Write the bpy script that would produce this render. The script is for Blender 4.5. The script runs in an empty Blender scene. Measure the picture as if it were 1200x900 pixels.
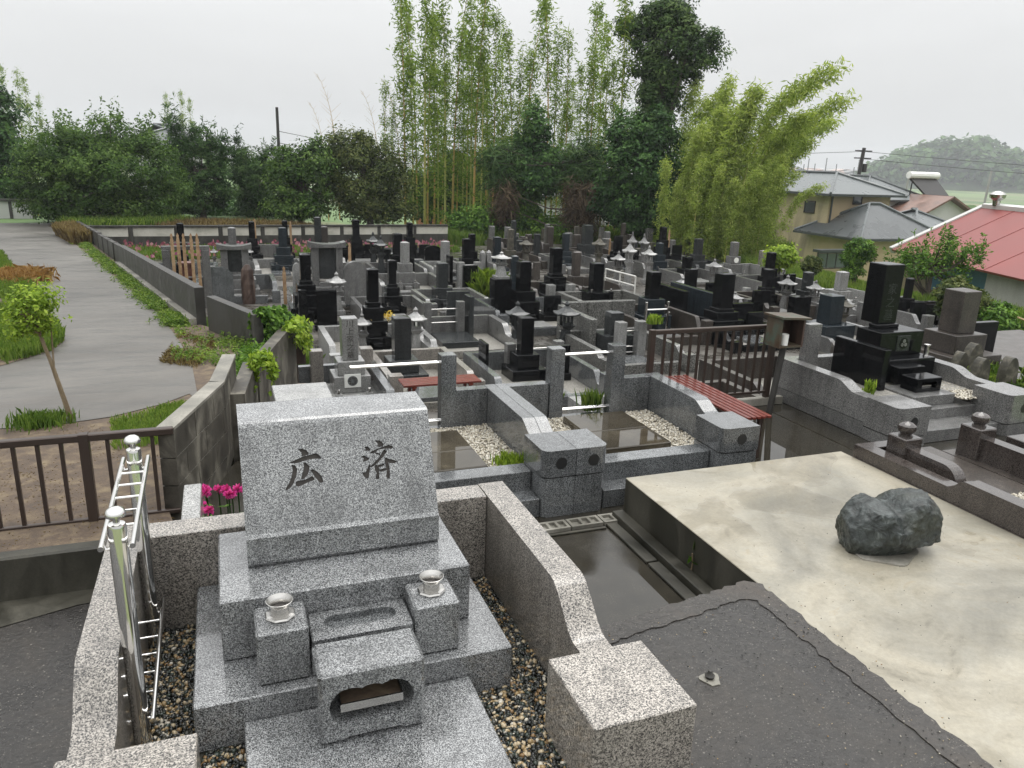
import bpy, bmesh, math, random
import numpy as np
from mathutils import Vector, Matrix
R = math.radians
random.seed(7)
rng = np.random.default_rng(11)
S = bpy.context.scene
col = S.collection

# ------------------------------------------------------------------ camera
FPX, PIT, ROLL, HEAD, CZ = 901.0, R(16.2), R(1.95), R(20.9), 2.4
hd = Vector((math.sin(HEAD), math.cos(HEAD), 0)); rt = Vector((math.cos(HEAD), -math.sin(HEAD), 0)); zz = Vector((0, 0, 1))
fw = hd * math.cos(PIT) - zz * math.sin(PIT); up = hd * math.sin(PIT) + zz * math.cos(PIT)
RX = rt * math.cos(ROLL) + up * math.sin(ROLL); UX = -rt * math.sin(ROLL) + up * math.cos(ROLL)
CAM = Vector((0, 0, CZ))
cd = bpy.data.cameras.new('camera'); cd.sensor_width = 36; cd.lens = 36 * FPX / 1200; cd.clip_start = .05; cd.clip_end = 6000
cam = bpy.data.objects.new('camera', cd); col.objects.link(cam)
m3 = Matrix((RX, UX, -fw)).transposed()
cam.matrix_world = Matrix.Translation(CAM) @ m3.to_4x4()
S.camera = cam

def ray(x, y): return fw + RX * ((x - 600) / FPX) + UX * ((450 - y) / FPX)
def at(x, y, z):
    d = ray(x, y); return CAM + d * ((z - CZ) / d.z)
def atd(x, y, k): return CAM + ray(x, y) * k
def hz(x, y, p):
    d = ray(x, y); return CZ + d.z * math.hypot(p[0], p[1]) / math.hypot(d.x, d.y)
def dep(p): return (Vector(p) - CAM).dot(fw)

# ------------------------------------------------------------------ overcast daylight
SUN_EL, SUN_AZ = R(66), R(50)
w = bpy.data.worlds.new('World'); S.world = w; w.use_nodes = True
nt = w.node_tree; N = nt.nodes; L = nt.links; N.clear()
wo = N.new('ShaderNodeOutputWorld'); bg = N.new('ShaderNodeBackground'); L.new(bg.outputs[0], wo.inputs[0])
sky = N.new('ShaderNodeTexSky'); sky.sky_type = 'NISHITA'; sky.sun_disc = False; sky.sun_elevation = SUN_EL; sky.sun_rotation = SUN_AZ
sky.dust_density = 6; sky.air_density = 1.2
hs = N.new('ShaderNodeHueSaturation'); hs.inputs['Saturation'].default_value = .25; L.new(sky.outputs[0], hs.inputs['Color'])
tc = N.new('ShaderNodeTexCoord'); sp = N.new('ShaderNodeSeparateXYZ'); L.new(tc.outputs['Generated'], sp.inputs[0])
mr = N.new('ShaderNodeMapRange'); L.new(sp.outputs['Z'], mr.inputs[0])
for i, v in ((1, 0), (2, 1), (3, 0.), (4, 1.)): mr.inputs[i].default_value = v
nz = N.new('ShaderNodeTexNoise'); nz.inputs['Scale'].default_value = 2.2; nz.inputs['Detail'].default_value = 3
mp = N.new('ShaderNodeMapping'); mp.inputs['Scale'].default_value = (1, 1, 4); L.new(tc.outputs['Generated'], mp.inputs[0]); L.new(mp.outputs[0], nz.inputs[0])
m2 = N.new('ShaderNodeMapRange'); L.new(nz.outputs[0], m2.inputs[0])
for i, v in ((1, .3), (2, .7), (3, .95), (4, 1.06)): m2.inputs[i].default_value = v
pw = N.new('ShaderNodeMath'); pw.operation = 'POWER'; L.new(mr.outputs[0], pw.inputs[0]); pw.inputs[1].default_value = 1.5
lu = N.new('ShaderNodeMath'); lu.operation = 'MULTIPLY_ADD'; L.new(pw.outputs[0], lu.inputs[0]); lu.inputs[1].default_value = 20.; lu.inputs[2].default_value = 6.6      # CIE style overcast: the zenith is brightest
mu = N.new('ShaderNodeMath'); mu.operation = 'MULTIPLY'; L.new(lu.outputs[0], mu.inputs[0]); L.new(m2.outputs[0], mu.inputs[1])
oc = N.new('ShaderNodeVectorMath'); oc.operation = 'SCALE'; oc.inputs[0].default_value = (.99, 1., 1.004); L.new(mu.outputs[0], oc.inputs['Scale'])
mx = N.new('ShaderNodeMixRGB'); mx.inputs[0].default_value = .9; L.new(hs.outputs[0], mx.inputs[1]); L.new(oc.outputs[0], mx.inputs[2])
L.new(mx.outputs[0], bg.inputs[0]); bg.inputs[1].default_value = .1
sd = bpy.data.lights.new('sun', 'SUN'); sd.energy = 1.2; sd.angle = R(35); sd.color = (1, .97, .93)
so = bpy.data.objects.new('sun', sd); col.objects.link(so)
sdir = Vector((math.sin(SUN_AZ) * math.cos(SUN_EL), math.cos(SUN_AZ) * math.cos(SUN_EL), math.sin(SUN_EL)))
so.rotation_euler = (-sdir).to_track_quat('-Z', 'Y').to_euler(); so.location = (0, 0, 30)
S.view_settings.view_transform = 'Standard'; S.view_settings.look = 'None'; S.view_settings.gamma = 1; S.view_settings.use_curve_mapping = False
S.view_settings.exposure = .22
S.render.engine = 'CYCLES'; S.cycles.use_denoising = True; S.cycles.max_bounces = 6; S.cycles.transparent_max_bounces = 6
S.cycles.volume_bounces = 0; S.cycles.caustics_reflective = False; S.cycles.caustics_refractive = False

# ------------------------------------------------------------------ helpers
def tag(o, label=None, cat=None, group=None, kind=None):
    if label: o['label'] = label
    if cat: o['category'] = cat
    if group: o['group'] = group
    if kind: o['kind'] = kind
    return o
WL = {}
def thing(name, loc, label, cat, group=None):
    o = bpy.data.objects.new(name, None); o.empty_display_size = .1; col.objects.link(o)
    o.location = loc; WL[o.name] = Vector(loc); tag(o, label, cat, group); return o
def link(name, me, mat, parent=None, off=None):
    o = bpy.data.objects.new(name, me); col.objects.link(o)
    if mat: me.materials.append(mat)
    if parent is not None: o.parent = parent
    if off is not None: o.location = off
    return o
class MB:
    def __init__(s): s.v = []; s.f = []
    def add(s, vs, fs):
        o = len(s.v); s.v += [tuple(p) for p in vs]; s.f += [tuple(i + o for i in f) for f in fs]; return s
    def box(s, x0, x1, y0, y1, z0, z1, b=0.):
        if b <= 0:
            vs = [(x, y, z) for z in (z0, z1) for y in (y0, y1) for x in (x0, x1)]
            return s.add(vs, [(0, 2, 3, 1), (4, 5, 7, 6), (0, 1, 5, 4), (2, 6, 7, 3), (0, 4, 6, 2), (1, 3, 7, 5)])
        b = min(b, (x1 - x0) * .45, (y1 - y0) * .45, (z1 - z0) * .45)
        X = (x0, x1); Y = (y0, y1); Z = (z0, z1); vs = []; ix = {}
        for i in (0, 1):
            for j in (0, 1):
                for k in (0, 1):
                    sx = b if i == 0 else -b; sy = b if j == 0 else -b; sz = b if k == 0 else -b
                    ix[i, j, k] = len(vs)
                    vs += [(X[i], Y[j] + sy, Z[k] + sz), (X[i] + sx, Y[j], Z[k] + sz), (X[i] + sx, Y[j] + sy, Z[k])]
        fs = []; g = lambda i, j, k, a: ix[i, j, k] + a
        for i in (0, 1): fs.append((g(i, 0, 0, 0), g(i, 1, 0, 0), g(i, 1, 1, 0), g(i, 0, 1, 0)))
        for j in (0, 1): fs.append((g(0, j, 0, 1), g(1, j, 0, 1), g(1, j, 1, 1), g(0, j, 1, 1)))
        for k in (0, 1): fs.append((g(0, 0, k, 2), g(1, 0, k, 2), g(1, 1, k, 2), g(0, 1, k, 2)))
        for i in (0, 1):
            for j in (0, 1): fs.append((g(i, j, 0, 0), g(i, j, 1, 0), g(i, j, 1, 1), g(i, j, 0, 1)))
            for k in (0, 1): fs.append((g(i, 0, k, 0), g(i, 1, k, 0), g(i, 1, k, 2), g(i, 0, k, 2)))
        for j in (0, 1):
            for k in (0, 1): fs.append((g(0, j, k, 1), g(1, j, k, 1), g(1, j, k, 2), g(0, j, k, 2)))
        for i in (0, 1):
            for j in (0, 1):
                for k in (0, 1): fs.append((g(i, j, k, 0), g(i, j, k, 1), g(i, j, k, 2)))
        return s.add(vs, fs)
    def prism(s, poly, ax, a, b):
        n = len(poly)
        f = {'x': lambda p, t: (t, p[0], p[1]), 'y': lambda p, t: (p[0], t, p[1]), 'z': lambda p, t: (p[0], p[1], t)}[ax]
        vs = [f(p, a) for p in poly] + [f(p, b) for p in poly]
        return s.add(vs, [tuple(range(n)), tuple(range(2 * n - 1, n - 1, -1))] + [(i, (i + 1) % n, n + (i + 1) % n, n + i) for i in range(n)])
    def frust(s, cx, cy, z0, z1, a0, b0, a1, b1, rot=0):   # rectangular taper, half sizes
        c, q = math.cos(rot), math.sin(rot); vs = []
        for z, a, b in ((z0, a0, b0), (z1, a1, b1)):
            for x, y in ((-a, -b), (a, -b), (a, b), (-a, b)): vs.append((cx + x * c - y * q, cy + x * q + y * c, z))
        return s.add(vs, [(3, 2, 1, 0), (4, 5, 6, 7), (0, 1, 5, 4), (1, 2, 6, 5), (2, 3, 7, 6), (3, 0, 4, 7)])
    def lathe(s, prof, cx, cy, n=16, rot=0):
        vs = []; fs = []; m = len(prof)
        for r, z in prof:
            for k in range(n):
                a = 2 * math.pi * k / n + rot; vs.append((cx + r * math.cos(a), cy + r * math.sin(a), z))
        for i in range(m - 1):
            for k in range(n): fs.append((i * n + k, i * n + (k + 1) % n, (i + 1) * n + (k + 1) % n, (i + 1) * n + k))
        fs.append(tuple(range(n - 1, -1, -1))); fs.append(tuple((m - 1) * n + k for k in range(n)))
        return s.add(vs, fs)
    def tube(s, pts, rads, n=8):
        pts = [Vector(p) for p in pts]
        if not hasattr(rads, '__len__'): rads = [rads] * len(pts)
        vs = []; fs = []; u = None
        for i, p in enumerate(pts):
            t = (pts[min(i + 1, len(pts) - 1)] - pts[max(i - 1, 0)]).normalized()
            if u is None: u = t.orthogonal().normalized()
            u = (u - t * u.dot(t)).normalized(); v = t.cross(u)
            for k in range(n):
                a = 2 * math.pi * k / n; vs.append(p + (u * math.cos(a) + v * math.sin(a)) * rads[i])
        for i in range(len(pts) - 1):
            for k in range(n): fs.append((i * n + k, i * n + (k + 1) % n, (i + 1) * n + (k + 1) % n, (i + 1) * n + k))
        fs.append(tuple(range(n - 1, -1, -1))); fs.append(tuple((len(pts) - 1) * n + k for k in range(n)))
        return s.add(vs, fs)
    def mesh(s, name, off=(0, 0, 0), smooth=False):
        me = bpy.data.meshes.new(name)
        me.from_pydata([(a - off[0], b - off[1], c - off[2]) for a, b, c in s.v], [], s.f)
        bm = bmesh.new(); bm.from_mesh(me); bmesh.ops.recalc_face_normals(bm, faces=bm.faces)
        if smooth:
            for f in bm.faces: f.smooth = True
            for e in bm.edges:
                if len(e.link_faces) == 2 and e.calc_face_angle(0) > R(40): e.smooth = False
        bm.to_mesh(me); bm.free(); return me
    def build(s, name, mat, parent=None, smooth=False):
        if parent is not None:
            r = parent
            while r.parent is not None: r = r.parent
            return link(name, s.mesh(name, WL.get(r.name, r.location), smooth), mat, parent, None if parent.parent is None and parent.type == 'EMPTY' else -Vector(sum_loc(parent)))
        a = np.array(s.v); off = ((a[:, 0].min() + a[:, 0].max()) / 2, (a[:, 1].min() + a[:, 1].max()) / 2, a[:, 2].min())
        o = link(name, s.mesh(name, off, smooth), mat); o.location = off; WL[o.name] = Vector(off); return o
def sum_loc(o):
    v = Vector((0, 0, 0))
    while o.parent is not None: v += o.location; o = o.parent
    return v
def B(x0, x1, y0, y1, z0, z1, b=0.): return MB().box(x0, x1, y0, y1, z0, z1, b)
def boolean(o, cutters, inner_mat=None):
    for c in cutters:
        me = c.mesh('cut'); t = bpy.data.objects.new('cut', me); col.objects.link(t)
        if inner_mat:
            me.materials.append(o.data.materials[0]); me.materials.append(inner_mat)
            for p in me.polygons: p.material_index = 1
        t.location = -WL.get(top(o).name, Vector((0, 0, 0))) + top(o).location
        if inner_mat and len(o.data.materials) < 2: o.data.materials.append(inner_mat)
        md = o.modifiers.new('b', 'BOOLEAN'); md.operation = 'DIFFERENCE'; md.solver = 'EXACT'; md.object = t
        bpy.context.view_layer.update()
        dg = bpy.context.evaluated_depsgraph_get()
        nm = bpy.data.meshes.new_from_object(o.evaluated_get(dg)); o.modifiers.clear(); o.data = nm
        bpy.data.objects.remove(t)
def top(o):
    while o.parent is not None: o = o.parent
    return o
def text_mesh(s, size):
    cu = bpy.data.curves.new('t', 'FONT'); cu.body = s; cu.size = size; cu.align_x = 'CENTER'; cu.align_y = 'CENTER'; cu.resolution_u = 3
    o = bpy.data.objects.new('t', cu); col.objects.link(o); bpy.context.view_layer.update()
    me = bpy.data.meshes.new_from_object(o.evaluated_get(bpy.context.evaluated_depsgraph_get())); bpy.data.objects.remove(o); return me

# ------------------------------------------------------------------ materials
def newmat(name):
    m = bpy.data.materials.new(name); m.use_nodes = True; n = m.node_tree.nodes; n.clear()
    out = n.new('ShaderNodeOutputMaterial'); p = n.new('ShaderNodeBsdfPrincipled'); m.node_tree.links.new(p.outputs[0], out.inputs[0])
    return m, n, m.node_tree.links, p, out
def pos(n): return n.new('ShaderNodeNewGeometry').outputs['Position']
def ramp(n, l, src, stops, interp='LINEAR'):
    r = n.new('ShaderNodeValToRGB'); r.color_ramp.interpolation = interp
    e = r.color_ramp.elements
    while len(e) < len(stops): e.new(.5)
    for q, (p_, c) in zip(e, stops): q.position = p_; q.color = (c[0], c[1], c[2], 1) if hasattr(c, '__len__') else (c, c, c, 1)
    l.new(src, r.inputs[0]); return r.outputs[0]
def noise(n, l, vec, scale, detail=4, rough=.55, dist=0):
    t = n.new('ShaderNodeTexNoise'); t.inputs['Scale'].default_value = scale; t.inputs['Detail'].default_value = detail
    t.inputs['Roughness'].default_value = rough; t.inputs['Distortion'].default_value = dist; l.new(vec, t.inputs['Vector']); return t.outputs[0]
def mixc(n, l, f, a, b, mode='MIX'):
    m = n.new('ShaderNodeMixRGB'); m.blend_type = mode
    for s, i in ((f, 0), (a, 1), (b, 2)):
        if hasattr(s, 'links') or hasattr(s, 'is_linked'): l.new(s, m.inputs[i])
        elif hasattr(s, '__len__'): m.inputs[i].default_value = (*s, 1)
        else: m.inputs[i].default_value = s
    return m.outputs[0]
def bump(n, l, p, h, strength, dist=.01):
    b = n.new('ShaderNodeBump'); b.inputs['Strength'].default_value = strength; b.inputs['Distance'].default_value = dist
    l.new(h, b.inputs['Height']); l.new(b.outputs[0], p.inputs['Normal'])
def pbr(name, c, rough=.5, metal=0., var=.12, scale=3., spec=.5):
    m, n, l, p, _ = newmat(name); v = pos(n)
    f = noise(n, l, v, scale, 5)
    l.new(ramp(n, l, f, [(.3, [k * (1 - var) for k in c]), (.7, [min(1, k * (1 + var)) for k in c])]), p.inputs['Base Color'])
    r = n.new('ShaderNodeMapRange'); l.new(f, r.inputs[0]); r.inputs[3].default_value = max(.02, rough - .06); r.inputs[4].default_value = rough + .06
    l.new(r.outputs[0], p.inputs['Roughness']); p.inputs['Metallic'].default_value = metal; p.inputs['Specular IOR Level'].default_value = spec
    return m
def granite(name, dark, mid, light, scale=260, rough=.3, grime=.8, coat=.7, spec=.5):
    m, n, l, p, _ = newmat(name); v = pos(n)
    vo = n.new('ShaderNodeTexVoronoi'); vo.inputs['Scale'].default_value = scale; l.new(v, vo.inputs['Vector'])
    sx = n.new('ShaderNodeSeparateXYZ'); l.new(vo.outputs['Color'], sx.inputs[0])
    f2 = noise(n, l, v, scale * .45, 3, .7)
    a = n.new('ShaderNodeMath'); a.operation = 'MULTIPLY_ADD'; l.new(sx.outputs[0], a.inputs[0]); a.inputs[1].default_value = .5
    h = n.new('ShaderNodeMath'); h.operation = 'MULTIPLY_ADD'; l.new(f2, h.inputs[0]); h.inputs[1].default_value = .9; h.inputs[2].default_value = -.2
    l.new(h.outputs[0], a.inputs[2])
    c = ramp(n, l, a.outputs[0], [(.34, dark), (.45, mid), (.55, mid), (.67, light)])
    g = ramp(n, l, noise(n, l, v, 3.1, 8, .68, .4), [(.3, grime), (.6, 1.05)])
    mp_ = n.new('ShaderNodeMapping'); l.new(v, mp_.inputs[0]); mp_.inputs['Scale'].default_value = (13, 13, .9)
    st = ramp(n, l, noise(n, l, mp_.outputs[0], 1., 5, .6), [(.34, .74), (.5, 1.), (.7, 1.06)]); c = mixc(n, l, 1, c, st, 'MULTIPLY')
    oi = n.new('ShaderNodeObjectInfo'); ob = n.new('ShaderNodeMapRange'); l.new(oi.outputs['Random'], ob.inputs[0]); ob.inputs[3].default_value = .86; ob.inputs[4].default_value = 1.12
    g = mixc(n, l, 1, g, ob.outputs[0], 'MULTIPLY')
    l.new(mixc(n, l, 1, c, g, 'MULTIPLY'), p.inputs['Base Color'])
    rr = n.new('ShaderNodeMapRange'); l.new(noise(n, l, v, 5, 3), rr.inputs[0]); rr.inputs[3].default_value = max(.03, rough - .14); rr.inputs[4].default_value = rough + .1
    p.inputs['Specular IOR Level'].default_value = spec; p.inputs['Coat Weight'].default_value = coat; p.inputs['Coat Roughness'].default_value = .05; p.inputs['Coat IOR'].default_value = 1.36
    l.new(rr.outputs[0], p.inputs['Roughness']); return m
def stained(name, c1, c2, c3, scale=2., rough=(.25, .6), bmp=.15, fine=90, streak=1.):
    m, n, l, p, _ = newmat(name); v = pos(n)
    mp_ = n.new('ShaderNodeMapping'); l.new(v, mp_.inputs[0]); mp_.inputs['Scale'].default_value = (1, 1, 1 / streak)
    f = noise(n, l, mp_.outputs[0], scale, 8, .62, .6); g = noise(n, l, v, fine, 4, .7)
    c = ramp(n, l, f, [(.32, c1), (.5, c2), (.68, c3)])
    c = mixc(n, l, 1, c, ramp(n, l, g, [(.25, .72), (.75, 1.18)]), 'MULTIPLY')
    l.new(c, p.inputs['Base Color'])
    rr = n.new('ShaderNodeMapRange'); l.new(f, rr.inputs[0]); rr.inputs[1].default_value = .35; rr.inputs[2].default_value = .65
    rr.inputs[3].default_value, rr.inputs[4].default_value = rough; l.new(rr.outputs[0], p.inputs['Roughness'])
    if bmp: bump(n, l, p, g, bmp, .004)
    return m
def wetconc(name, dry, wet, puddle_scale=1.1, thr=(.45, .52), rough=(.04, .5), fine=150, amp=1.):
    m, n, l, p, _ = newmat(name); v = pos(n)
    f = noise(n, l, v, puddle_scale, 5, .55, .3); g = noise(n, l, v, fine, 3, .75); q = noise(n, l, v, 7, 6, .6)
    k = ramp(n, l, f, [(thr[0], 0.), (thr[1], 1.)])
    c = mixc(n, l, k, wet, dry); c = mixc(n, l, 1, c, ramp(n, l, q, [(.3, 1 - .3 * amp), (.7, 1 + .2 * amp)]), 'MULTIPLY')
    c = mixc(n, l, 1, c, ramp(n, l, g, [(.3, 1 - .45 * amp), (.52, 1.), (.7, 1 + .7 * amp)]), 'MULTIPLY')
    l.new(c, p.inputs['Base Color'])
    r = n.new('ShaderNodeMapRange'); l.new(k, r.inputs[0]); r.inputs[3].default_value, r.inputs[4].default_value = rough; l.new(r.outputs[0], p.inputs['Roughness'])
    b = n.new('ShaderNodeBump'); b.inputs['Distance'].default_value = .004; l.new(g, b.inputs['Height']); l.new(k, b.inputs['Strength']); l.new(b.outputs[0], p.inputs['Normal'])
    return m
def foliage(name, c0, c1, c2, trans=.35):
    m, n, l, p, out = newmat(name)
    a = n.new('ShaderNodeAttribute'); a.attribute_name = 'var'
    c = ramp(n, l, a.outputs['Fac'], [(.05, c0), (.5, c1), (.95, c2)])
    l.new(c, p.inputs['Base Color']); p.inputs['Roughness'].default_value = .55; p.inputs['Specular IOR Level'].default_value = .12
    t = n.new('ShaderNodeBsdfTranslucent'); l.new(mixc(n, l, 1, c, (1.15, 1.2, .7), 'MULTIPLY'), t.inputs[0])
    x = n.new('ShaderNodeMixShader'); x.inputs[0].default_value = trans; l.new(p.outputs[0], x.inputs[1]); l.new(t.outputs[0], x.inputs[2]); l.new(x.outputs[0], out.inputs[0])
    return m
def pebble_mat(name, stops):
    m, n, l, p, _ = newmat(name)
    a = n.new('ShaderNodeAttribute'); a.attribute_name = 'var'
    l.new(ramp(n, l, a.outputs['Fac'], stops, 'CONSTANT'), p.inputs['Base Color']); p.inputs['Roughness'].default_value = .25; return m

M = {}
M['gr_main'] = granite('granite_grey_wet', (.02, .021, .022), (.13, .134, .137), (.36, .366, .366), 400, .22, .72, 1., .6)
M['gr_wall'] = granite('granite_pinkish', (.026, .024, .022), (.215, .196, .172), (.43, .395, .35), 290, .36)
M['gr_cool'] = granite('granite_blue_grey', (.018, .0195, .021), (.09, .095, .098), (.24, .248, .25), 380, .18, .7)
M['gr_light'] = granite('granite_light', (.05, .05, .049), (.25, .249, .24), (.43, .428, .41), 320, .4, .75)
M['gr_mid'] = granite('granite_mid', (.022, .022, .021), (.125, .124, .12), (.28, .276, .266), 320, .33, .7)
M['gr_dark'] = granite('granite_dark_grey', (.006, .007, .0075), (.028, .031, .032), (.07, .074, .074), 300, .2, .8, 0., .35)
M['gr_blue'] = granite('granite_dark_blue', (.006, .009, .012), (.018, .025, .03), (.045, .056, .063), 300, .18, .8, 0., .35)
M['black'] = granite('granite_black', (.002, .002, .0025), (.004, .0045, .005), (.01, .0105, .012), 320, .13, .7, 0., .22)
M['brown'] = granite('granite_brown_weathered', (.012, .01, .008), (.045, .036, .03), (.1, .085, .072), 240, .4, .55, .2)
M['old'] = stained('old_mossy_stone', (.02, .019, .012), (.06, .055, .04), (.15, .135, .105), 9, (.5, .8), .4, 60)
M['rough'] = granite('granite_rough_dark', (.02, .02, .018), (.1, .1, .09), (.24, .235, .22), 90, .5, .6)
M['brk'] = granite('granite_brown_polished', (.02, .016, .014), (.048, .039, .035), (.085, .072, .064), 300, .2, .8, .5)
M['engrave'] = pbr('engraved_recess', (.035, .03, .026), .7, 0, .3, 60)
M['steel'] = pbr('polished_steel', (.78, .77, .75), .09, 1., .03)
M['steel_dull'] = pbr('brushed_steel', (.46, .45, .43), .25, 1., .08, 30)
M['white_pipe'] = pbr('white_pipe', (.6, .59, .55), .35)
M['alu'] = pbr('brown_aluminium', (.05, .035, .028), .35, .3, .15)
M['redwood'] = pbr('red_painted_slat', (.14, .028, .018), .22, 0, .15, 2)
M['wood'] = stained('pale_new_wood', (.24, .14, .07), (.36, .23, .12), (.46, .32, .19), 9, (.5, .7), .1)
M['darkwood'] = stained('weathered_brown_wood', (.02, .012, .009), (.06, .035, .026), (.12, .08, .06), 7, (.4, .7), .3, 60, 6)
M['rust'] = stained('rusty_painted_metal', (.05, .024, .012), (.07, .052, .032), (.06, .1, .075), 6, (.4, .7), .2)
M['boxmetal'] = stained('brown_sheet_metal', (.09, .035, .025), (.15, .06, .045), (.2, .09, .07), 5, (.3, .5), .1)
M['conc'] = stained('weathered_concrete', (.1, .095, .08), (.2, .19, .16), (.33, .31, .27), 2.2, (.4, .75), .25, 80, 3)
M['conc_dark'] = stained('dark_wet_concrete', (.01, .0095, .006), (.026, .024, .016), (.065, .06, .045), 3, (.35, .7), .3, 80, 4)
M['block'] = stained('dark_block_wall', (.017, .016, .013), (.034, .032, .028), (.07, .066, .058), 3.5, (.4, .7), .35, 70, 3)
def slabmat():
    m, n, l, p, _ = newmat('pale_stained_slab'); v = pos(n)
    f = noise(n, l, v, .8, 7, .6, .8); g = noise(n, l, v, 2.6, 9, .68, 1.5); h = noise(n, l, v, 55, 4, .7); k = noise(n, l, v, 1.5, 3, .5, .4)
    c = ramp(n, l, f, [(.3, (.13, .124, .102)), (.45, (.235, .221, .18)), (.55, (.305, .282, .226)), (.72, (.195, .183, .147))])
    c = mixc(n, l, 1, c, ramp(n, l, g, [(.28, (.62, .6, .55)), (.42, (.98, .96, .92)), (.6, (1.08, 1.08, 1.08)), (.74, (.95, .84, .66))]), 'MULTIPLY')
    c = mixc(n, l, 1, c, ramp(n, l, h, [(.3, .86), (.7, 1.1)]), 'MULTIPLY')
    wet = ramp(n, l, k, [(.54, 0.), (.6, 1.)]); c = mixc(n, l, wet, c, mixc(n, l, 1, c, (.72, .7, .64), 'MULTIPLY'))
    l.new(c, p.inputs['Base Color'])
    r = n.new('ShaderNodeMapRange'); l.new(wet, r.inputs[0]); r.inputs[3].default_value = .38; r.inputs[4].default_value = .05; l.new(r.outputs[0], p.inputs['Roughness'])
    b = n.new('ShaderNodeBump'); b.inputs['Strength'].default_value = .12; b.inputs['Distance'].default_value = .003; l.new(h, b.inputs['Height']); l.new(b.outputs[0], p.inputs['Normal']); return m
M['slab'] = slabmat()
def asphaltmat(name, base, chip, tint):
    m, n, l, p, _ = newmat(name); v = pos(n)
    a = noise(n, l, v, 420, 3, .7); b = noise(n, l, v, 38, 6, .7); c_ = noise(n, l, v, 1.6, 5, .6, .5)
    c = mixc(n, l, 1, base, ramp(n, l, a, [(.3, .35), (.5, 1.), (.7, 2.3)]), 'MULTIPLY')
    c = mixc(n, l, 1, c, ramp(n, l, b, [(.3, .6), (.7, 1.4)]), 'MULTIPLY'); c = mixc(n, l, 1, c, ramp(n, l, c_, [(.35, (.72, .72, .73)), (.5, (1, 1, 1)), (.7, tint)]), 'MULTIPLY')
    for sc, th in ((150, .9), (75, .965)):
        vo = n.new('ShaderNodeTexVoronoi'); vo.inputs['Scale'].default_value = sc; l.new(v, vo.inputs['Vector']); sx = n.new('ShaderNodeSeparateXYZ'); l.new(vo.outputs['Color'], sx.inputs[0])
        dm = ramp(n, l, vo.outputs['Distance'], [(.25, 1.), (.4, 0.)]); k = mixc(n, l, 1, ramp(n, l, sx.outputs[0], [(th, 0.), (th + .01, 1.)]), dm, 'MULTIPLY')
        c = mixc(n, l, k, c, chip)
    l.new(c, p.inputs['Base Color'])
    r = n.new('ShaderNodeMapRange'); l.new(c_, r.inputs[0]); r.inputs[1].default_value = .35; r.inputs[2].default_value = .6; r.inputs[3].default_value = .12; r.inputs[4].default_value = .42; l.new(r.outputs[0], p.inputs['Roughness'])
    b1 = n.new('ShaderNodeBump'); b1.inputs['Strength'].default_value = .5; b1.inputs['Distance'].default_value = .003; l.new(a, b1.inputs['Height']); b2 = n.new('ShaderNodeBump'); b2.inputs['Strength'].default_value = .5; b2.inputs['Distance'].default_value = .012; l.new(b, b2.inputs['Height']); l.new(b1.outputs[0], b2.inputs['Normal']); l.new(b2.outputs[0], p.inputs['Normal']); return m
M['asphalt'] = asphaltmat('worn_asphalt', (.023, .021, .019), (.14, .13, .112), (1.35, 1.25, 1.12))
def roadmat():
    m, n, l, p, _ = newmat('wet_lane'); v = pos(n); mp_ = n.new('ShaderNodeMapping'); l.new(v, mp_.inputs[0]); mp_.inputs['Scale'].default_value = (.9, 4.5, 1); mp_.inputs['Rotation'].default_value = (0, 0, .25)
    f = noise(n, l, mp_.outputs[0], 1., 8, .65, 1.2); g = noise(n, l, v, .45, 5, .6, .5); h = noise(n, l, v, 120, 4, .7)
    c = ramp(n, l, g, [(.3, (.06, .055, .048)), (.5, (.092, .085, .075)), (.7, (.122, .113, .1))]); c = mixc(n, l, 1, c, ramp(n, l, f, [(.32, .62), (.5, 1.), (.68, 1.25)]), 'MULTIPLY'); c = mixc(n, l, 1, c, ramp(n, l, h, [(.3, .75), (.7, 1.25)]), 'MULTIPLY'); l.new(c, p.inputs['Base Color'])
    r = n.new('ShaderNodeMapRange'); l.new(f, r.inputs[0]); r.inputs[1].default_value = .35; r.inputs[2].default_value = .65; r.inputs[3].default_value = .3; r.inputs[4].default_value = .65; l.new(r.outputs[0], p.inputs['Roughness']); bump(n, l, p, h, .3, .004); return m
M['road'] = roadmat()
M['wetfloor'] = wetconc('wet_terrace_floor', (.05, .046, .038), (.026, .023, .017), .55, (.5, .74), (.012, .2), 120)
M['floor2'] = stained('cemetery_floor', (.035, .032, .026), (.07, .064, .055), (.13, .12, .105), 1.6, (.12, .45), .2)
M['soil'] = stained('damp_soil', (.05, .032, .02), (.09, .062, .04), (.17, .13, .08), 7, (.7, .9), .6, 60)
M['gravel'] = stained('pale_gravel', (.1, .092, .078), (.2, .19, .165), (.38, .365, .33), 40, (.5, .8), .8, 120)
M['cup'] = pbr('white_enamel', (.78, .78, .74), .3)
M['hole'] = pbr('black_vent_disc', (.012, .012, .012), .4)
M['cream'] = pbr('cream_render', (.4, .31, .19), .75, 0, .1, 1.2)
M['cream_dirty'] = stained('stained_cream_render', (.22, .18, .12), (.42, .34, .22), (.5, .4, .26), .8, (.6, .8), .05, 40, 3)
M['tile'] = stained('grey_slate_tiles', (.085, .095, .096), (.105, .118, .119), (.125, .138, .139), .8, (.22, .42), .3, 9)
M['tile_dk'] = stained('dark_slate_tiles', (.05, .056, .056), (.066, .073, .074), (.085, .092, .094), .8, (.22, .42), .3, 9)
M['tile_br'] = stained('brown_roof_tiles', (.1, .05, .035), (.16, .085, .06), (.22, .13, .1), 1.5, (.3, .5), .2, 25)
M['redroof'] = pbr('red_painted_roof', (.2, .04, .034), .5, 0, .1, .6)
M['whitewall'] = pbr('white_plaster', (.5, .5, .48), .7, 0, .08, 1)
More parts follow.
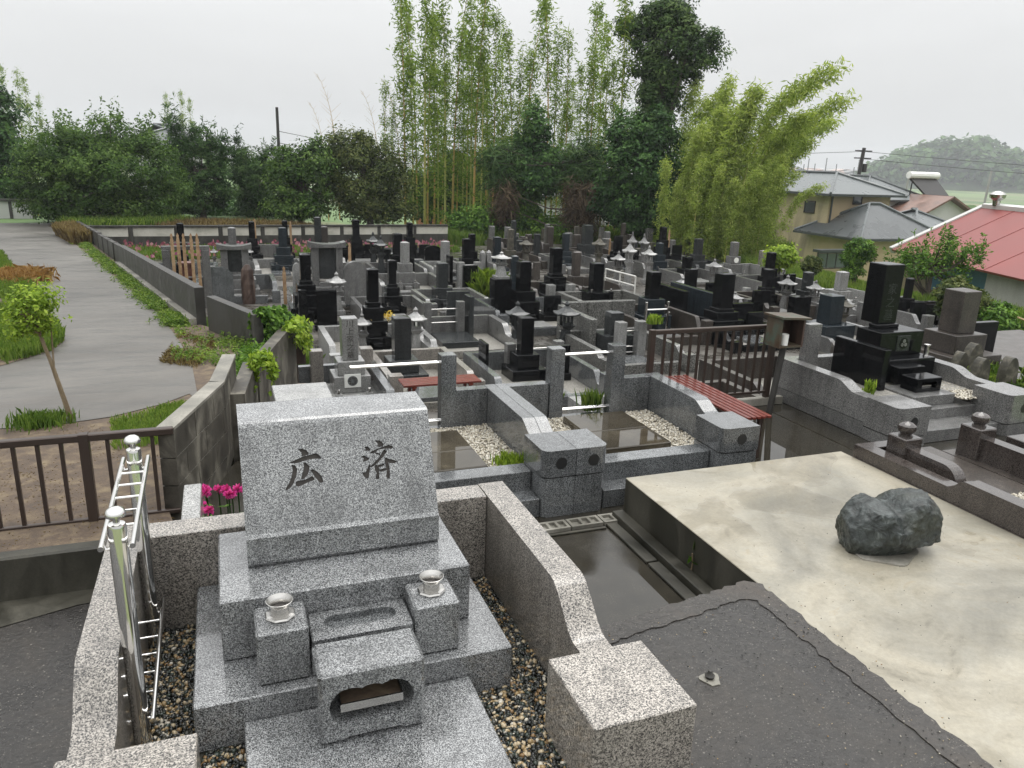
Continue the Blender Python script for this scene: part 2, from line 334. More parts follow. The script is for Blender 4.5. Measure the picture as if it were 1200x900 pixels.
M['greywall'] = stained('grey_rendered_wall', (.25, .24, .22), (.36, .35, .33), (.44, .43, .41), .8, (.6, .8), .1, 40, 3)
M['bluesheet'] = pbr('blue_sheet', (.06, .17, .27), .5)
M['frame'] = pbr('dark_window_frame', (.02, .017, .015), .4)
M['glass'] = pbr('window_glass', (.06, .075, .085), .06, 0, .1, 1, 1.)
M['gutter'] = pbr('dark_gutter', (.035, .04, .04), .4)
M['bark'] = stained('tree_bark', (.035, .027, .02), (.07, .055, .042), (.12, .1, .08), 8, (.7, .9), .5, 40, 3)
M['bark_lt'] = stained('pale_bark', (.12, .085, .05), (.2, .15, .09), (.3, .24, .16), 9, (.6, .8), .4, 60, 3)
M['culm'] = stained('bamboo_culm', (.3, .24, .06), (.42, .27, .07), (.46, .24, .07), 1.5, (.35, .5), 0, 30, 3)
M['culm_g'] = stained('green_bamboo_culm', (.2, .26, .06), (.34, .34, .08), (.42, .36, .1), 1.5, (.35, .5), 0, 30, 3)
M['f_dark'] = foliage('foliage_dark_evergreen', (.012, .032, .01), (.04, .095, .026), (.1, .19, .05), .25)
M['f_mid'] = foliage('foliage_mid_green', (.02, .055, .009), (.07, .15, .022), (.17, .29, .05), .32)
M['f_olive'] = foliage('foliage_olive', (.02, .034, .01), (.062, .09, .024), (.15, .17, .055), .3)
M['f_pine'] = foliage('foliage_pine', (.014, .034, .011), (.042, .092, .026), (.11, .18, .055), .2)
M['f_bam'] = foliage('foliage_bamboo', (.045, .085, .012), (.125, .2, .03), (.28, .36, .075), .42)
M['f_bamy'] = foliage('foliage_young_bamboo', (.08, .125, .022), (.235, .31, .065), (.43, .49, .15), .45)
M['f_dry'] = foliage('foliage_dry', (.1, .065, .03), (.2, .145, .07), (.32, .25, .13), .3)
M['f_fern'] = foliage('dried_fern', (.3, .15, .05), (.42, .24, .1), (.55, .36, .18), .3)
M['f_dead'] = foliage('dead_palm_skirt', (.03, .02, .012), (.075, .052, .032), (.16, .12, .075), .2)
M['f_tree'] = foliage('foliage_deep_green', (.015, .036, .008), (.052, .106, .021), (.135, .215, .05), .3)
M['f_camphor'] = foliage('foliage_camphor', (.014, .034, .01), (.055, .105, .03), (.15, .22, .075), .28)
M['f_lime'] = foliage('foliage_lime', (.09, .15, .02), (.22, .33, .04), (.38, .48, .08), .4)
M['f_grass'] = foliage('grass_blades', (.05, .1, .02), (.12, .2, .04), (.26, .34, .08), .4)
M['f_pink'] = foliage('pink_petals', (.4, .02, .16), (.6, .05, .28), (.75, .12, .4), .3)
M['f_mauve'] = foliage('mauve_flowers', (.22, .06, .12), (.36, .13, .2), (.5, .25, .3), .3)
M['petal'] = foliage('yellow_flowers', (.5, .35, .05), (.7, .5, .08), (.8, .7, .4), .3)
M['slabside'] = M['conc_dark']

# ------------------------------------------------------------------ the setting
G = -1.2                                     # lower terrace
def zp(y): return .1 - .027 * (y - 7)        # the lane falls slowly away
def atp(x, y):
    p = at(x, y, 0)
    for _ in range(30): p = at(x, y, zp(p.y))
    return p
def sm(a, b, x):
    t = min(1, max(0, (x - a) / (b - a))); return t * t * (3 - 2 * t)
def struct(o): o['kind'] = 'structure'; return o
def terr(x, y):
    s = max(0, x - 17.8 - max(0, y - 20) * .22, (y - 35) * sm(5, 13, x))
    z = -1.32 - 4.3 * sm(0, 17, s) - .012 * max(0, min(s - 24, 330))
    if x < 9: z += .62 * (1 - sm(1, 9, x)) * sm(31.8, 33.5, y)
    z += .25 * math.sin(x * .11) * math.sin(y * .09 + 1) * sm(6, 40, s)
    return z
def terrain():
    xs = [-400, -250, -150, -90, -60, -40] + list(np.arange(-30, 72, 2.)) + [75, 80, 90, 100, 120, 150, 190, 240, 300, 380, 480, 620, 800, 1100, 1600]
    ys = [-60, -30, -12] + list(np.arange(-6, 74, 2.)) + [76, 82, 90, 100, 115, 135, 160, 190, 230, 280, 340, 420, 520, 650, 820, 1100, 1600]
    vs = [(x, y, terr(x, y)) for y in ys for x in xs]; n = len(xs)
    fs = [(j * n + i, j * n + i + 1, (j + 1) * n + i + 1, (j + 1) * n + i) for j in range(len(ys) - 1) for i in range(n - 1)]
    m, nn, l, p, _ = newmat('meadow_and_fields'); v = pos(nn)
    vo = nn.new('ShaderNodeTexVoronoi'); vo.inputs['Scale'].default_value = .018; l.new(v, vo.inputs['Vector'])
    sx = nn.new('ShaderNodeSeparateXYZ'); l.new(vo.outputs['Color'], sx.inputs[0])
    c = ramp(nn, l, sx.outputs[0], [(.1, (.05, .1, .025)), (.35, (.085, .15, .04)), (.6, (.13, .19, .06)), (.8, (.16, .17, .08)), (.95, (.06, .12, .03))])
    c = mixc(nn, l, 1, c, ramp(nn, l, noise(nn, l, v, .6, 8, .7), [(.3, .6), (.7, 1.3)]), 'MULTIPLY')
    l.new(c, p.inputs['Base Color']); p.inputs['Roughness'].default_value = .8
    struct(MB().add(vs, fs).build('ground', m, smooth=True))
terrain()
def sheet(name, pts, mat): return struct(MB().add(pts, [tuple(range(len(pts)))]).build(name, mat))
# wall line between lane and graves
WALLA = [(-.27, 11.8), (-4.62, 31.3)]
lg = [(-40, 4.62), (-.36, 4.62), (-.43, 5.0), (-.13, 6.0), (-.04, 6.8), (.14, 7.5), (.28, 8.3), (.72, 9.9), (.4, 10.1), (-.2, 11.5), (-.36, 11.8), (-4.72, 31.4), (-5.2, 36), (-5.2, 42), (-40, 42)]
sheet('lane_side_ground', [(x, y, zp(y)) for x, y in lg], M['soil'])
edge = [(-30, 6.9)] + [tuple(atp(x, y)[:2]) for x, y in ((0, 503), (60, 499), (130, 489), (190, 474), (222, 462))] + [(-.3, 7.6), (-.42, 9.5), (-.62, 10.8), (-.95, 12.8), (-5.3, 31.5), (-6.3, 35), (-6.0, 38), (-7.5, 40), (-30, 40)]
path = sheet('lane', [(x, y, zp(y) + .006) for x, y in edge], M['road'])
# lower cemetery floor and the back strip
sheet('cemetery_floor', [(x, y, G) for x, y in ((-4.4, 31.4), (-.2, 11.7), (-.1, 11.2), (.5, 10), (.3, 8.4), (-.1, 6.4), (16, 6.4), (17.4, 12.4), (17.7, 20), (19.6, 30), (15, 32.6), (9.3, 31.9))], M['floor2'])
# upper terrace (wet concrete)
struct(MB().prism([(-.5, 2.4), (7.6, 2.4), (7.6, 6.38), (.1, 6.38), (-.25, 5.6), (-.5, 5.0)], 'z', -1.3, 0).build('upper_terrace', M['wetfloor']))
# left front yard
sheet('side_yard', [(-12, -3, -.1), (-.45, -3, -.1), (-.45, 4.6, -.1), (-12, 4.6, -.1)], M['asphalt'])
sheet('side_yard_silt', [(-12, 4.1, -.095), (-1.5, 4.22, -.095), (-.9, 4.42, -.095), (-.5, 4.46, -.095), (-.5, 4.6, -.095), (-12, 4.6, -.095)], M['conc_dark'])
o = B(-12, -.3, 4.58, 4.68, -.3, .17, .012).build('concrete_kerb', M['conc_dark']); tag(o, 'dark stained concrete kerb below the brown railing on the left', 'kerb')
# asphalt in front, with its broken edge
def jag(a, b, n, amp, seed):
    rr = random.Random(seed); return [(a[0] + (b[0] - a[0]) * i / n + rr.uniform(-amp, amp), a[1] + (b[1] - a[1]) * i / n + rr.uniform(-amp, amp)) for i in range(1, n)]
e1 = [(1.0, 2.72)] + jag((1.2, 2.74), (2.45, 2.93), 44, .012, 1) + [(2.47, 2.94)]
e2 = jag((2.535, 2.9), (2.56, -1.), 110, .016, 2)
struct(MB().prism([(.9, -1.)] + e1 + e2 + [(2.56, -1)], 'z', .002, .304).build('asphalt_yard', M['asphalt']))
r1 = [(1.2, 2.60)] + jag((1.2, 2.61), (2.36, 2.79), 40, .009, 5) + [(2.38, 2.78)]
lip = [(1.2, 2.73)] + [(a, b - .004) for a, b in e1[2:]] + [(a - .004, b) for a, b in e2] + [(2.555, -.98)] + [(x - .13, y) for x, y in jag((2.56, -1.), (2.54, 2.8), 90, .013, 8)] + r1[::-1]
M['asphalt2'] = asphaltmat('patched_asphalt_rim', (.034, .03, .026), (.13, .115, .095), (1.5, 1.25, 1.))
struct(MB().prism(lip, 'z', .29, .3095).build('asphalt_rim', M['asphalt2']))
# pale concrete slab
struct(B(2.54, 4.44, -1., 4.36, .003, .292).build('slab_body', M['conc_dark']))
struct(B(2.538, 4.441, -1., 4.362, .2925, .3, .003).build('concrete_slab', M['slab']))
o = B(2.45, 2.535, 2.95, 4.36, .002, .06, .004).build('slab_footing', M['conc_dark']); tag(o, 'dark wet concrete footing strip along the pale slab', 'footing')
# drain: perforated blocks and channel covers
dr = thing('drain', (2.3, 4.36, 0), 'row of perforated grey drain blocks below the twin granite gate pillars', 'drain')
for k in range(3):
    x0 = 1.86 + k * .245
    m = MB()
    for a, b, c, d in ((0, .235, 0, .02), (0, .235, .1, .12), (0, .02, .02, .1), (.085, .105, .02, .1), (.15, .17, .02, .1), (.215, .235, .02, .1)):
        m.box(x0 + a, x0 + b, 4.27 + c, 4.27 + d, .004, .03)
    m.box(x0 + .02, x0 + .215, 4.28, 4.38, .003, .008); m.build('perforated_block', M['conc'], dr)
for k in range(2):
    MB().box(2.36, 2.44, 3.1 + k * .62, 3.1 + k * .62 + .6, .004, .02, .003).build('channel_cover', M['conc_dark'], dr)
MB().box(1.86, 2.34, 4.225, 4.25, .004, .012).build('rim', M['conc_dark'], dr)

# ------------------------------------------------------------------ foreground grave
ZB = .5
gw = thing('granite_enclosure', (.4, 2.5, .0), 'pinkish granite wall enclosing the near grave with square front blocks', 'enclosure')
def ogee(y0, y1, z0, z1, n=9):
    return [(y0 + (y1 - y0) * i / n, z0 + (z1 - z0) * (lambda t: t * t * (3 - 2 * t))(i / n)) for i in range(n + 1)]
def sidewall(x0, x1, zt, ys, yo0, yo1, zl, ye, zb, par, mat, name='side_wall'):
    poly = [(ys, zb), (ys, zt)] + ogee(yo0, yo1, zt, zl) + [(ye, zl), (ye, zb)]
    return MB().prism(poly, 'x', x0, x1).build(name, mat, par)
sidewall(1.09, 1.215, .89, 3.27, 2.37, 2.14, .742, 2.085, 0, gw, M['gr_wall'])
sidewall(-.505, -.385, .89, 3.27, 2.37, 2.14, .742, 2.085, 0, gw, M['gr_wall'])
B(-.383, 1.088, 3.13, 3.268, 0, .888, .003).build('back_wall', M['gr_wall'], gw)
B(.963, 1.33, 1.72, 2.083, 0, .75, .004).build('front_block', M['gr_wall'], gw)
B(-.533, -.162, 1.72, 2.08, 0, .75, .004).build('front_block', M['gr_wall'], gw)
B(-.45, 1.2, 1.72, 3.2, .0, .455).build('inner_bed', M['conc_dark'], gw)
B(-.16, .96, 1.6, 1.74, 0, .5, .004).build('front_kerb', M['gr_wall'], gw)
hs_ = thing('near_gravestone', (.37, 2.7, ZB), 'large grey granite headstone engraved with two characters in the foreground', 'gravestone')
B(-.19, .93, 2.335, 3.12, .46, .64, .005).build('lower_plinth', M['gr_main'], hs_)
B(-.092, .828, 2.558, 3.10, .641, .882, .006).build('upper_plinth', M['gr_main'], hs_)
pr = [(2.775, .884), (2.763, .9), (2.763, 1.005), (2.775, 1.018)] + [(2.947, 1.385), (2.956, 1.396), (2.97, 1.402)] + [(3.17, 1.413), (3.185, 1.4), (3.185, .884)]
stone = MB().prism(pr, 'x', .014, .757).build('headstone', M['gr_main'], hs_)
SN = Vector((0, -(1.385 - 1.018), (2.947 - 2.775))).normalized(); SP = Vector((0, 2.775, 1.018))
def onface(px_, py_):
    d = ray(px_, py_); return CAM + d * ((SP - CAM).dot(SN) / d.dot(SN))
GL1 = [[(330,160),(400,150),(460,170),(515,220),(495,250),(400,275),(390,215)],
 [(200,370),(300,330),(420,275),(530,250),(610,225),(660,240),(715,295),(690,315),(600,310),(440,345),(300,390),(215,385)],
 [(230,410),(290,420),(325,480),(305,600),(260,720),(210,790),(140,830),(130,805),(185,720),(230,610),(250,500)],
 [(415,370),(470,380),(525,440),(500,560),(430,640),(385,650),(400,580),(435,460)],
 [(295,690),(330,672),(450,655),(570,590),(610,650),(470,710),(340,770),(300,745)],
 [(540,490),(580,485),(650,520),(720,600),(750,680),(720,705),(680,690),(610,610),(560,530)]]
GL2 = [[(330,160),(400,150),(450,175),(480,215),(455,255),(390,260),(385,205)],
 [(260,340),(350,300),(450,262),(560,225),(625,245),(635,275),(600,290),(520,285),(400,300),(320,365),(265,365)],
 [(160,260),(210,250),(265,290),(255,320),(180,325),(185,290)], [(115,410),(160,400),(240,440),(240,470),(140,505),(155,450)],
 [(245,535),(265,560),(235,770),(190,770),(150,720),(125,670),(185,670),(220,600)],
 [(490,300),(535,330),(480,410),(380,520),(290,590),(255,585),(330,510),(420,410),(455,340)],
 [(330,345),(420,365),(430,395),(350,375)],
 [(490,425),(560,450),(640,470),(705,490),(650,525),(570,520),(510,480)],
 [(340,545),(400,560),(410,770),(380,790),(345,770),(365,690),(335,620)],
 [(500,430),(555,500),(580,640),(580,770),(540,780),(520,740),(530,640),(500,520)],
 [(395,552),(485,528),(492,558),(398,590)], [(395,632),(480,608),(528,600),(528,638),(430,665)]]
for gl, ox, oy in ((GL1, 325, 515), (GL2, 415, 505)):
    cut = []
    for st in gl:
        P_ = [onface(ox + a / 13.85, oy + b / 13.85) for a, b in st]; n = len(P_)
        cut.append(MB().add([p + SN * .004 for p in P_] + [p - SN * .007 for p in P_], [tuple(range(n)), tuple(range(2 * n - 1, n - 1, -1))] + [(i, (i + 1) % n, n + (i + 1) % n, n + i) for i in range(n)]))
    boolean(stone, cut, M['engrave'])
for x0, x1 in ((.02, .194), (.566, .735)):
    v = B(x0, x1, 2.378, 2.555, .6415, .845, .008).build('vase_block', M['gr_main'], hs_)
    cx = (x0 + x1) / 2; cy = 2.475
    MB().lathe([(.052, .846), (.054, .851), (.05, .856), (.038, .858)], cx, cy, 8, R(22.5)).build('vase_collar', M['steel_dull'], v)
    MB().lathe([(.031, .856), (.031, .885), (.0315, .886), (.034, .892), (.044, .905), (.0465, .9075), (.0445, .908), (.035, .896), (.0295, .888), (.029, .87), (.0, .869)], cx, cy, 28).build('flower_vase', M['steel_dull'], v, True)
    MB().lathe([(.0285, .872), (.0285, .877)], cx, cy, 20).build('vase_water', M['engrave'], v)
ot = B(.203, .563, 2.385, 2.556, .6415, .785, .006).build('offering_table', M['gr_main'], hs_)
cap = [(.29 + .035 * math.cos(a) , 2.475 + .04 * math.sin(a)) for a in np.linspace(math.pi / 2, 1.5 * math.pi, 9)] + [(.48 + .035 * math.cos(a), 2.475 + .04 * math.sin(a)) for a in np.linspace(-math.pi / 2, math.pi / 2, 9)]
boolean(ot, [MB().prism(cap, 'z', .762, .8)], M['gr_cool'])
B(-.035, .76, 1.75, 2.333, .46, .55, .004).build('front_slab', M['gr_main'], hs_)
ib = B(.193, .54, 2.131, 2.315, .551, .82, .012).build('incense_box', M['gr_main'], hs_)
op = [(305,330),(320,290),(360,230),(410,195),(480,175),(545,172),(560,178),(600,152),(660,138),(725,142),(745,130),(800,105),(860,100),(920,120),(960,170),(970,220),(950,290),(900,350),(850,375),(780,390),(740,388),(720,402),(660,425),(590,430),(560,425),(500,460),(420,465),(370,450),(320,400)]
def onY(px_, py_, y):
    d = ray(px_, py_); q = CAM + d * (y / d.y); return (q.x, q.z)
boolean(ib, [MB().prism([onY(340 + a / 6.667, 780 + b / 6.667, 2.131) for a, b in op], 'y', 2.1, 2.27), MB().prism([(.262, .54), (.262, .558), (.285, .572), (.455, .572), (.478, .558), (.478, .54)], 'y', 2.1, 2.33)])
tr = MB().box(.262, .468, 2.142, 2.148, .66, .69).box(.262, .468, 2.148, 2.25, .66, .664).box(.262, .266, 2.148, 2.25, .664, .69).box(.464, .468, 2.148, 2.25, .664, .69)
tr.build('incense_tray', M['steel_dull'], ib)
B(.267, .463, 2.15, 2.248, .6645, .681).build('ash_bed', M['soil'], ib)
# pebbles between stone and wall
def pebbles(name, rects, n, z, size, mat, label, jitter=.5, hole=None, tris=20):
    bm = bmesh.new(); bmesh.ops.create_icosphere(bm, subdivisions=1, radius=1.) if tris == 80 else bmesh.ops.create_icosphere(bm, subdivisions=1, radius=1.)
    if tris == 8: bm.clear(); bmesh.ops.create_cone(bm, cap_ends=True, segments=4, radius1=1, radius2=.55, depth=1.1); bmesh.ops.triangulate(bm, faces=bm.faces)
    bv = np.array([v.co[:] for v in bm.verts]); bf = np.array([[v.index for v in f.verts] for f in bm.faces]) if tris != 8 else None
    bm.verts.index_update()
    bf = np.array([[v.index for v in f.verts] for f in bm.faces]); bm.free()
    ar = np.array([(b - a) * (d - c) for a, b, c, d in rects]); ch = rng.choice(len(rects), n, p=ar / ar.sum()); rc = np.array(rects)[ch]
    px_ = rc[:, 0] + (rc[:, 1] - rc[:, 0]) * rng.random(n); py_ = rc[:, 2] + (rc[:, 3] - rc[:, 2]) * rng.random(n)
    if hole is not None:
        k = np.ones(n, bool)
        for a, b, c, d in hole: k &= ~((px_ > a) & (px_ < b) & (py_ > c) & (py_ < d))
        px_ = px_[k]; py_ = py_[k]; n = len(px_)
    s = size * (1 + jitter * (rng.random((n, 3)) - .5) * 2); s[:, 2] *= .65
    pz = z + s[:, 2] * .4 + rng.random(n) * size * 1.1
    a = rng.random(n) * 6.28; b = rng.normal(0, .35, n)
    V_ = bv[None] * s[:, None, :]
    V_ = V_ * (1 + .18 * (rng.random((n, bv.shape[0], 1)) - .5))
    c, q = np.cos(b)[:, None], np.sin(b)[:, None]; y_, z_ = V_[..., 1] * c - V_[..., 2] * q, V_[..., 1] * q + V_[..., 2] * c
    c, q = np.cos(a)[:, None], np.sin(a)[:, None]; x2, y2 = V_[..., 0] * c - y_ * q, V_[..., 0] * q + y_ * c
    P_ = np.stack([x2 + px_[:, None], y2 + py_[:, None], z_ + pz[:, None]], -1).reshape(-1, 3)
    Fc = (bf[None] + (np.arange(n) * len(bv))[:, None, None]).reshape(-1, bf.shape[1])
    o = npmesh(name, P_, Fc, np.repeat(rng.random(n), len(bv)), mat); tag(o, label, 'gravel', kind='stuff'); return o
def npmesh(name, V_, F_, var, mat, parent=None, smooth=False):
    me = bpy.data.meshes.new(name); nv, nf, k = len(V_), len(F_), F_.shape[1]
    me.vertices.add(nv); me.vertices.foreach_set('co', np.ascontiguousarray(V_, np.float32).ravel())
    me.loops.add(nf * k); me.loops.foreach_set('vertex_index', np.ascontiguousarray(F_, np.int32).ravel())
    me.polygons.add(nf); me.polygons.foreach_set('loop_start', np.arange(0, nf * k, k, dtype=np.int32))
    if smooth: me.polygons.foreach_set('use_smooth', np.ones(nf, bool))
    me.update(calc_edges=True)
    at_ = me.attributes.new('var', 'FLOAT', 'POINT'); at_.data.foreach_set('value', np.ascontiguousarray(var, np.float32))
    return link(name, me, mat, parent)
M['peb'] = pebble_mat('mixed_pebbles', [(0, (.008, .009, .008)), (.28, (.022, .024, .02)), (.48, (.045, .045, .035)), (.62, (.3, .21, .1)), (.7, (.42, .34, .22)), (.8, (.2, .12, .05)), (.86, (.03, .042, .032)), (.96, (.5, .46, .38))])
M['pebw'] = pebble_mat('cream_pebbles', [(0, (.5, .46, .38)), (.3, (.4, .36, .28)), (.55, (.56, .53, .46)), (.72, (.27, .24, .18)), (.86, (.13, .11, .08)), (.93, (.6, .57, .5))])
pebbles('dark_pebbles', [(-.383, -.19, 2.05, 3.12), (.93, 1.09, 2.05, 3.12), (.76, .965, 1.75, 2.34), (-.17, -.035, 1.75, 2.34), (-.383, -.19, 2.05, 2.34)], 9500, .452, .0095, M['peb'], 'black and tan pebbles filling the near grave beside the headstone')
# stainless rack on the left wall
sr = thing('steel_rack', (-.35, 2.7, .45), 'polished stainless steel rack of two posts and ladder rails beside the near headstone', 'rack')
PST = [(-.352, 2.38), (-.362, 3.03)]
for x, y in PST:
    p_ = MB().lathe([(.027, .45), (.027, 1.3), (.024, 1.31), (.012, 1.312)], x, y, 24).build('post', M['steel'], sr, True)
    MB().lathe([(.01, 1.312), (.01, 1.334), (.029, 1.337), (.03, 1.346), (.023, 1.358), (.01, 1.365), (.0, 1.366)], x, y, 24).build('post_cap', M['steel'], p_, True)
for zr in (1.255, .63):
    for s in (-1, 1):
        a = Vector((PST[0][0] + s * .043, PST[0][1] - .05, zr)); b = Vector((PST[1][0] + s * .043, PST[1][1] + .05, zr))
        MB().tube([a, b], .0085, 10).build('rail', M['steel'], sr, True)
    for k in range(5):
        t = .16 + k * .17; y = PST[0][1] + (PST[1][1] - PST[0][1]) * t; x = PST[0][0] + (PST[1][0] - PST[0][0]) * t
        MB().tube([(x - .043, y, zr), (x + .043, y, zr)], .0045, 8).build('rung', M['steel'], sr, True)
    for x, y in PST:
        for s in (-1, 1): MB().tube([(x + s * .024, y, zr - .024), (x + s * .038, y - .004, zr - .024), (x + s * .043, y, zr - .006)], .006, 8).build('bracket', M['steel'], sr, True)
# pink flowers behind the back wall
fl = thing('pink_flower_plant', (-.12, 4.35, 0), 'bright pink bee balm flowers peeping over the back wall of the near grave', 'flower')
fst = MB(); heads = [(242, 577), (256, 574), (265, 574), (235, 590), (272, 579), (279, 573), (245, 598), (268, 580), (240, 573)]
pv = []; pf = []; pvar = []; lv = []
for hx, hy in heads:
    b = at(hx, hy, .52 + (600 - hy) * .0012)
    fst.tube([(b.x * .8 - .02, b.y + .02, 0), (b.x * .95, b.y + .01, b.z * .6), tuple(b)], .004, 5)
    for k in range(60):
        d = Vector((random.gauss(0, 1), random.gauss(0, 1), random.gauss(.45, .8))).normalized(); u = d.orthogonal().normalized() * .005
        ln = random.uniform(.02, .034); i = len(pv); pv += [b + d * .004 - u, b + d * .004 + u, b + d * ln + u * .8, b + d * ln * 1.05 - u * .8]; pf.append((i, i + 1, i + 2, i + 3)); pvar += [random.random()] * 4
    for k in range(3):
        c = Vector((b.x * .9 + random.uniform(-.03, .03), b.y, b.z * random.uniform(.5, .85))); d = Vector((random.uniform(-1, 1), random.uniform(-1, 0), .2)).normalized(); u = d.cross(zz).normalized() * .016
        lv.append((c, d, u))
fst.build('stem', M['f_mid'], fl)
off = Vector(WL[fl.name])
for k in range(len(heads)): npmesh('flower_head', np.array([tuple(p - off) for p in pv[k * 240:(k + 1) * 240]]), np.arange(240).reshape(60, 4), np.array(pvar[:240]), M['f_pink'], fl)
V_ = []; 
for c, d, u in lv: V_ += [c - off, c + d * .03 + u - off, c + d * .075 - off, c + d * .03 - u - off]
npmesh('leaves', np.array([tuple(p) for p in V_]), np.arange(len(V_)).reshape(-1, 4), rng.random(len(V_)), M['f_mid'], fl)
o = B(.305, .735, 5.78, 6.22, 0, .6, .006).build('granite_block', M['gr_light']); tag(o, 'pale granite block showing its flat top behind the near headstone', 'granite block')
o = B(-.265, -.18, 3.5, 4.05, 0, .72, .004).build('granite_slab', M['gr_light']); tag(o, 'narrow pale granite upright beside the pink flowers', 'granite slab')

# ------------------------------------------------------------------ left railing, block walls along the lane
def railing(name, label, x0, x1, y, z0, zt, sp, par_posts, lowz, mat, th=.022):
    t = thing(name, ((x0 + x1) / 2, y, z0), label, 'railing')
    B(x0, x1, y - .025, y + .025, zt - .045, zt, .006).build('top_rail', mat, t)
    B(x0, x1, y - .015, y + .015, lowz, lowz + .03, .004).build('bottom_rail', mat, t)
    n = int((x1 - x0) / sp)
    for k in range(1, n):
        x = x1 - k * sp; B(x - th / 2, x + th / 2, y - th / 2, y + th / 2, lowz + .03, zt - .045).build('baluster', mat, t)
    for x in par_posts: B(x - .028, x + .028, y - .028, y + .028, z0, zt + .004, .004).build('post', mat, t)
    return t
railing('railing', 'brown aluminium railing above the concrete kerb on the left', -2.9, -.36, 5.0, .1, .725, .125, (-2.6, -.86), .14, M['alu'])
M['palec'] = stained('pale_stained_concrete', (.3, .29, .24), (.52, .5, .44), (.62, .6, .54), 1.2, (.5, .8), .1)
def blockwall(label, pts, th, z0, z1, bl, bh, mat, cap=True):
    t = thing('block_wall', (pts[0][0], pts[0][1], z0), label, 'block wall')
    for (a, b) in zip(pts[:-1], pts[1:]):
        a = Vector((*a, 0)); b = Vector((*b, 0)); d = (b - a); L_ = d.length; d.normalize(); n = Vector((-d.y, d.x, 0)) * th
        k = 0; z = z1
        while z > z0 + .02:
            lo = max(z0, z - bh); s = -(bl / 2 if k % 2 else 0)
            while s < L_ - .01:
                s0 = max(0, s) + .004; s1 = min(L_, s + bl) - .004
                if s1 - s0 > .03:
                    p = [a + d * s0, a + d * s1, a + d * s1 + n, a + d * s0 + n]
                    MB().prism([(q.x, q.y) for q in p], 'z', lo + (.004 if lo > z0 else 0), z - .004).build('block', mat, t)
                s += bl
            z -= bh; k += 1
        p = [a, b, b + n * .9, a + n * .9]; q = [a + n * .06 + d * .03, b + n * .06 - d * .03, b + n * .94 - d * .03, a + n * .94 + d * .03]
        MB().prism([(v.x, v.y) for v in q], 'z', z0, z1 - .006).build('mortar', M['palec'], t)
        if cap: MB().prism([(v.x, v.y) for v in (a - n * .05, b - n * .05, b + n * 1.05, a + n * 1.05)], 'z', z1, z1 + .02).build('coping', M['conc'], t)
    return t
M['blockface'] = stained('streaked_block_face', (.022, .019, .014), (.062, .055, .043), (.18, .166, .132), 5, (.45, .75), .35, 80, 1.6)
blockwall('weathered grey block wall beside the railing, bending away along the lane', [(-.36, 5.0), (-.05, 6.0), (.05, 6.85)], .1, 0, .7, .39, .19, M['blockface'])
def slabwall(label, a, b, th, z0, za, zb, mat, name='concrete_wall'):
    a = Vector((*a, 0)); b = Vector((*b, 0)); d = (b - a).normalized(); n = Vector((-d.y, d.x, 0)) * th
    vs = []
    for p in (a, b, b + n, a + n): vs.append((p.x, p.y, z0))
    for p, z in ((a, za), (b, zb), (b + n, zb), (a + n, za)): vs.append((p.x, p.y, z))
    o = MB().add(vs, [(3, 2, 1, 0), (4, 5, 6, 7), (0, 1, 5, 4), (1, 2, 6, 5), (2, 3, 7, 6), (3, 0, 4, 7)]).build(name, mat)
    tag(o, label, 'wall'); return o
slabwall('short streaked concrete wall stub with the lime green ivy tuft', (.1, 6.3), (.24, 7.55), .12, -1.2, .52, .46, M['blockface'])
slabwall('streaked concrete retaining wall beside the brown metal box', (.27, 7.95), (.86, 10.5), .13, -1.2, .32, .22, M['blockface'])
slabwall('low concrete retaining end wall under the trailing ivy', (.3, 10.6), (.86, 10.62), .12, -1.2, .05, .05, M['conc'])
wb = thing('boundary_wall', (.15, 10.6, -1.2), 'short dark concrete wall panel between the ivy and the wall opening', 'wall')
def panels(par, a, b, th, zfun, z0fun, n, mat, gap=.008, post=None):
    a = Vector((*a, 0)); b = Vector((*b, 0)); d = (b - a); L_ = d.length; d.normalize(); nn = Vector((-d.y, d.x, 0)) * th
    for k in range(n):
        s0 = L_ * k / n + gap; s1 = L_ * (k + 1) / n - gap; p = [a + d * s0, a + d * s1]
        vs = []
        for q in (p[0], p[1], p[1] + nn, p[0] + nn): vs.append((q.x, q.y, z0fun(q.y)))
        for q in (p[0], p[1], p[1] + nn, p[0] + nn): vs.append((q.x, q.y, zfun(q.y)))
        MB().add(vs, [(3, 2, 1, 0), (4, 5, 6, 7), (0, 1, 5, 4), (1, 2, 6, 5), (2, 3, 7, 6), (3, 0, 4, 7)]).build('panel', mat, par)
    if post:
        for k in range(n + 1):
            q = a + d * (L_ * k / n) + nn * .5; B(q.x - post, q.x + post, q.y - post, q.y + post, z0fun(q.y), zfun(q.y) + .01).build('post', mat, par)
panels(wb, (.43, 9.9), (-.13, 11.4), .12, lambda y: .46, lambda y: -1.2, 1, M['block'])
wa = thing('boundary_wall', (-2.4, 21, -.6), 'long dark concrete wall of panels along the lane, left of the graves', 'wall')
WA = lambda t: (WALLA[0][0] + (WALLA[1][0] - WALLA[0][0]) * t, WALLA[0][1] + (WALLA[1][1] - WALLA[0][1]) * t)
ztop = lambda y: .51 - .035 * (y - 11.8)
panels(wa, WA(0), WA(.42), .13, lambda y: ztop(y), lambda y: -1.2, 1, M['block'])
panels(wa, WA(.425), WA(.66), .1, lambda y: ztop(y) - .03, lambda y: -1.2, 4, M['block'], .02, .06)
panels(wa, WA(.665), WA(1), .1, lambda y: max(-.33, ztop(y)), lambda y: -1.2, 6, M['block'], .02, .06)
p0, p1 = Vector((*WA(0), 0)), Vector((*WA(.42), 0)); d_ = (p1 - p0).normalized(); n_ = Vector((-d_.y, d_.x, 0))
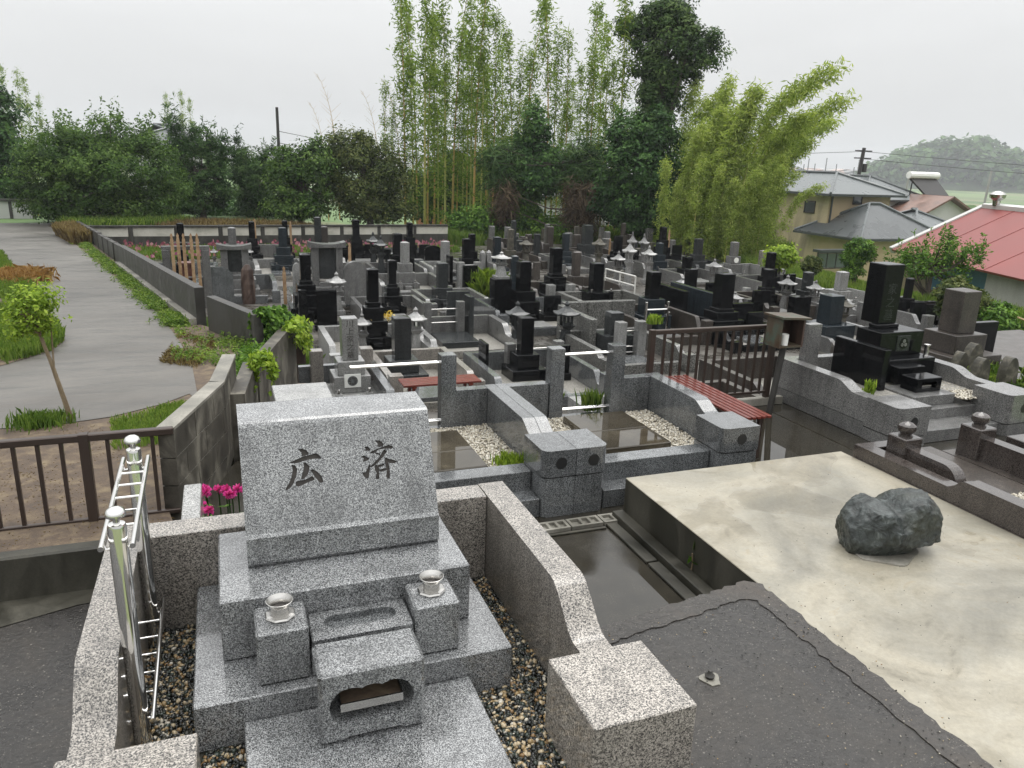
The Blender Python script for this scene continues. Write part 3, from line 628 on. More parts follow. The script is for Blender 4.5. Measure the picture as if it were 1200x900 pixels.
lv_ = [p0 + n_ * .135, p1 + n_ * .135, p1 + n_ * .24, p0 + n_ * .24]
MB().add([(v.x, v.y, zp(v.y) - .3) for v in lv_] + [(v.x, v.y, zp(v.y) + .1) for v in lv_], [(3, 2, 1, 0), (4, 5, 6, 7), (0, 1, 5, 4), (1, 2, 6, 5), (2, 3, 7, 6), (3, 0, 4, 7)]).build('footing', M['conc'], wa)
lv_ = [Vector((.43, 9.9, 0)), Vector((-.13, 11.4, 0))]; 
slabwall('pale concrete face seen through the opening in the lane wall', (-.02, 11.62), (.5, 11.75), .1, -1.2, .1, .1, M['conc'])
# far wall behind the graves
fwl = thing('rear_wall', (2.3, 31.7, G), 'long low concrete wall with pale upper band behind the leftmost graves', 'wall')
for k in range(9):
    x0 = -4.6 + k * 1.54; y = 31.45 + k * .12
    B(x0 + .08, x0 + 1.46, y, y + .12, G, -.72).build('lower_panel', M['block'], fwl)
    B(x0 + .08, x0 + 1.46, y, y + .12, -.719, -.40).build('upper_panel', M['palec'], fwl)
    B(x0 - .08, x0 + .078, y - .04, y + .14, G, -.4).build('pier', M['block'], fwl)
    B(x0 - .08, x0 + 1.46, y - .06, y + .16, -.399, -.33).build('coping', M['block'], fwl)

# ------------------------------------------------------------------ second row plots on the upper terrace
def rc(x0, x1, y0, y1, r, which, n=6):      # rounded rectangle, which = corners to round in order ll lr ur ul
    out = []
    for i, (cx, cy, a0) in enumerate(((x0, y0, math.pi), (x1, y0, 1.5 * math.pi), (x1, y1, 0), (x0, y1, .5 * math.pi))):
        if i in which:
            ox = cx + (r if cx == x0 else -r); oy = cy + (r if cy == y0 else -r)
            out += [(ox + r * math.cos(a0 + k * math.pi / 2 / n), oy + r * math.sin(a0 + k * math.pi / 2 / n)) for k in range(n + 1)]
        else: out.append((cx, cy))
    return out
def gatepillar(par, x0, x1, y0, y1, z0, zs, zt, which, mat, disc=True, r=.06):
    MB().prism(rc(x0, x1, y0, y1, r, which), 'z', z0, zs - .006).build('pillar_base', mat, par)
    u = MB().prism(rc(x0 - .004, x1 + .004, y0 - .008, y1, r, which), 'z', zs + .006, zt).build('pillar_top', mat, par)
    MB().prism(rc(x0 + .012, x1 - .012, y0 + .012, y1 - .012, r, which), 'z', zs - .01, zs + .01).build('shadow_joint', M['engrave'], par)
    if disc:
        cx = (x0 + x1) / 2 + .01; cz = (zs + zt) / 2 + .005; m = MB(); 
        m.prism([(cx + .043 * math.cos(a), cz + .043 * math.sin(a)) for a in np.linspace(0, 6.283, 21)[:-1]], 'y', y0 - .0095, y0 + .01); m.build('vent_disc', M['hole'], u)
    return u
GM = M['gr_cool']
ea = thing('granite_enclosure', (1.5, 5.3, 0), 'blue grey granite enclosure with white gravel, left of the twin pillars', 'enclosure')
eb = thing('granite_enclosure', (2.9, 5.3, 0), 'blue grey granite enclosure with white gravel beside the red slatted bench', 'enclosure')
gatepillar(ea, 1.97, 2.212, 4.5, 4.86, .002, .3, .5, (0,), GM); gatepillar(eb, 2.216, 2.46, 4.5, 4.86, .002, .3, .5, (1,), GM)
gatepillar(eb, 3.47, 3.8, 4.57, 4.93, .002, .3, .5, (0,), GM)
sidewall(2.05, 2.146, .53, 6.05, 5.15, 4.95, .45, 4.862, .0, ea, GM); sidewall(2.15, 2.245, .53, 6.05, 5.15, 4.95, .45, 4.862, .0, eb, GM)
sidewall(3.64, 3.77, .53, 6.05, 5.25, 5.03, .45, 4.932, .0, eb, GM)
B(1.76, 2.048, 5.95, 6.05, 0, .528, .003).build('back_wall', GM, ea); B(2.247, 2.62, 5.95, 6.05, 0, .528, .003).build('back_wall', GM, eb)
B(3.36, 3.638, 5.95, 6.05, 0, .528, .003).build('back_wall', GM, eb)
for par, x in ((ea, 1.66), (eb, 2.65), (eb, 3.25)): B(x - .02, x + .11, 5.94, 6.06, 0, .84, .004).build('rail_post', GM, par)
B(2.762, 3.228, 5.97, 6.04, 0, .2, .003).build('back_kerb', GM, eb); B(.9, 1.638, 5.97, 6.04, 0, .2, .003).build('back_kerb', GM, ea)
for par, x0, x1 in ((eb, 2.76, 3.23), (ea, .9, 1.64)):
    for z in (.77, .26):
        for dy in (0, .035): MB().tube([(x0, 5.985 + dy, z), (x1, 5.985 + dy, z)], .009, 10).build('rail', M['steel'], par, True)
for par, x0, x1 in ((ea, .9, 1.965), (eb, 2.465, 3.465)):
    B(x0, x1, 4.7, 4.86, 0, .28, .004).build('front_kerb', GM, par); B(x0, x1, 4.53, 4.698, 0, .14, .004).build('front_step', GM, par)
    B(x0 - .02, x1 + .16, 4.862, 5.948, .0, .2).build('gravel_base', M['gravel'], par)
slabm = stained('wet_brown_stone', (.025, .02, .012), (.045, .037, .024), (.08, .068, .046), 2.5, (.015, .06), 0)
for par, x0, x1, ys in ((eb, 2.70, 3.29, (4.97, 5.36, 5.8)), (ea, 1.25, 1.71, (4.9, 5.25, 5.7))):
    for a, b in zip(ys[:-1], ys[1:]): B(x0, x1, a + .002, b - .002, .205, .272, .008).build('lid_slab', slabm, par)
pebbles('white_gravel', [(2.25, 3.63, 4.87, 5.94)], 8500, .198, .011, M['pebw'], 'cream white gravel around the wet stone lid beside the red bench', hole=[(2.71, 3.28, 4.98, 5.79)], tris=8)
pebbles('white_gravel', [(1.0, 2.045, 4.87, 5.94)], 6500, .198, .011, M['pebw'], 'cream white gravel around the wet stone lid left of the twin pillars', hole=[(1.26, 1.7, 4.91, 5.69)], tris=8)
# red bench
bn = thing('bench', (4.12, 5.7, 0), 'red slatted bench along the granite wall before the brown fence', 'bench')
for k in range(6):
    x0 = 3.96 + k * .052; B(x0, x0 + .036, 4.98, 6.3, .385, .41, .004).build('slat', M['redwood'], bn)
for y in (5.08, 5.65, 6.2):
    B(3.96, 4.262, y - .02, y + .02, .355, .384).build('crosspiece', M['redwood'], bn)
    for x in (4.0, 4.22): B(x - .018, x + .018, y - .018, y + .018, .001, .355).build('leg', M['darkwood'] if x > 4.1 else M['redwood'], bn)
b2 = thing('bench', (2.2, 8.2, G), 'dark red slatted bench partly hidden behind the rail posts', 'bench')
q0, q1 = at(472, 451, -.55), at(560, 442, -.55)
for k in range(5):
    B(q0.x, q1.x, q0.y - .05 + k * .075, q0.y + .01 + k * .075, -.58, -.55, .004).build('slat', M['redwood'], b2)
for x in (q0.x + .15, q1.x - .15):
    B(x - .03, x + .03, q0.y - .05, q0.y + .3, -.61, -.582).build('crosspiece', M['redwood'], b2)
    for y in (q0.y, q0.y + .25): B(x - .02, x + .02, y - .02, y + .02, G, -.61).build('leg', M['redwood'], b2)
# brown terrace fence
railing('railing', 'brown aluminium fence behind the red slatted bench', 3.86, 5.3, 6.34, 0, .87, .1, (3.86, 5.3), .13, M['alu'])
o = B(4.3, 5.5, 6.3, 6.37, .001, .085, .004).build('concrete_kerb', M['conc']); tag(o, 'pale concrete kerb under the fence behind the red bench', 'kerb')
# metal box on a post with a white cup
bx = thing('metal_box', (5.24, 6.1, 0), 'rusty open metal box on a mottled post beside the brown fence', 'box')
MB().tube([(5.17, 6.1, 0), (5.2, 6.1, .3), (5.24, 6.1, .68)], .032, 12).build('post', M['block'], bx, True)
X0, X1, Y0, Y1, Z0, Z1 = 5.1, 5.39, 6.0, 6.22, .7, .99
B(X0, X0 + .02, Y0, Y1, Z0, Z1).build('side_panel', M['rust'], bx); B(X1 - .02, X1, Y0, Y1, Z0, Z1).build('side_panel', M['darkwood'], bx)
B(X0 + .02, X1 - .02, Y1 - .02, Y1, Z0, Z1).build('back_panel', M['darkwood'], bx); B(X0 + .02, X1 - .02, Y0, Y1 - .02, Z0, Z0 + .02).build('floor', M['rust'], bx)
MB().prism([(X0 - .03, Z1 + .012), (X1 + .03, Z1 - .008), (X1 + .03, Z1 + .012), (X0 - .03, Z1 + .032)], 'y', Y0 - .05, Y1 + .03).build('roof', M['rust'], bx)
o = MB().lathe([(.035, Z0 + .021), (.038, Z0 + .13), (.036, Z0 + .132), (.033, Z0 + .03), (0, Z0 + .029)], X0 + .1, Y0 + .05, 20).build('cup', M['cup'], None, True); tag(o, 'white cup standing in the rusty metal box', 'cup')

# ------------------------------------------------------------------ the black tomb plot on the right
er = thing('granite_enclosure', (6.4, 5.7, 0), 'grey granite enclosure with scrolled walls and steps around the large black tomb', 'enclosure')
GP = M['gr_mid']
sidewall(5.53, 5.665, .47, 6.5, 5.62, 5.38, .39, 5.222, .155, er, GP); B(5.535, 5.66, 5.222, 6.5, .002, .15, .003).build('lower_course', GP, er)
gatepillar(er, 5.53, 5.9, 4.85, 5.22, .002, .12, .4, (0,), GP)
sidewall(7.12, 7.26, .47, 6.5, 5.72, 5.48, .4, 5.262, .002, er, GP); gatepillar(er, 6.93, 7.32, 4.87, 5.26, .002, .12, .41, (0,), GP)
B(5.667, 7.118, 6.38, 6.49, .002, .468, .003).build('back_wall', GP, er); B(5.69, 5.86, 6.27, 6.37, .3, .86, .004).build('corner_post', GP, er)
B(5.905, 6.925, 4.93, 5.2, .002, .12, .003).build('step', GP, er); B(5.905, 6.925, 5.2, 5.45, .002, .22, .003).build('step', GP, er); B(5.67, 7.115, 5.45, 6.375, .002, .3).build('bed', M['gravel'], er)
B(6.2, 6.75, 5.3, 5.7, .221, .32, .003).build('paving_slab', GP, er)
pebbles('pale_gravel', [(6.75, 7.11, 5.2, 6.0)], 1500, .28, .013, M['pebw'], 'pale pebbles inside the scrolled granite wall beside the large black tomb', tris=8)
bt = thing('black_gravestone', (6.68, 6.3, .3), 'tall glossy black gravestone with round crest behind the granite steps', 'gravestone')
BK = M['black']
B(6.595, 6.855, 6.26, 6.51, .83, 1.47, .008).build('headstone', BK, bt); B(6.57, 6.88, 6.235, 6.36, .79, .828, .006).build('collar', BK, bt)
B(6.43, 7.03, 6.03, 6.37, .54, .789, .006).build('middle_plinth', BK, bt)
B(6.33, 7.05, 5.85, 6.375, .3, .539, .006).build('lower_plinth', BK, bt)
B(6.4, 6.75, 5.7, 5.85, .32, .5, .006).build('offering_stone', BK, bt); ib2 = B(6.35, 6.68, 5.42, 5.62, .32, .46, .006).build('incense_box', BK, bt)
boolean(ib2, [MB().box(6.42, 6.61, 5.35, 5.58, .36, .42)]); B(6.44, 6.59, 5.45, 5.55, .362, .38).build('incense_tray', M['steel_dull'], ib2)
B(6.66, 6.84, 6.021, 6.029, .58, .75, .002).build('crest_panel', M['gr_dark'], bt)
m = MB(); m.prism([(6.75 + .055 * math.cos(a), .665 + .06 * math.sin(a)) for a in np.linspace(0, 6.283, 25)[:-1]], 'y', 6.016, 6.0205); m.build('crest', BK, bt)
for a in (90, 210, 330):
    MB().lathe([(.016, .0), (.02, .006)], 0, 0, 8).v
    cx, cz = 6.75 + .026 * math.cos(R(a)), .665 + .026 * math.sin(R(a))
    MB().prism([(cx + .02 * math.cos(t), cz + .02 * math.sin(t)) for t in np.linspace(0, 6.283, 11)[:-1]], 'y', 6.012, 6.0155).build('crest_leaf', M['gr_mid'], bt)
B(6.08, 6.16, 5.62, 6.3, .3, .72, .005).build('name_panel', BK, bt)
for x in (6.98,):
    MB().lathe([(.028, .54), (.022, .56), (.026, .64), (.036, .665), (.03, .664), (.0, .65)], x, 5.92, 16).build('flower_vase', M['steel_dull'], bt, True)
for k, ch in enumerate('家之墓'):
    me = text_mesh(ch, .13); o = link('inscription', me, M['gr_dark'], bt); o.rotation_euler = (math.pi / 2, 0, 0)
    o.location = Vector((6.725, 6.2585, 1.2 - k * .14)) - WL[bt.name]
# brown polished granite plot at the right edge
ew = thing('brown_enclosure', (4.9, 3.3, 0), 'polished brown granite enclosure with two ball topped pillars at right edge', 'enclosure')
K = M['brk']
MB().prism([(4.25, .3), (4.25, .4), (3.42, .4)] + ogee(3.42, 3.3, .4, .48)[1:] + [(.5, .48), (.5, .3)], 'x', 4.45, 4.57).build('outer_kerb', K, ew)
B(4.445, 5.25, .5, 4.25, .002, .299).build('base_course', M['brown'], ew)
B(4.572, 4.95, 4.14, 4.249, .3, .4, .004).build('rear_kerb', K, ew)
for x0, x1, y0, y1, z0, z1 in ((4.6, 4.77, 3.93, 4.1, .3, .53), (5.31, 5.49, 3.9, 4.08, .002, .55)):
    p = B(x0, x1, y0, y1, z0, z1, .008).build('pillar', K, ew); cx, cy = (x0 + x1) / 2, (y0 + y1) / 2
    MB().lathe([(.05, z1), (.05, z1 + .012), (.04, z1 + .018), (.058, z1 + .035), (.066, z1 + .055), (.062, z1 + .08), (.04, z1 + .098), (.012, z1 + .107), (0, z1 + .112)], cx, cy, 24).build('ball_finial', K, p, True)
def wing(x0, x1, ya, yb, z0, zt, r): MB().prism([(ya, z0), (ya, zt), (yb + r, zt)] + [(yb + r - r * math.sin(a), zt - r + r * math.cos(a)) for a in np.linspace(.2, 1.57, 7)] + [(yb, z0)], 'x', x0, x1).build('wing_wall', K, ew)
wing(4.635, 4.735, 3.93, 3.5, .3, .46, .13); wing(5.345, 5.455, 3.9, 1.2, .002, .48, .2)
B(5.26, 5.6, 1., 4.15, .0025, .3).build('plinth', M['brown'], ew); B(5.6, 6.4, 3.75, 3.9, .002, .48, .005).build('side_wall', K, ew); B(5.6, 7.6, 2.9, 3.02, .002, .46, .005).build('side_wall', K, ew)
pebbles('brown_plot_gravel', [(4.75, 5.24, 2.2, 3.35)], 2500, .295, .012, M['pebw'], 'pale wet gravel inside the brown granite enclosure at right', tris=8)
# the boulder
def boulder():
    bm = bmesh.new(); bmesh.ops.create_icosphere(bm, subdivisions=6, radius=1)
    from mathutils import noise as NZ
    E_ = [((-.105, -.01, -.02), (.185, .18, .18)), ((.085, .03, .02), (.2, .18, .17)), ((.15, -.02, .02), (.14, .15, .15)), ((0, .0, -.05), (.2, .17, .15))]
    rb = random.Random(4); PL = [(Vector(a).normalized(), h) for a, h in (((-.22, -.12, 1), .142), ((-.75, -.15, .7), .2), ((-.45, -.9, .12), .185), ((.25, -.95, .05), .16), ((1, -.25, .1), .25), ((-1, .1, -.15), .265), ((.5, -.6, .65), .21), ((-.2, -.75, .7), .185), ((.3, .9, .3), .18), ((.75, -.1, .75), .24), ((-.1, -.8, -.6), .17))]
    for k in range(8):
        pn = Vector((rb.gauss(0, 1), rb.gauss(0, 1), rb.gauss(0, .8))).normalized(); PL.append((pn, .155 + .11 * abs(pn.x) + rb.uniform(0, .02)))
    for v in bm.verts:
        d = v.co.normalized(); best = 0
        ts = []
        for c, r in E_:
            c = Vector(c); a = sum((d[i] / r[i]) ** 2 for i in range(3)); b = -2 * sum(d[i] * c[i] / r[i] ** 2 for i in range(3)); e = sum((c[i] / r[i]) ** 2 for i in range(3)) - 1
            D_ = b * b - 4 * a * e
            if D_ > 0: ts.append((-b + math.sqrt(D_)) / (2 * a))
        t = max(ts); t = math.log(sum(math.exp(k_ * 28) for k_ in ts)) / 28 * .55 + t * .45 if len(ts) > 1 else t
        p = d * t
        n1 = NZ.fractal(p * 7, 1., 2., 5); n2 = NZ.multi_fractal(p * 19, .8, 2., 4)
        p *= 1 + .07 * n1 + .018 * n2
        zt = .13 + .12 * p.x - .04 * p.y
        if p.z > zt: p.z = zt + (p.z - zt) * .25
        if p.z < -.155: p.z = -.155 + (p.z + .155) * .1
        if p.x > .06 and p.y < .06 and p.z < -.06: p.y += (-.06 - p.z) * 1.1; p.z = p.z * .8 - .012
        for pn, ph in PL:
            e = p.dot(pn) - ph
            if e > 0: p -= pn * e * .88
        if p.z > .02: p.z -= .05 * math.exp(-((p.x + .02) / .05) ** 2) * min(1, p.z / .08)
        p *= 1 + .035 * NZ.multi_fractal(p * 26, .9, 2., 3) + .02 * abs(NZ.fractal(p * 12, 1., 2., 4))
        v.co = p
    me = bpy.data.meshes.new('boulder'); bm.to_mesh(me); bm.free()
    for p in me.polygons: p.use_smooth = True
    m, n, l, p, _ = newmat('dark_green_rock'); v = n.new('ShaderNodeTexCoord').outputs['Object']
    f = noise(n, l, v, 14, 10, .68, 1.2); g = noise(n, l, v, 70, 4, .7); big = noise(n, l, v, 4, 3)
    c = ramp(n, l, f, [(.3, (.004, .005, .0048)), (.45, (.018, .023, .0215)), (.58, (.05, .06, .058)), (.72, (.17, .19, .185))])
    c = mixc(n, l, ramp(n, l, big, [(.5, 0.), (.68, .55)]), c, (.03, .032, .012))
    l.new(c, p.inputs['Base Color']); p.inputs['Roughness'].default_value = .32
    b1 = n.new('ShaderNodeBump'); b1.inputs['Strength'].default_value = .8; b1.inputs['Distance'].default_value = .02; l.new(f, b1.inputs['Height'])
    b2_ = n.new('ShaderNodeBump'); b2_.inputs['Strength'].default_value = .25; b2_.inputs['Distance'].default_value = .003; l.new(g, b2_.inputs['Height']); l.new(b1.outputs[0], b2_.inputs['Normal']); l.new(b2_.outputs[0], p.inputs['Normal'])
    o = link('boulder', me, m); q = at(1040, 645, .3); o.location = (q.x + .02, q.y + .03, .462); o.rotation_euler = (0, 0, -HEAD + R(8)); o.scale = (1.0, 1.0, 1.05)
    tag(o, 'dark grey green natural boulder lying on the pale concrete slab', 'boulder')
    rim = [(o.location.x + (.2 + .03 * math.sin(3 * a + 1)) * math.cos(a) * 1.0, o.location.y + (.17 + .02 * math.sin(4 * a)) * math.sin(a)) for a in np.linspace(0, 6.283, 41)[:-1]]
    c, s = math.cos(-HEAD), math.sin(-HEAD); cx, cy = o.location.x, o.location.y
    rim = [(cx + (x - cx) * c - (y - cy) * s - .07, cy + (x - cx) * s + (y - cy) * c - .02) for x, y in rim]
    r_ = MB().prism(rim, 'z', .299, .309).build('mortar_pad', M['conc']); tag(r_, 'thin grey mortar pad smeared under the boulder', 'mortar')
boulder()
pebbles('yard_grit', [(1.35, 2.5, 1.6, 2.75), (2.3, 2.62, 1.2, 2.9)], 420, .31, .0035, M['peb'], 'loose grit scattered on the asphalt and its broken rim', tris=8)
pebbles('slab_grit', [(2.6, 4.4, 1.4, 4.3)], 260, .298, .0028, M['peb'], 'tiny grit specks scattered over the pale slab', tris=8)
q = at(833, 797, .304)
an = thing('anchor_stub', (q.x, q.y, .304), 'small rusty metal stub in a mortar patch on the dark asphalt', 'anchor')
MB().prism([(q.x + (.04 + .012 * math.sin(3 * a)) * math.cos(a), q.y + (.05 + .01 * math.cos(2 * a)) * math.sin(a)) for a in np.linspace(0, 6.283, 21)[:-1]], 'z', .3, .309).build('mortar_patch', M['conc'], an)
MB().lathe([(.018, .309), (.022, .322), (.012, .33), (.008, .345), (0, .347)], q.x, q.y + .01, 12).build('stub', M['block'], an, True)

# ------------------------------------------------------------------ gravestones on the lower terrace
SPOTS = []          # (x, y, half width, front, back, material, short) for the kerbs
def wagata(X, Y, g, w_, h, h0, mat, label, bm_=None, d=None, tiers=3, crown=.02, incense=True, vases=True, enc='gr_mid', short=None, name='gravestone', group=None, b=.008, encw=.78):
    d = d or w_; bm_ = bm_ or mat
    t = thing(name, (X, Y, g), label, 'gravestone', group)
    z = g + h0; hw, hd_ = w_ / 2, d / 2
    s = MB().box(X - hw, X + hw, Y - hd_, Y + hd_, z, z + h - crown, b)
    if crown > 0: s.frust(X, Y, z + h - crown - .001, z + h, hw - b, hd_ - b, hw * .35, hd_ * .35)
    s.build('headstone', mat, t)
    f = {3: (.3, .36, .34), 2: (.48, .52), 1: (1.,), 4: (.1, .26, .32, .32)}[tiers]; W_ = {3: (1.7, 2.3, 3.2), 2: (1.8, 2.8), 1: (2.2,), 4: (1.25, 1.75, 2.4, 3.3)}[tiers]
    for i in range(tiers):
        hh = h0 * f[i]; a = w_ * W_[i] / 2; bd = d * (W_[i] * .92) / 2
        B(X - a, X + a, Y - bd, Y + bd, z - hh, z - .0015, b).build(('upper_plinth', 'middle_plinth', 'lower_plinth', 'ground_plinth')[i + (0 if tiers > 1 else 2)], bm_, t); z -= hh
    fy = Y - d * W_[-1] * .92 / 2; zb = g + h0 * f[-1]
    if incense:
        B(X - w_ * .42, X + w_ * .42, fy - .2, fy - .005, g, zb * .6 + g * .4 + .06, .006).build('incense_stone', bm_, t)
    if vases:
        for sx in (-1, 1):
            x = X + sx * w_ * .95; yv = fy + .07
            MB().box(x - .05, x + .05, fy - .1, fy - .004, g, zb + .04, .005).build('vase_block', bm_, t)
            MB().lathe([(.02, zb + .04), (.02, zb + .07), (.034, zb + .1), (0, zb + .09)], x, fy - .05, 8).build('flower_vase', M['steel_dull'], t)
    if enc: SPOTS.append([X, Y, encw + .12, 1.5, .6, enc, short or label])
    return t
def from_px(xl, xr, yt, yb, h0, g=G):
    p = at((xl + xr) / 2, yb, g + h0); phi = math.atan2(p.x, p.y)
    w_ = (xr - xl) * dep(p) / FPX / (math.cos(phi) + abs(math.sin(phi))); h = hz((xl + xr) / 2, yt, p) - g - h0
    return p, w_, h
TB = [
 (210,218,261,300,.75,'black','black gravestone behind the upright wooden memorial boards',dict(enc='gr_cool',incense=False,vases=False)),
 (268,277,266,286,1.0,'gr_mid','slim pale grey gravestone behind the curved stone lintel at left',dict(enc=None,incense=False,vases=False,tiers=2)),
 (292,299,259,279,.8,'black','narrow black gravestone with a wooden board behind it, near the far left wall',dict(enc='gr_mid')),
 (326.5,336.5,266,289,.8,'gr_blue','slate grey gravestone with wide grey plinth at far left',dict(enc='gr_light')),
 (331,337.5,258,278,.8,'black','black gravestone half hidden behind the slate grey one at far left',dict(enc=None)),
 (368.5,377,254,284,.8,'gr_dark','tallest dark grey gravestone standing behind the stone framed tomb',dict(enc='rough')),
 (376,384.5,265,284,.75,'brown','brownish gravestone touching the right of the tallest dark grey one',dict(enc=None)),
 (412.5,421.5,257,277,.85,'black','black gravestone on tall black plinths against the pale far wall',dict(enc='black',tiers=4)),
 (351.5,364.5,297,328,.85,'black','black gravestone on a flared plinth with two black panels before it',dict(enc=None,tiers=4)),
 (460,471.5,273,298,.7,'black','plain black gravestone behind the pale grey stone, left of the grove',dict(enc='gr_mid')),
 (476,484,260.5,277.5,.85,'black','small black gravestone before the right end of the far wall',dict(enc='gr_cool')),
 (469,480,283,308,.8,'gr_light','pale grey gravestone with a pale arched incense stone in front',dict(enc='gr_mid',bm_='gr_mid')),
 (454,464.5,304,332,.75,'black','slim black gravestone on stepped black plinths left of the pale kerb',dict(enc='gr_mid',tiers=4)),
 (429.5,444,314,353,.95,'black','tall black gravestone with yellow flowers, behind the light inscribed stone',dict(enc='gr_light',tiers=4,encw=.85)),
 (459,482,370,419,.45,'gr_dark','broad dark green grey slab stone with stepped top behind the rail posts',dict(enc='gr_wall',tiers=2,incense=False,vases=False,d=.26)),
 (511,525,307,336,.55,'gr_dark','dark grey gravestone with dark low panels at its right',dict(enc='gr_mid',tiers=2)),
 (516,527,282,307,.5,'gr_light','rough hewn pale granite gravestone with flaking edges',dict(enc='gr_light',tiers=2,incense=False,vases=False)),
 (541,551,279,302,.7,'black','black gravestone behind the white granite gate in mid distance',dict(enc=None)),
 (548.5,557,273.5,294,.8,'black','black gravestone just behind the one at the white granite gate',dict(enc='gr_mid')),
 (577,587,277,299,.6,'gr_blue','bluish gravestone behind the two round capped posts',dict(enc='brown')),
 (594,602,268,293,.5,'old','lichen spotted brown gravestone right of the bluish one',dict(enc='brown',tiers=2,incense=False,vases=False)),
 (598,605,258,277,.7,'gr_dark','dark gravestone under the dark conical tree',dict(enc='brown',tiers=2,incense=False,vases=False)),
 (604,622,305,340,.75,'black','broad black gravestone beside the white lantern on a black block',dict(enc='gr_cool',encw=.9)),
 (597.5,607,299,330,.75,'gr_blue','dark blue gravestone tucked behind the broad black one by the white lantern',dict(enc=None,incense=False,vases=False)),
 (643,658.5,289.5,320,.75,'black','black gravestone with a white rail gate in front, centre of the cemetery',dict(enc='brown',tiers=4)),
 (658,667,273,294,.6,'gr_blue','bluish black gravestone behind the one with the white rail gate',dict(enc='gr_mid')),
 (669,680,294.5,323,.6,'brown','slim brown gravestone right of the white rail gate',dict(enc='brown',tiers=2,incense=False,vases=False)),
 (681,694,263,286,.7,'gr_dark','broad dark grey gravestone on a wide block before the palms',dict(enc='brown',tiers=2)),
 (689,706.5,307,341,.5,'black','broad black gravestone standing behind the rough stone wall',dict(enc='rough',tiers=1,encw=.85)),
 (718,729,276,295,.6,'black','black gravestone with a pale wooden board at its left side',dict(enc='gr_mid')),
 (727,733,261,276,.8,'brown','thin brown gravestone at the back under the tall tree',dict(enc=None,tiers=2,incense=False,vases=False)),
 (755,773,317,349,.75,'black','black gravestone behind the silver pipe gate',dict(enc='brown',bm_='gr_blue',tiers=2,encw=.9)),
 (801,816,314,338,.5,'black','black gravestone behind the dark sloping side wall',dict(enc='gr_mid',tiers=2)),
 (834,858,319,360,.65,'black','large black gravestone just behind the brown fence',dict(enc='black',tiers=4,encw=.95)),
 (772,781,265.5,281,.9,'black','small black gravestone at the foot of the bamboo',dict(enc='gr_light')),
 (767.5,777,284,298,.7,'gr_blue','slate grey gravestone right of the white pedestal lantern',dict(enc='rough')),
 (812,823,279,298,.7,'gr_dark','dark grey gravestone before the bright grass at the foot of the bamboo',dict(enc='gr_dark',bm_='gr_dark')),
 (798.5,811,300,314,.4,'black','squat black gravestone in front of the dark grey one by the grass',dict(enc='gr_mid',tiers=1,incense=False,vases=False)),
 (854.5,865,283,300,.8,'gr_mid','pale grey gravestone with a round white crest below the bamboo',dict(enc='gr_light',bm_='gr_mid')),
 (896.5,908,295,314,.8,'black','black gravestone left of the light green shrub',dict(enc='gr_mid')),
 (892.5,905,314.5,336,.6,'black','black gravestone in front of the one by the light green shrub',dict(enc='brown')),
 (888,896,293,310,.5,'gr_wall','pale weathered gravestone left of the black one by the light green shrub',dict(enc=None,tiers=2,incense=False,vases=False)),
 (938.5,951.5,318,340,.6,'gr_dark','dark green grey gravestone below the round clipped bush',dict(enc='gr_mid',tiers=2)),
 (957,985,344,378,.4,'gr_blue','wide dark blue gravestone block left of the large black tomb',dict(enc='gr_mid',tiers=1,incense=False,vases=False)),
 (977,992,317.5,340,.5,'gr_light','pale grey gravestone with a fluted plinth left of the large black tomb',dict(enc='gr_light',tiers=2)),
 (1058,1068,325,349,.7,'black','black gravestone half hidden behind the right of the large black tomb',dict(enc='gr_mid',tiers=2)),
 (605,625,370,413,.5,'black','near black gravestone with flat stepped top behind the granite rail posts',dict(enc='gr_cool',tiers=2,incense=False,vases=False)),
 (707.5,730,364,390,.45,'gr_dark','low dark box shaped gravestone inside the rough stone wall',dict(enc='rough',tiers=1,incense=False,vases=False)),
]
DONE = {}
for xl, xr, yt, yb, h0, mt, lab, kw in TB:
    p, w_, h = from_px(xl, xr, yt, yb, h0); kw = dict(kw)
    if 'bm_' in kw: kw['bm_'] = M[kw['bm_']]
    DONE[lab] = wagata(p.x, p.y, G, w_, h, h0, M[mt], lab, **kw)
# the inscribed stone
p, w_, h = from_px(399, 420, 371, 420, .7)
kw_ = wagata(p.x, p.y, G, w_, h, .7, M['gr_light'], 'light grey gravestone with five engraved characters behind the near headstone', enc='gr_cool', tiers=3, crown=.006)
for k, ch in enumerate('川上家之墓'):
    o = link('inscription', text_mesh(ch, .115), M['engrave'], kw_); o.rotation_euler = (math.pi / 2, 0, 0); o.location = Vector((0, -w_ / 2 - .002, .7 + h - .085 - k * .118))
cz = .7 - .7 * .3 - .7 * .36 * .3; cy = -w_ * 2.3 * .92 / 2
B(p.x - .12, p.x + .12, p.y + cy - .012, p.y + cy - .002, G + cz - .09, G + cz + .11, .002).build('crest_panel', M['cup'], kw_)
MB().prism([(p.x + .075 * math.cos(a), G + cz + .01 + .075 * math.sin(a)) for a in np.linspace(0, 6.283, 25)[:-1]], 'y', p.y + cy - .015, p.y + cy - .0125).build('crest', M['gr_cool'], kw_)
for a in range(8): 
    x, z = p.x + .045 * math.cos(a * .785), G + cz + .01 + .045 * math.sin(a * .785)
    MB().prism([(x + .013 * math.cos(t), z + .013 * math.sin(t)) for t in np.linspace(0, 6.283, 9)[:-1]], 'y', p.y + cy - .018, p.y + cy - .0155).build('crest_petal', M['engrave'], kw_)
KAW = p
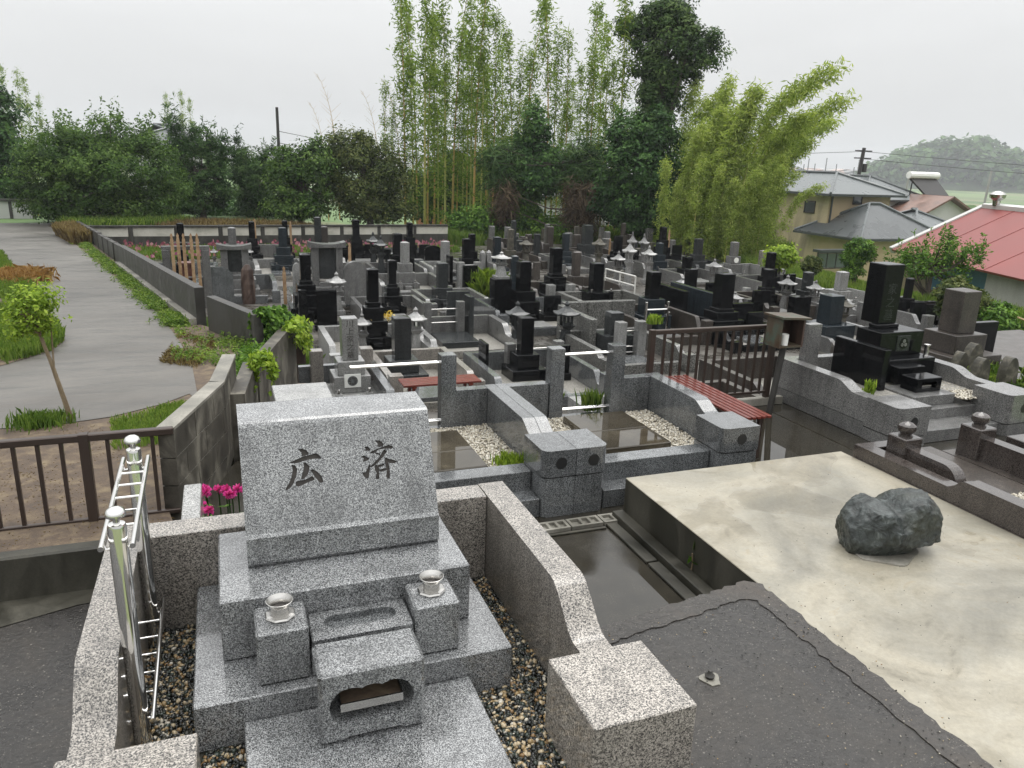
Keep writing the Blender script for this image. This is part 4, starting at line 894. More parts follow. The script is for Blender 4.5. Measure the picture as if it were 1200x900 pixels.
# brown tomb to the right
p, w_, h = from_px(1101, 1139, 337, 388, .55, -.25)
t = wagata(p.x, p.y, -.25, w_, h, .55, M['brown'], 'large weathered brown gravestone right of the black tomb', tiers=2, enc=None, incense=False, vases=False)
B(p.x + .3, p.x + 1.1, p.y + .2, p.y + .3, -.25, .35, .006).build('side_panel', M['black'], t)
# crest on the pale stone
p, w_, h = from_px(854.5, 865, 283, 300, .8)
for o in (DONE['pale grey gravestone with a round white crest below the bamboo'],):
    MB().prism([(p.x + .09 * math.cos(a), G + .8 - .12 + .09 * math.sin(a)) for a in np.linspace(0, 6.283, 17)[:-1]], 'y', p.y - w_ * 1.7 * .92 / 2 - .012, p.y - w_ * 1.7 * .92 / 2 - .002).build('crest', M['cup'], o)
# wide stones, steles, panels
def stele(x, yt, H, wd, th, mat, label, g=G, base=True, name='name_stele', shape='flat', along='x', mb=None):
    p = at(x, yt, g + H); t = thing(name, (p.x, p.y, g), label, 'stele')
    a, b = (wd / 2, th / 2) if along == 'x' else (th / 2, wd / 2); z0 = g + (.12 if base else 0)
    if base: B(p.x - a - .06, p.x + a + .06, p.y - b - .06, p.y + b + .06, g, z0 - .001, .006).build('base', mb or mat, t)
    if shape == 'arch':
        n = 12; fr = .55 if name == 'old_gravestone' else .8; pl = [(p.x - a, z0), (p.x - a, g + H * fr)] + [(p.x - a * math.cos(math.pi * i / n), g + H * fr + H * (1 - fr) * math.sin(math.pi * i / n)) for i in range(1, n)] + [(p.x + a, g + H * fr), (p.x + a, z0)]
        MB().prism(pl, 'y', p.y - b, p.y + b).build('panel', mat, t)
    else: B(p.x - a, p.x + a, p.y - b, p.y + b, z0, g + H, .008).build('panel', mat, t)
    return t, p
stele(382, 339.5, .85, .42, .12, M['black'], 'wide black panel right of centre before the flared black tomb')
stele(354, 339.5, .85, .17, .14, M['black'], 'narrow black panel left of the wide one before the flared black tomb')
stele(347.5, 308, 1.0, .22, .12, M['gr_light'], 'pale grey panel left of the flared black tomb', shape='arch')
stele(416, 306, 1.15, .55, .2, M['gr_mid'], 'arched grey headstone with dark plinth left of the tall black stone', shape='arch', name='gravestone', mb=M['gr_dark'])
stele(537, 341, .85, .5, .1, M['gr_dark'], 'low dark panel right of the dark grey gravestone')
stele(550, 346, .95, .35, .1, M['gr_dark'], 'dark panel standing before the low dark one, edge on', along='y')
stele(507, 287.5, .8, .55, .12, M['black'], 'arched black stele at the back before the pink flowers', shape='arch')
stele(527, 299, .9, .4, .1, M['black'], 'black panel edge on beside the rough hewn pale stone', along='y')
stele(551, 311, .75, .42, .12, M['black'], 'black panel framed by the white granite gate')
stele(567, 400, .72, .4, .05, M['black'], 'thin black glass like panel right of the second bench', along='y')
stele(938, 347, .62, .5, .25, M['black'], 'low black block behind the rusty metal box')
stele(870, 355, .6, .55, .14, M['black'], 'low black panel right of the large black stone by the fence')
stele(1083, 353, .65, .7, .14, M['black'], 'low black panel right of the large black tomb')
stele(787, 336, .85, 1.3, .12, M['black'], 'black side panel left of the dark sloping wall', along='y')
stele(814, 337, .85, 1.9, .14, M['gr_blue'], 'long dark blue sloping side wall behind the brown fence', along='y')
stele(893, 340, .7, .5, .1, M['black'], 'black low panel behind two pale gate posts')
stele(413, 282, .9, .3, .12, M['black'], 'black upright panel left of the tall plinth tomb at the far wall', along='y')
stele(587, 326, .98, .42, .36, M['black'], 'black block carrying the white lantern', name='lantern_block')
# natural stone stele
def nat(label, x, yb, yt, wpx, mat, seed):
    p = at(x, yb, G); k = dep(p) / FPX; H = (yb - yt) * k * 1.02; a = wpx * k / 2; rr = random.Random(seed)
    rows = 9; vs = []; n = 12
    for i in range(rows):
        t = i / (rows - 1); q = a * (1.05 - .25 * t ** 3) * (1 if i < rows - 1 else .35)
        for j in range(n):
            an = 2 * math.pi * j / n; f = 1 + rr.uniform(-.13, .13); vs.append((p.x + q * f * math.cos(an), p.y + q * .55 * f * math.sin(an), G + H * (t if i < rows - 1 else 1.0)))
    fs = [(i * n + j, i * n + (j + 1) % n, (i + 1) * n + (j + 1) % n, (i + 1) * n + j) for i in range(rows - 1) for j in range(n)] + [tuple((rows - 1) * n + j for j in range(n))]
    o = MB().add(vs, fs).build('natural_stone_stele', mat); tag(o, label, 'stele')
nat('rough dark brown standing stone with carved face behind the lane wall', 292, 356, 311, 14, M['darkwood'], 3)
# framed tomb and lintel tomb
def framed(x, yt, H, W_, label, dark, stone):
    p = at(x, yt, G + H); t = thing('framed_tomb', (p.x, p.y, G), label, 'gravestone'); a = W_ / 2
    MB().prism([(p.x - a - .06, G + H - .1)] + [(p.x - a - .06 + (W_ + .12) * i / 8, G + H - .02 + .06 * abs(i / 4 - 1) ** 2) for i in range(9)] + [(p.x + a + .06, G + H - .1)], 'y', p.y - .2, p.y + .2).build('lintel', stone, t)
    for s in (-1, 1): B(p.x + s * (a - .1) - .08, p.x + s * (a - .1) + .08, p.y - .12, p.y + .12, G + .45, G + H - .101, .005).build('pillar', stone, t)
    B(p.x - a + .19, p.x + a - .19, p.y - .06, p.y + .06, G + .62, G + H - .13, .005).build('headstone', dark, t); B(p.x - a + .19, p.x + a - .19, p.y - .2, p.y - .07, G + .45, G + .55, .004).build('sill', stone, t)
    B(p.x - a - .12, p.x + a + .12, p.y - .3, p.y + .3, G + .22, G + .449, .006).build('upper_plinth', stone, t); B(p.x - a - .2, p.x + a + .2, p.y - .42, p.y + .36, G, G + .219, .006).build('lower_plinth', stone, t)
    B(p.x - a - .3, p.x - a - .13, p.y - .3, p.y - .1, G, G + .8, .005).build('name_post', stone, t)
    SPOTS.append([p.x, p.y, .95, 1.3, .5, 'gr_cool', label]); return t
framed(382.5, 284.5, 1.5, .78, 'grey stone framed tomb with curved lintel and dark panel inside', M['gr_dark'], M['gr_mid'])
framed(274, 287, 1.3, .72, 'grey lintel tomb with low dark headstone left of the carved standing stone', M['gr_dark'], M['gr_mid'])
# rack of wooden boards
def rack():
    p = at(217, 288, G + 1.45); t = thing('board_rack', (p.x, p.y, G), 'grey stone rack with lintel holding upright wooden boards at far left', 'rack'); X, Y = p.x, p.y
    B(X - .52, X + .52, Y - .07, Y + .07, G + 1.36, G + 1.45, .006).build('lintel', M['gr_mid'], t)
    for s in (-1, 1): B(X + s * .42 - .09, X + s * .42 + .09, Y - .08, Y + .08, G, G + 1.359, .006).build('pillar', M['gr_mid'], t)
    for s in (-1, 1): MB().prism([(X + s * .52, G), (X + s * .52, G + .95), (X + s * .8, G + .95), (X + s * 1.0, G + .8), (X + s * 1.0, G)], 'y', Y - .06, Y + .06).build('side_panel', M['gr_cool'], t)
    for z in (.75, 1.55): B(X - .33, X + .33, Y - .13, Y - .1, G + z - .03, G + z, .0).build('crossbar', M['gr_light'], t)
    for k, x in enumerate((-.27, -.14, -.02, .14, .27)):
        b = MB().prism([(X + x - .035, G + .1), (X + x - .035, G + 1.6), (X + x - .02, G + 1.66), (X + x - .03, G + 1.7), (X + x, G + 1.76), (X + x + .03, G + 1.7), (X + x + .02, G + 1.66), (X + x + .035, G + 1.6), (X + x + .035, G + .1)], 'y', Y - .16, Y - .145).build('memorial_board', M['wood'])
        tag(b, 'narrow pale wooden memorial board standing in the grey stone rack', 'wooden board', 'wooden boards in the rack')
rack()
def board(x, yt, Yb, label):
    d = ray(x, yt); p = CAM + d * (Yb / d.y); H = p.z - G
    b = MB().prism([(p.x - .04, G), (p.x - .04, G + H - .15), (p.x - .02, G + H - .1), (p.x - .035, G + H - .06), (p.x, G + H), (p.x + .035, G + H - .06), (p.x + .02, G + H - .1), (p.x + .04, G + H - .15), (p.x + .04, G)], 'y', p.y, p.y + .016).build('memorial_board', M['wood']); tag(b, label, 'wooden board')
board(298, 256, 28.1, 'wooden memorial board behind the narrow black stone near the far left wall'); board(340, 259, 28.4, 'wooden memorial board right of the half hidden black stone at far left')
board(274, 276, 24.4, 'wooden memorial board above the grey lintel tomb'); board(332.5, 312, 19.6, 'wooden memorial board standing before the slate grey stone at left')
board(409.5, 284, 22.5, 'wooden memorial board above the arched grey headstone'); board(715.5, 279, 24.9, 'wooden memorial board left of the black stone in the back rows'); board(785, 269, 26.2, 'wooden memorial board beside the small black stone under the bamboo')
# lanterns
def lantern(x, yt, H, mat, label, g=G, roofw=.5, name='stone_lantern', p=None):
    p = p or at(x, yt, g + H); t = thing(name, (p.x, p.y, g), label, 'lantern'); X, Y = p.x, p.y; r = roofw / 2; k = H
    B(X - r * .72, X + r * .72, Y - r * .72, Y + r * .72, g, g + k * .1, .006).build('base', mat, t)
    MB().frust(X, Y, g + k * .1, g + k * .46, r * .5, r * .5, r * .28, r * .28).build('shaft', mat, t)
    MB().frust(X, Y, g + k * .46, g + k * .55, r * .3, r * .3, r * .62, r * .62).build('tray', mat, t)
    fb = MB()
    for sx in (-1, 1):
        for sy in (-1, 1): fb.box(X + sx * r * .34 - r * .09, X + sx * r * .34 + r * .09, Y + sy * r * .34 - r * .09, Y + sy * r * .34 + r * .09, g + k * .551, g + k * .737)
    fb.box(X - r * .3, X + r * .3, Y - r * .3, Y + r * .3, g + k * .551, g + k * .6); fb.build('fire_box', mat, t)
    n = 8; vs = []; fs = []
    for rr_, z in ((1.15, .735), (1.17, .76), (.72, .8), (.36, .855), (.14, .9)):
        for j in range(n * 2):
            a = 2 * math.pi * j / (n * 2) + math.pi / 4; sq = 1 / max(abs(math.cos(a - math.pi / 4 + math.pi / 4)), abs(math.sin(a))); corner = (j % 4 == 0)
            q = r * rr_ * min(sq, 1.3) * .82; vs.append((X + q * math.cos(a), Y + q * math.sin(a), g + k * (z + (.025 if corner and rr_ > .9 else 0))))
    for i in range(4):
        for j in range(16): fs.append((i * 16 + j, i * 16 + (j + 1) % 16, (i + 1) * 16 + (j + 1) % 16, (i + 1) * 16 + j))
    fs += [tuple(range(15, -1, -1)), tuple(64 + j for j in range(16))]
    MB().add(vs, fs).build('roof', mat, t)
    MB().lathe([(r * .15, g + k * .9), (r * .2, g + k * .915), (r * .21, g + k * .94), (r * .1, g + k * .97), (0, g + k)], X, Y, 10).build('finial', mat, t, True)
    return t
LDIM = ('white stone lantern before the arched grey headstone', 'white tiered pagoda lantern', 'white pedestal lantern left of the slate grey stone', 'white stone lantern behind the broad dark slab stone')
LT = [(394,318,1.0,'gr_light','white stone lantern before the arched grey headstone',.55),(487,359,.95,'gr_light','white stone lantern behind the broad dark slab stone',.5),(424,366,.85,'gr_light','white stone lantern behind the light inscribed stone',.42),
 (607,352,1.05,'gr_dark','dark stone lantern behind the near black gravestone',.5),(665,352,1.05,'gr_dark','dark stone lantern with wide roof before the rough stone wall',.55),
 (437,271,1.3,'gr_dark','left one of two dark lanterns with pale caps at the back',.5),(446,275,1.3,'gr_dark','right one of two dark lanterns with pale caps at the back',.5),
 (617,277,1.1,'old','mossy old stone lantern behind the broad black gravestone',.55),(703,274,1.4,'old','beige weathered lantern before the palms',.5),
 (725.5,293.5,1.1,'gr_light','white lantern left of the white pagoda lantern',.5),(739,280,1.5,'gr_light','white tiered pagoda lantern',.45),(742,270.5,1.5,'gr_light','small white lantern behind the pagoda lantern',.35),(755.5,273,1.4,'gr_light','small white lantern under the tall tree, right of the pagoda lantern',.38),
 (761.5,287,1.2,'gr_light','white pedestal lantern left of the slate grey stone',.5),(838,302.5,1.0,'gr_light','white lantern behind the large black stone by the fence',.5),(924,321.5,1.0,'gr_light','pale lantern left of the dark green grey stone',.5),
 (957,327.5,.95,'gr_light','pale two tier lantern right of the dark green grey stone',.45),(991,347,.9,'old','old lantern in a heap of stones left of the large black tomb',.45),(862,341,.7,'gr_light','low white lantern right of the large black stone by the fence',.45),
 (801,324,.75,'gr_mid','wide grey bowl lantern between two black stones',.6),(1152,353,.9,'gr_light','pale lantern before the yellowing hedge at right',.5),(250,288,.8,'gr_mid','small lantern left of the grey lintel tomb',.3),(292,288,.8,'gr_mid','small lantern right of the grey lintel tomb',.3)]
lantern(0, 0, .62, M['gr_light'], 'white stone lantern on the black block', g=G + .98, roofw=.44, p=at(587, 326, G + .98))
for x, yt, H, mt, lab, rw in LT: lantern(x, yt, H, M['gr_mid' if mt == 'gr_light' and lab not in LDIM else mt], lab.replace('white', 'pale') if mt == 'gr_light' and lab not in LDIM else lab, roofw=rw * .84)
# kerbed plots around the stones
def kerbs():
    for s in SPOTS: s += [s[0] - s[2], s[0] + s[2], s[1] - s[3], s[1] + s[4]]
    for it in range(4):
        for i in range(len(SPOTS)):
            for j in range(i):
                a, b = SPOTS[i], SPOTS[j]; ox = min(a[8], b[8]) - max(a[7], b[7]); oy = min(a[10], b[10]) - max(a[9], b[9])
                if ox > -.04 and oy > -.04:
                    if ox < oy:
                        lo, hi = (a, b) if a[0] < b[0] else (b, a); mid = (max(lo[7], hi[7]) + min(lo[8], hi[8])) / 2; lo[8] = max(lo[0] + .25, mid - .03); hi[7] = min(hi[0] - .25, mid + .03)
                    else:
                        lo, hi = (a, b) if a[1] < b[1] else (b, a); mid = (max(lo[9], hi[9]) + min(lo[10], hi[10])) / 2; lo[10] = max(lo[1] + .25, mid - .03); hi[9] = min(hi[1] - .3, mid + .03)
    rr = random.Random(5)
    for s in SPOTS:
        X, Y, _, _, _, mt, short, x0, x1, y0, y1 = s; mat = M[mt]
        if x1 - x0 < .6 or y1 - y0 < .6: continue
        H = rr.uniform(.18, .34); hb = H + rr.uniform(.1, .26); th = rr.uniform(.09, .13)
        t = thing('stone_kerb', ((x0 + x1) / 2, (y0 + y1) / 2, G), 'stone kerb around the ' + short, 'kerb')
        for a, b in ((x0, x0 + th), (x1 - th, x1)):
            MB().prism([(y1, G), (y1, G + hb), (y0 + .5, G + hb)] + [(y, G + z) for y, z in ogee(y0 + .5, y0 + .3, hb, H)][1:] + [(y0 + .18, G + H), (y0 + .18, G)], 'x', a, b).build('side_wall', mat, t)
            B((a + b) / 2 - .1, (a + b) / 2 + .1, y0, y0 + .178, G, G + H + rr.choice((.04, .08, .24)), .006).build('front_post', mat, t)
        B(x0 + th + .002, x1 - th - .002, y1 - th, y1, G, G + hb - .003, .004).build('back_wall', mat, t)
        if 'black' in short[:14] and x1 - X > .62 and y1 - y0 > 1.2 and rr.random() < .75 and len(short.split()) < 13:
            sx = x1 - th - .3; sb = thing('name_stele', (sx, Y - .35, G), 'low panel beside ' + short, 'stele')
            B(sx - .27, sx + .2, Y - .42, Y - .28, G + .081, G + .2, .005).build('base', M['black'], sb); B(sx - .23, sx + .17, Y - .39, Y - .31, G + .201, G + .2 + rr.uniform(.38, .55), .006).build('panel', M['black'], sb)
        if rr.random() < .7: B(x0 + .25, x1 - .25, y0 + .03, y0 + .15, G, G + H * .7, .004).build('front_kerb', mat, t)
        B(x0 + th, x1 - th, y0 + .15, y1 - th, G + .002, G + .08).build('gravel_bed', M['gravel' if rr.random() < .55 else 'floor2'], t)
        if y1 - y0 > 1.5: B((x0 + x1) / 2 - .28, (x0 + x1) / 2 + .28, y0 + .2, Y - .62, G + .081, G + .15, .005).build('paving_slab', M[rr.choice(('gr_mid', 'gr_light', 'gr_cool'))], t)
kerbs()
# posts, gates and rails
def gate(x0, x1, yt, H, mat, label, g=G, railz=(.75,), w_=.12, pw='gr_light', rail='gr_light', rr_=.02, ball=False):
    a = at(x0, yt, g + H); b = at(x1, yt, g + H); b.y = a.y; b = Vector((at(x1, yt, g + H).x, a.y, 0)); t = thing('gate', ((a.x + b.x) / 2, a.y, g), label, 'gate')
    for x in (a.x, b.x):
        B(x - w_ / 2, x + w_ / 2, a.y - w_ / 2, a.y + w_ / 2, g, g + H, .006).build('gate_post', mat, t)
        if ball: MB().lathe([(w_ * .5, g + H), (w_ * .55, g + H + .03), (w_ * .35, g + H + .08), (0, g + H + .12)], x, a.y, 10).build('post_cap', mat, t, True)
    for z in railz: MB().tube([(a.x, a.y, g + H * z), (b.x, a.y, g + H * z)], rr_, 8).build('rail', M[rail], t)
    return t
gate(540, 560, 307, .75, M['gr_light'], 'white granite gate in front of the framed black panel', railz=(.85, .2), w_=.18, rr_=.035)
gate(645.5, 670.5, 333.5, .55, M['gr_light'], 'white gate of two posts and one rail in mid cemetery', railz=(.6,), w_=.2, rr_=.018)
gate(565.5, 573, 297.5, .75, M['gr_light'], 'pair of round capped granite posts before the bluish stone', railz=(), w_=.16, ball=True)
gate(758, 786, 354, .78, M['steel'], 'silver pipe gate in front of a black gravestone', railz=(.78,), w_=.045, rail='steel', rr_=.018)
gate(875, 893.5, 337, .5, M['gr_light'], 'pair of pale gate posts with one rail behind the rusty box', railz=(.65,), w_=.16, rr_=.02)
gate(500.5, 541.5, 354, .85, M['gr_mid'], 'tall granite rail posts around the dark flat stone plot', railz=(.82, .5, .12), w_=.15, rail='steel_dull', rr_=.012)
gate(728, 754, 377, .75, M['gr_light'], 'pale granite posts with steel rails left of the brown fence', railz=(.75, .35, .2), w_=.18, rail='steel_dull', rr_=.012)
gate(598, 660, 402, .6, M['gr_mid'], 'short granite posts with a steel rail around the near black gravestone', railz=(.8,), w_=.16, rail='steel_dull', rr_=.012)
gate(370, 431, 410, .75, M['gr_wall'], 'speckled granite posts flanking the light inscribed gravestone', railz=(), w_=.19)
wr = thing('hand_rail', (*at(727, 336, G)[:2], G), 'white pipe handrail sloping beside the black stones', 'handrail')
a, b = at(710, 315, G + .8), at(745, 324, G + .8)
for z in (0, -.25): MB().tube([a + zz * z, b + zz * z], .022, 8).build('rail', M['white_pipe'], wr)
for q in (a, (a + b) / 2, b): MB().tube([q, (q.x, q.y, G)], .022, 8).build('post', M['white_pipe'], wr)
q0, q1 = at(1184, 396, -1.2), at(1199, 402, -1.2); wr = thing('hand_rail', tuple(q0), 'cream pipe handrail at the right edge by the steps', 'handrail')
a = Vector((q0.x, q0.y, hz(1184, 370, q0))); b = Vector((q1.x, q1.y, hz(1199, 376, q1)))
MB().tube([a, b], .022, 8).build('rail', M['wood'], wr)
for q in (a, b): MB().tube([q, (q.x, q.y, -1.2)], .022, 8).build('post', M['white_pipe'], wr)
# flat lid plot
p = at(530, 396, G + .22); o = thing('flat_grave', (p.x, p.y, G), 'dark flat stone with pale gravel between granite rail posts', 'grave')
B(p.x - .32, p.x + .42, p.y - .45, p.y + .45, G + .1, G + .24, .01).build('lid_slab', M['gr_dark'], o); B(p.x - .6, p.x + .95, p.y - .7, p.y + .7, G, G + .12).build('gravel_bed', M['gravel'], o)
MB().prism([(p.y + .75, G), (p.y + .75, G + .5), (p.y - .1, G + .5)] + [(y, G + z) for y, z in ogee(p.y - .1, p.y - .4, .5, .32)][1:] + [(p.y - 1.1, G + .32), (p.y - 1.1, G)], 'x', p.x + .98, p.x + 1.1).build('side_wall', M['gr_mid'], o)
MB().prism([(p.y + .75, G), (p.y + .75, G + .5), (p.y - .1, G + .5)] + [(y, G + z) for y, z in ogee(p.y - .1, p.y - .4, .5, .32)][1:] + [(p.y - 1.1, G + .32), (p.y - 1.1, G)], 'x', p.x - .75, p.x - .63).build('side_wall', M['gr_mid'], o)
B(p.x - .63, p.x + .98, p.y + .7, p.y + .8, G, G + .5).build('back_wall', M['gr_mid'], o)
# rough stone enclosure
p = at(682, 364, G + .75); o = thing('rough_stone_wall', (p.x, p.y, G), 'rough dark granite wall forming a corner behind the dark lantern', 'wall')
q = at(746, 352, G + .75)
for k in range(3):
    x0 = p.x + (q.x - p.x) * k / 3; x1 = p.x + (q.x - p.x) * (k + 1) / 3
    B(x0 + .004, x1 - .004, p.y + .9, p.y + 1.05, G, G + .75, .012).build('stone_panel', M['rough'], o)
for k in range(2): B(p.x - .15, p.x - .01, p.y + .88 - (k + 1) * .8, p.y + .88 - k * .8 - .008, G, G + .72, .012).build('stone_panel', M['rough'], o)
# brown metal box on a post by the retaining wall, and hoop
p = at(345, 398, -.1); o = thing('metal_box', (p.x, p.y, G), 'brown sheet metal box on a post by the retaining wall', 'box')
MB().tube([(p.x, p.y, G), (p.x, p.y, -.4)], .035, 8).build('post', M['alu'], o); B(p.x - .13, p.x + .13, p.y - .15, p.y + .15, -.42, -.125, .004).build('body', M['darkwood'], o)
B(p.x - .15, p.x + .15, p.y - .22, p.y + .2, -.124, -.09, .004).build('lid', M['boxmetal'], o)
hp = MB(); n = 20; cx, cy = p.x + .03, p.y - .35
hp.tube([(cx + .22 * math.cos(a), cy + .22 * math.sin(a), -.72) for a in np.linspace(0, 6.283, n)], .02, 6); o = thing('wire_hoop', (cx, cy, G), 'pale round hoop basket standing under the brown metal box', 'basket')
hp.build('rim', M['wood'], o); 
for k in range(8): a = k * .785; MB().tube([(cx + .22 * math.cos(a), cy + .22 * math.sin(a), -.72), (cx + .17 * math.cos(a), cy + .17 * math.sin(a), G)], .014, 5).build('stave', M['wood'], o)
# brown box on post far left
p = at(218, 307, G + 1.0); o = thing('metal_box', (p.x, p.y, G), 'small brown box on a post before the wooden boards', 'box'); MB().tube([(p.x, p.y, G), (p.x, p.y, G + .6)], .03, 6).build('post', M['alu'], o); B(p.x - .16, p.x + .16, p.y - .13, p.y + .13, G + .6, G + .95, .004).build('body', M['boxmetal'], o); B(p.x - .19, p.x + .19, p.y - .17, p.y + .17, G + .951, G + 1., .004).build('lid', M['boxmetal'], o)
# plots seen through the brown fence
for x0, x1, y0, y1, hb, mt, lab in ((4.35, 5.3, 7.0, 9.2, .5, 'gr_light', 'pale scrolled granite kerb with gravel seen through the brown fence'), (5.5, 7.2, 7.3, 9.6, .45, 'brown', 'brown stained stone kerb with gravel right of the pale one behind the fence'), (7.4, 9.0, 8.3, 10.6, .5, 'brown', 'brown stone kerb behind the rusty metal box')):
    t = thing('stone_kerb', ((x0 + x1) / 2, (y0 + y1) / 2, G), lab, 'kerb')
    for a in (x0, x1 - .12): MB().prism([(y1, G), (y1, G + hb), (y0 + .9, G + hb)] + [(y, G + z) for y, z in ogee(y0 + .9, y0 + .55, hb, hb * .6)][1:] + [(y0, G + hb * .6), (y0, G)], 'x', a, a + .12).build('side_wall', M[mt], t)
    B(x0 + .122, x1 - .122, y1 - .12, y1, G, G + hb - .004, .004).build('back_wall', M[mt], t); B(x0 + .122, x1 - .122, y0, y0 + .12, G, G + hb * .5, .004).build('front_kerb', M[mt], t)
    B(x0 + .122, x1 - .122, y0 + .121, y1 - .121, G + .002, G + .12).build('gravel_bed', M['gravel'], t)
# small weathered stones in the back rows, and mossy ones at right
rr = random.Random(21); n = 0
for k in range(200):
    if n >= 34: break
    x = rr.uniform(575, 840); yb = rr.uniform(286, 306) + (x - 600) * .012; H = rr.uniform(.5, 1.05); p = at(x, yb, G)
    if any(abs(p.x - s[0]) < .55 and abs(p.y - s[1]) < .55 for s in SPOTS): continue
    SPOTS.append([p.x, p.y]); n += 1; w_ = rr.uniform(.18, .3); mt = rr.choice(('old', 'brown', 'gr_dark', 'rough', 'gr_mid'))
    t = thing('old_gravestone', (p.x, p.y, G), 'small weathered gravestone among the crowded back rows below the bamboo', 'gravestone', 'weathered stones in the back rows')
    B(p.x - w_ / 2, p.x + w_ / 2, p.y - w_ * .4, p.y + w_ * .4, G + .18, G + H, .02).build('headstone', M[mt], t); B(p.x - w_, p.x + w_, p.y - w_ * .9, p.y + w_ * .9, G, G + .179, .012).build('plinth', M[mt], t)
for x, yt, wd, lab in ((1143, 402, .3, 'square mossy old stone behind the scrolled granite wall'), (1127, 412, .2, 'small round topped mossy stone left of the square mossy one'), (1152, 419, .24, 'round topped mossy stone with a niche before the square mossy one'), (1185, 418, .26, 'mossy round stone at the right edge among weeds')):
    stele(x, yt, .5, wd * .8, .12, M['old'], lab, g=-.25, shape='arch', name='old_gravestone')
tag(struct(MB().prism([(7.3, 4.6), (13.5, 4.6), (13.5, 9.6), (9.2, 9.6), (7.3, 7.0)], 'z', -1.2, -.25).build('right_terrace', M['brown'])))

# ------------------------------------------------------------------ vegetation
def leaves(C_, size, aspect, droop=0., flat=.0, seed=0, var=None, nrm=None):
    """diamond leaves at the points C_; returns verts, faces, var"""
    n = len(C_); r = np.random.default_rng(seed)
    d = r.normal(0, 1, (n, 3)); d[:, 2] = d[:, 2] * (1 - flat) - droop
    if nrm is not None: d -= nrm * (d * nrm).sum(1)[:, None] * .8
    d /= np.linalg.norm(d, axis=1)[:, None] + 1e-9
    q = r.normal(0, 1, (n, 3)) if nrm is None else nrm + r.normal(0, .35, (n, 3)); u = np.cross(d, q); u /= np.linalg.norm(u, axis=1)[:, None] + 1e-9
    s = size * (.65 + .7 * r.random(n))[:, None]; w_ = s * aspect
    V_ = np.stack([C_, C_ + d * s * .5 + u * w_ * .5, C_ + d * s, C_ + d * s * .5 - u * w_ * .5], 1).reshape(-1, 3)
    F_ = np.arange(4 * n).reshape(n, 4)
    v = r.random(n) if var is None else np.clip(var + r.normal(0, .16, n), 0, 1)
    return V_, F_, np.repeat(v, 4)
def crown(blobs, ncl, per, rc_, size, aspect, seed, shell=.55, droop=.15, up_=.0, flat=.2, shoots=0, slen=.9):
    r = np.random.default_rng(seed); vol = np.array([b[3] * b[4] * b[5] for b in blobs]) ** .7
    ch = r.choice(len(blobs), ncl, p=vol / vol.sum()); b = np.array(blobs)[ch]
    d = r.normal(0, 1, (ncl, 3)); d /= np.linalg.norm(d, axis=1)[:, None]
    rad = shell + (1.08 - shell) * r.random(ncl) ** .6; cc = b[:, :3] + d * b[:, 3:6] * rad[:, None]
    cc += r.normal(0, .09, cc.shape) * b[:, 3:6]
    cl = np.clip(r.random(ncl) * .75 + .12, 0, 1)
    k = np.repeat(np.arange(ncl), per); g = r.normal(0, 1, (len(k), 3)); g /= np.linalg.norm(g, axis=1)[:, None]; g *= (r.random(len(k)) ** .4)[:, None]; rcl = rc_ * (.55 + .9 * r.random(ncl))
    P_ = cc[k] + g * rcl[k][:, None] * np.array([1, 1, .65 + up_])
    nr = g + np.array([0, 0, .55]) + d[k] * .5 + r.normal(0, .3, g.shape); nr /= np.linalg.norm(nr, axis=1)[:, None]
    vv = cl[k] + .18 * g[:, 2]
    if shoots:
        i = r.choice(np.where(d[:, 2] > -.1)[0], shoots); m_ = 26; kk = np.repeat(i, m_); t = r.random(len(kk)); sl = np.repeat(slen * (.4 + .8 * r.random(shoots)), m_); sd_ = d[kk] * .45 + np.array([0, 0, 1.]) + np.repeat(r.normal(0, .25, (shoots, 3)), m_, 0)
        Q_ = cc[kk] + sd_ * (t * sl)[:, None] + r.normal(0, 1, (len(kk), 3)) * (rc_ * .22 * (1.1 - t))[:, None]
        P_ = np.concatenate([P_, Q_]); n2 = r.normal(0, 1, Q_.shape); n2 /= np.linalg.norm(n2, axis=1)[:, None]; nr = np.concatenate([nr, n2]); vv = np.concatenate([vv, cl[kk] * .6 + .4 * t])
    return leaves(P_, size, aspect, droop, flat, seed + 1, np.clip(vv, 0, 1), nr), cc
def tree(name, label, base, blobs, mat, seed, ncl=220, per=45, rc_=.45, size=.16, aspect=.5, trunk=.14, bark='bark', limbs=12, group=None, shell=.5, droop=.15, up_=0, cat='tree', lean=(0, 0), shoots=0, slen=.9):
    t = thing(name, (0, 0, 0), label, cat, group); (V_, F_, v), cc = crown(blobs, ncl, per, rc_, size, aspect, seed, shell, droop, up_, shoots=shoots, slen=slen)
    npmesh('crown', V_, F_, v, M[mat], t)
    rr = random.Random(seed); m = MB(); zt = max(b[2] for b in blobs); bl = blobs[0]
    if trunk > 0:
        tp = Vector((bl[0], bl[1], bl[2] + bl[5] * .3)); mid = Vector((bl[0] * .4 + lean[0], bl[1] * .4 + lean[1], tp.z * .45))
        m.tube([(0, 0, -.3), (0, 0, .05), mid, tp], [trunk * 1.35, trunk, trunk * .75, trunk * .2], 9)
        for k in range(limbs):
            c = Vector(cc[rr.randrange(len(cc))]); s = rr.uniform(.35, .95); st = mid.lerp(tp, s) if s > .5 else Vector((0, 0, 0)).lerp(mid, s * 2)
            e = c; m.tube([st, st.lerp(e, .5) + Vector((0, 0, -.08 * (e - st).length + rr.uniform(-.1, .1))), e], [trunk * .42, trunk * .25, trunk * .06], 5)
        m.build('trunk', M[bark], t, True)
    t.location = base; return t
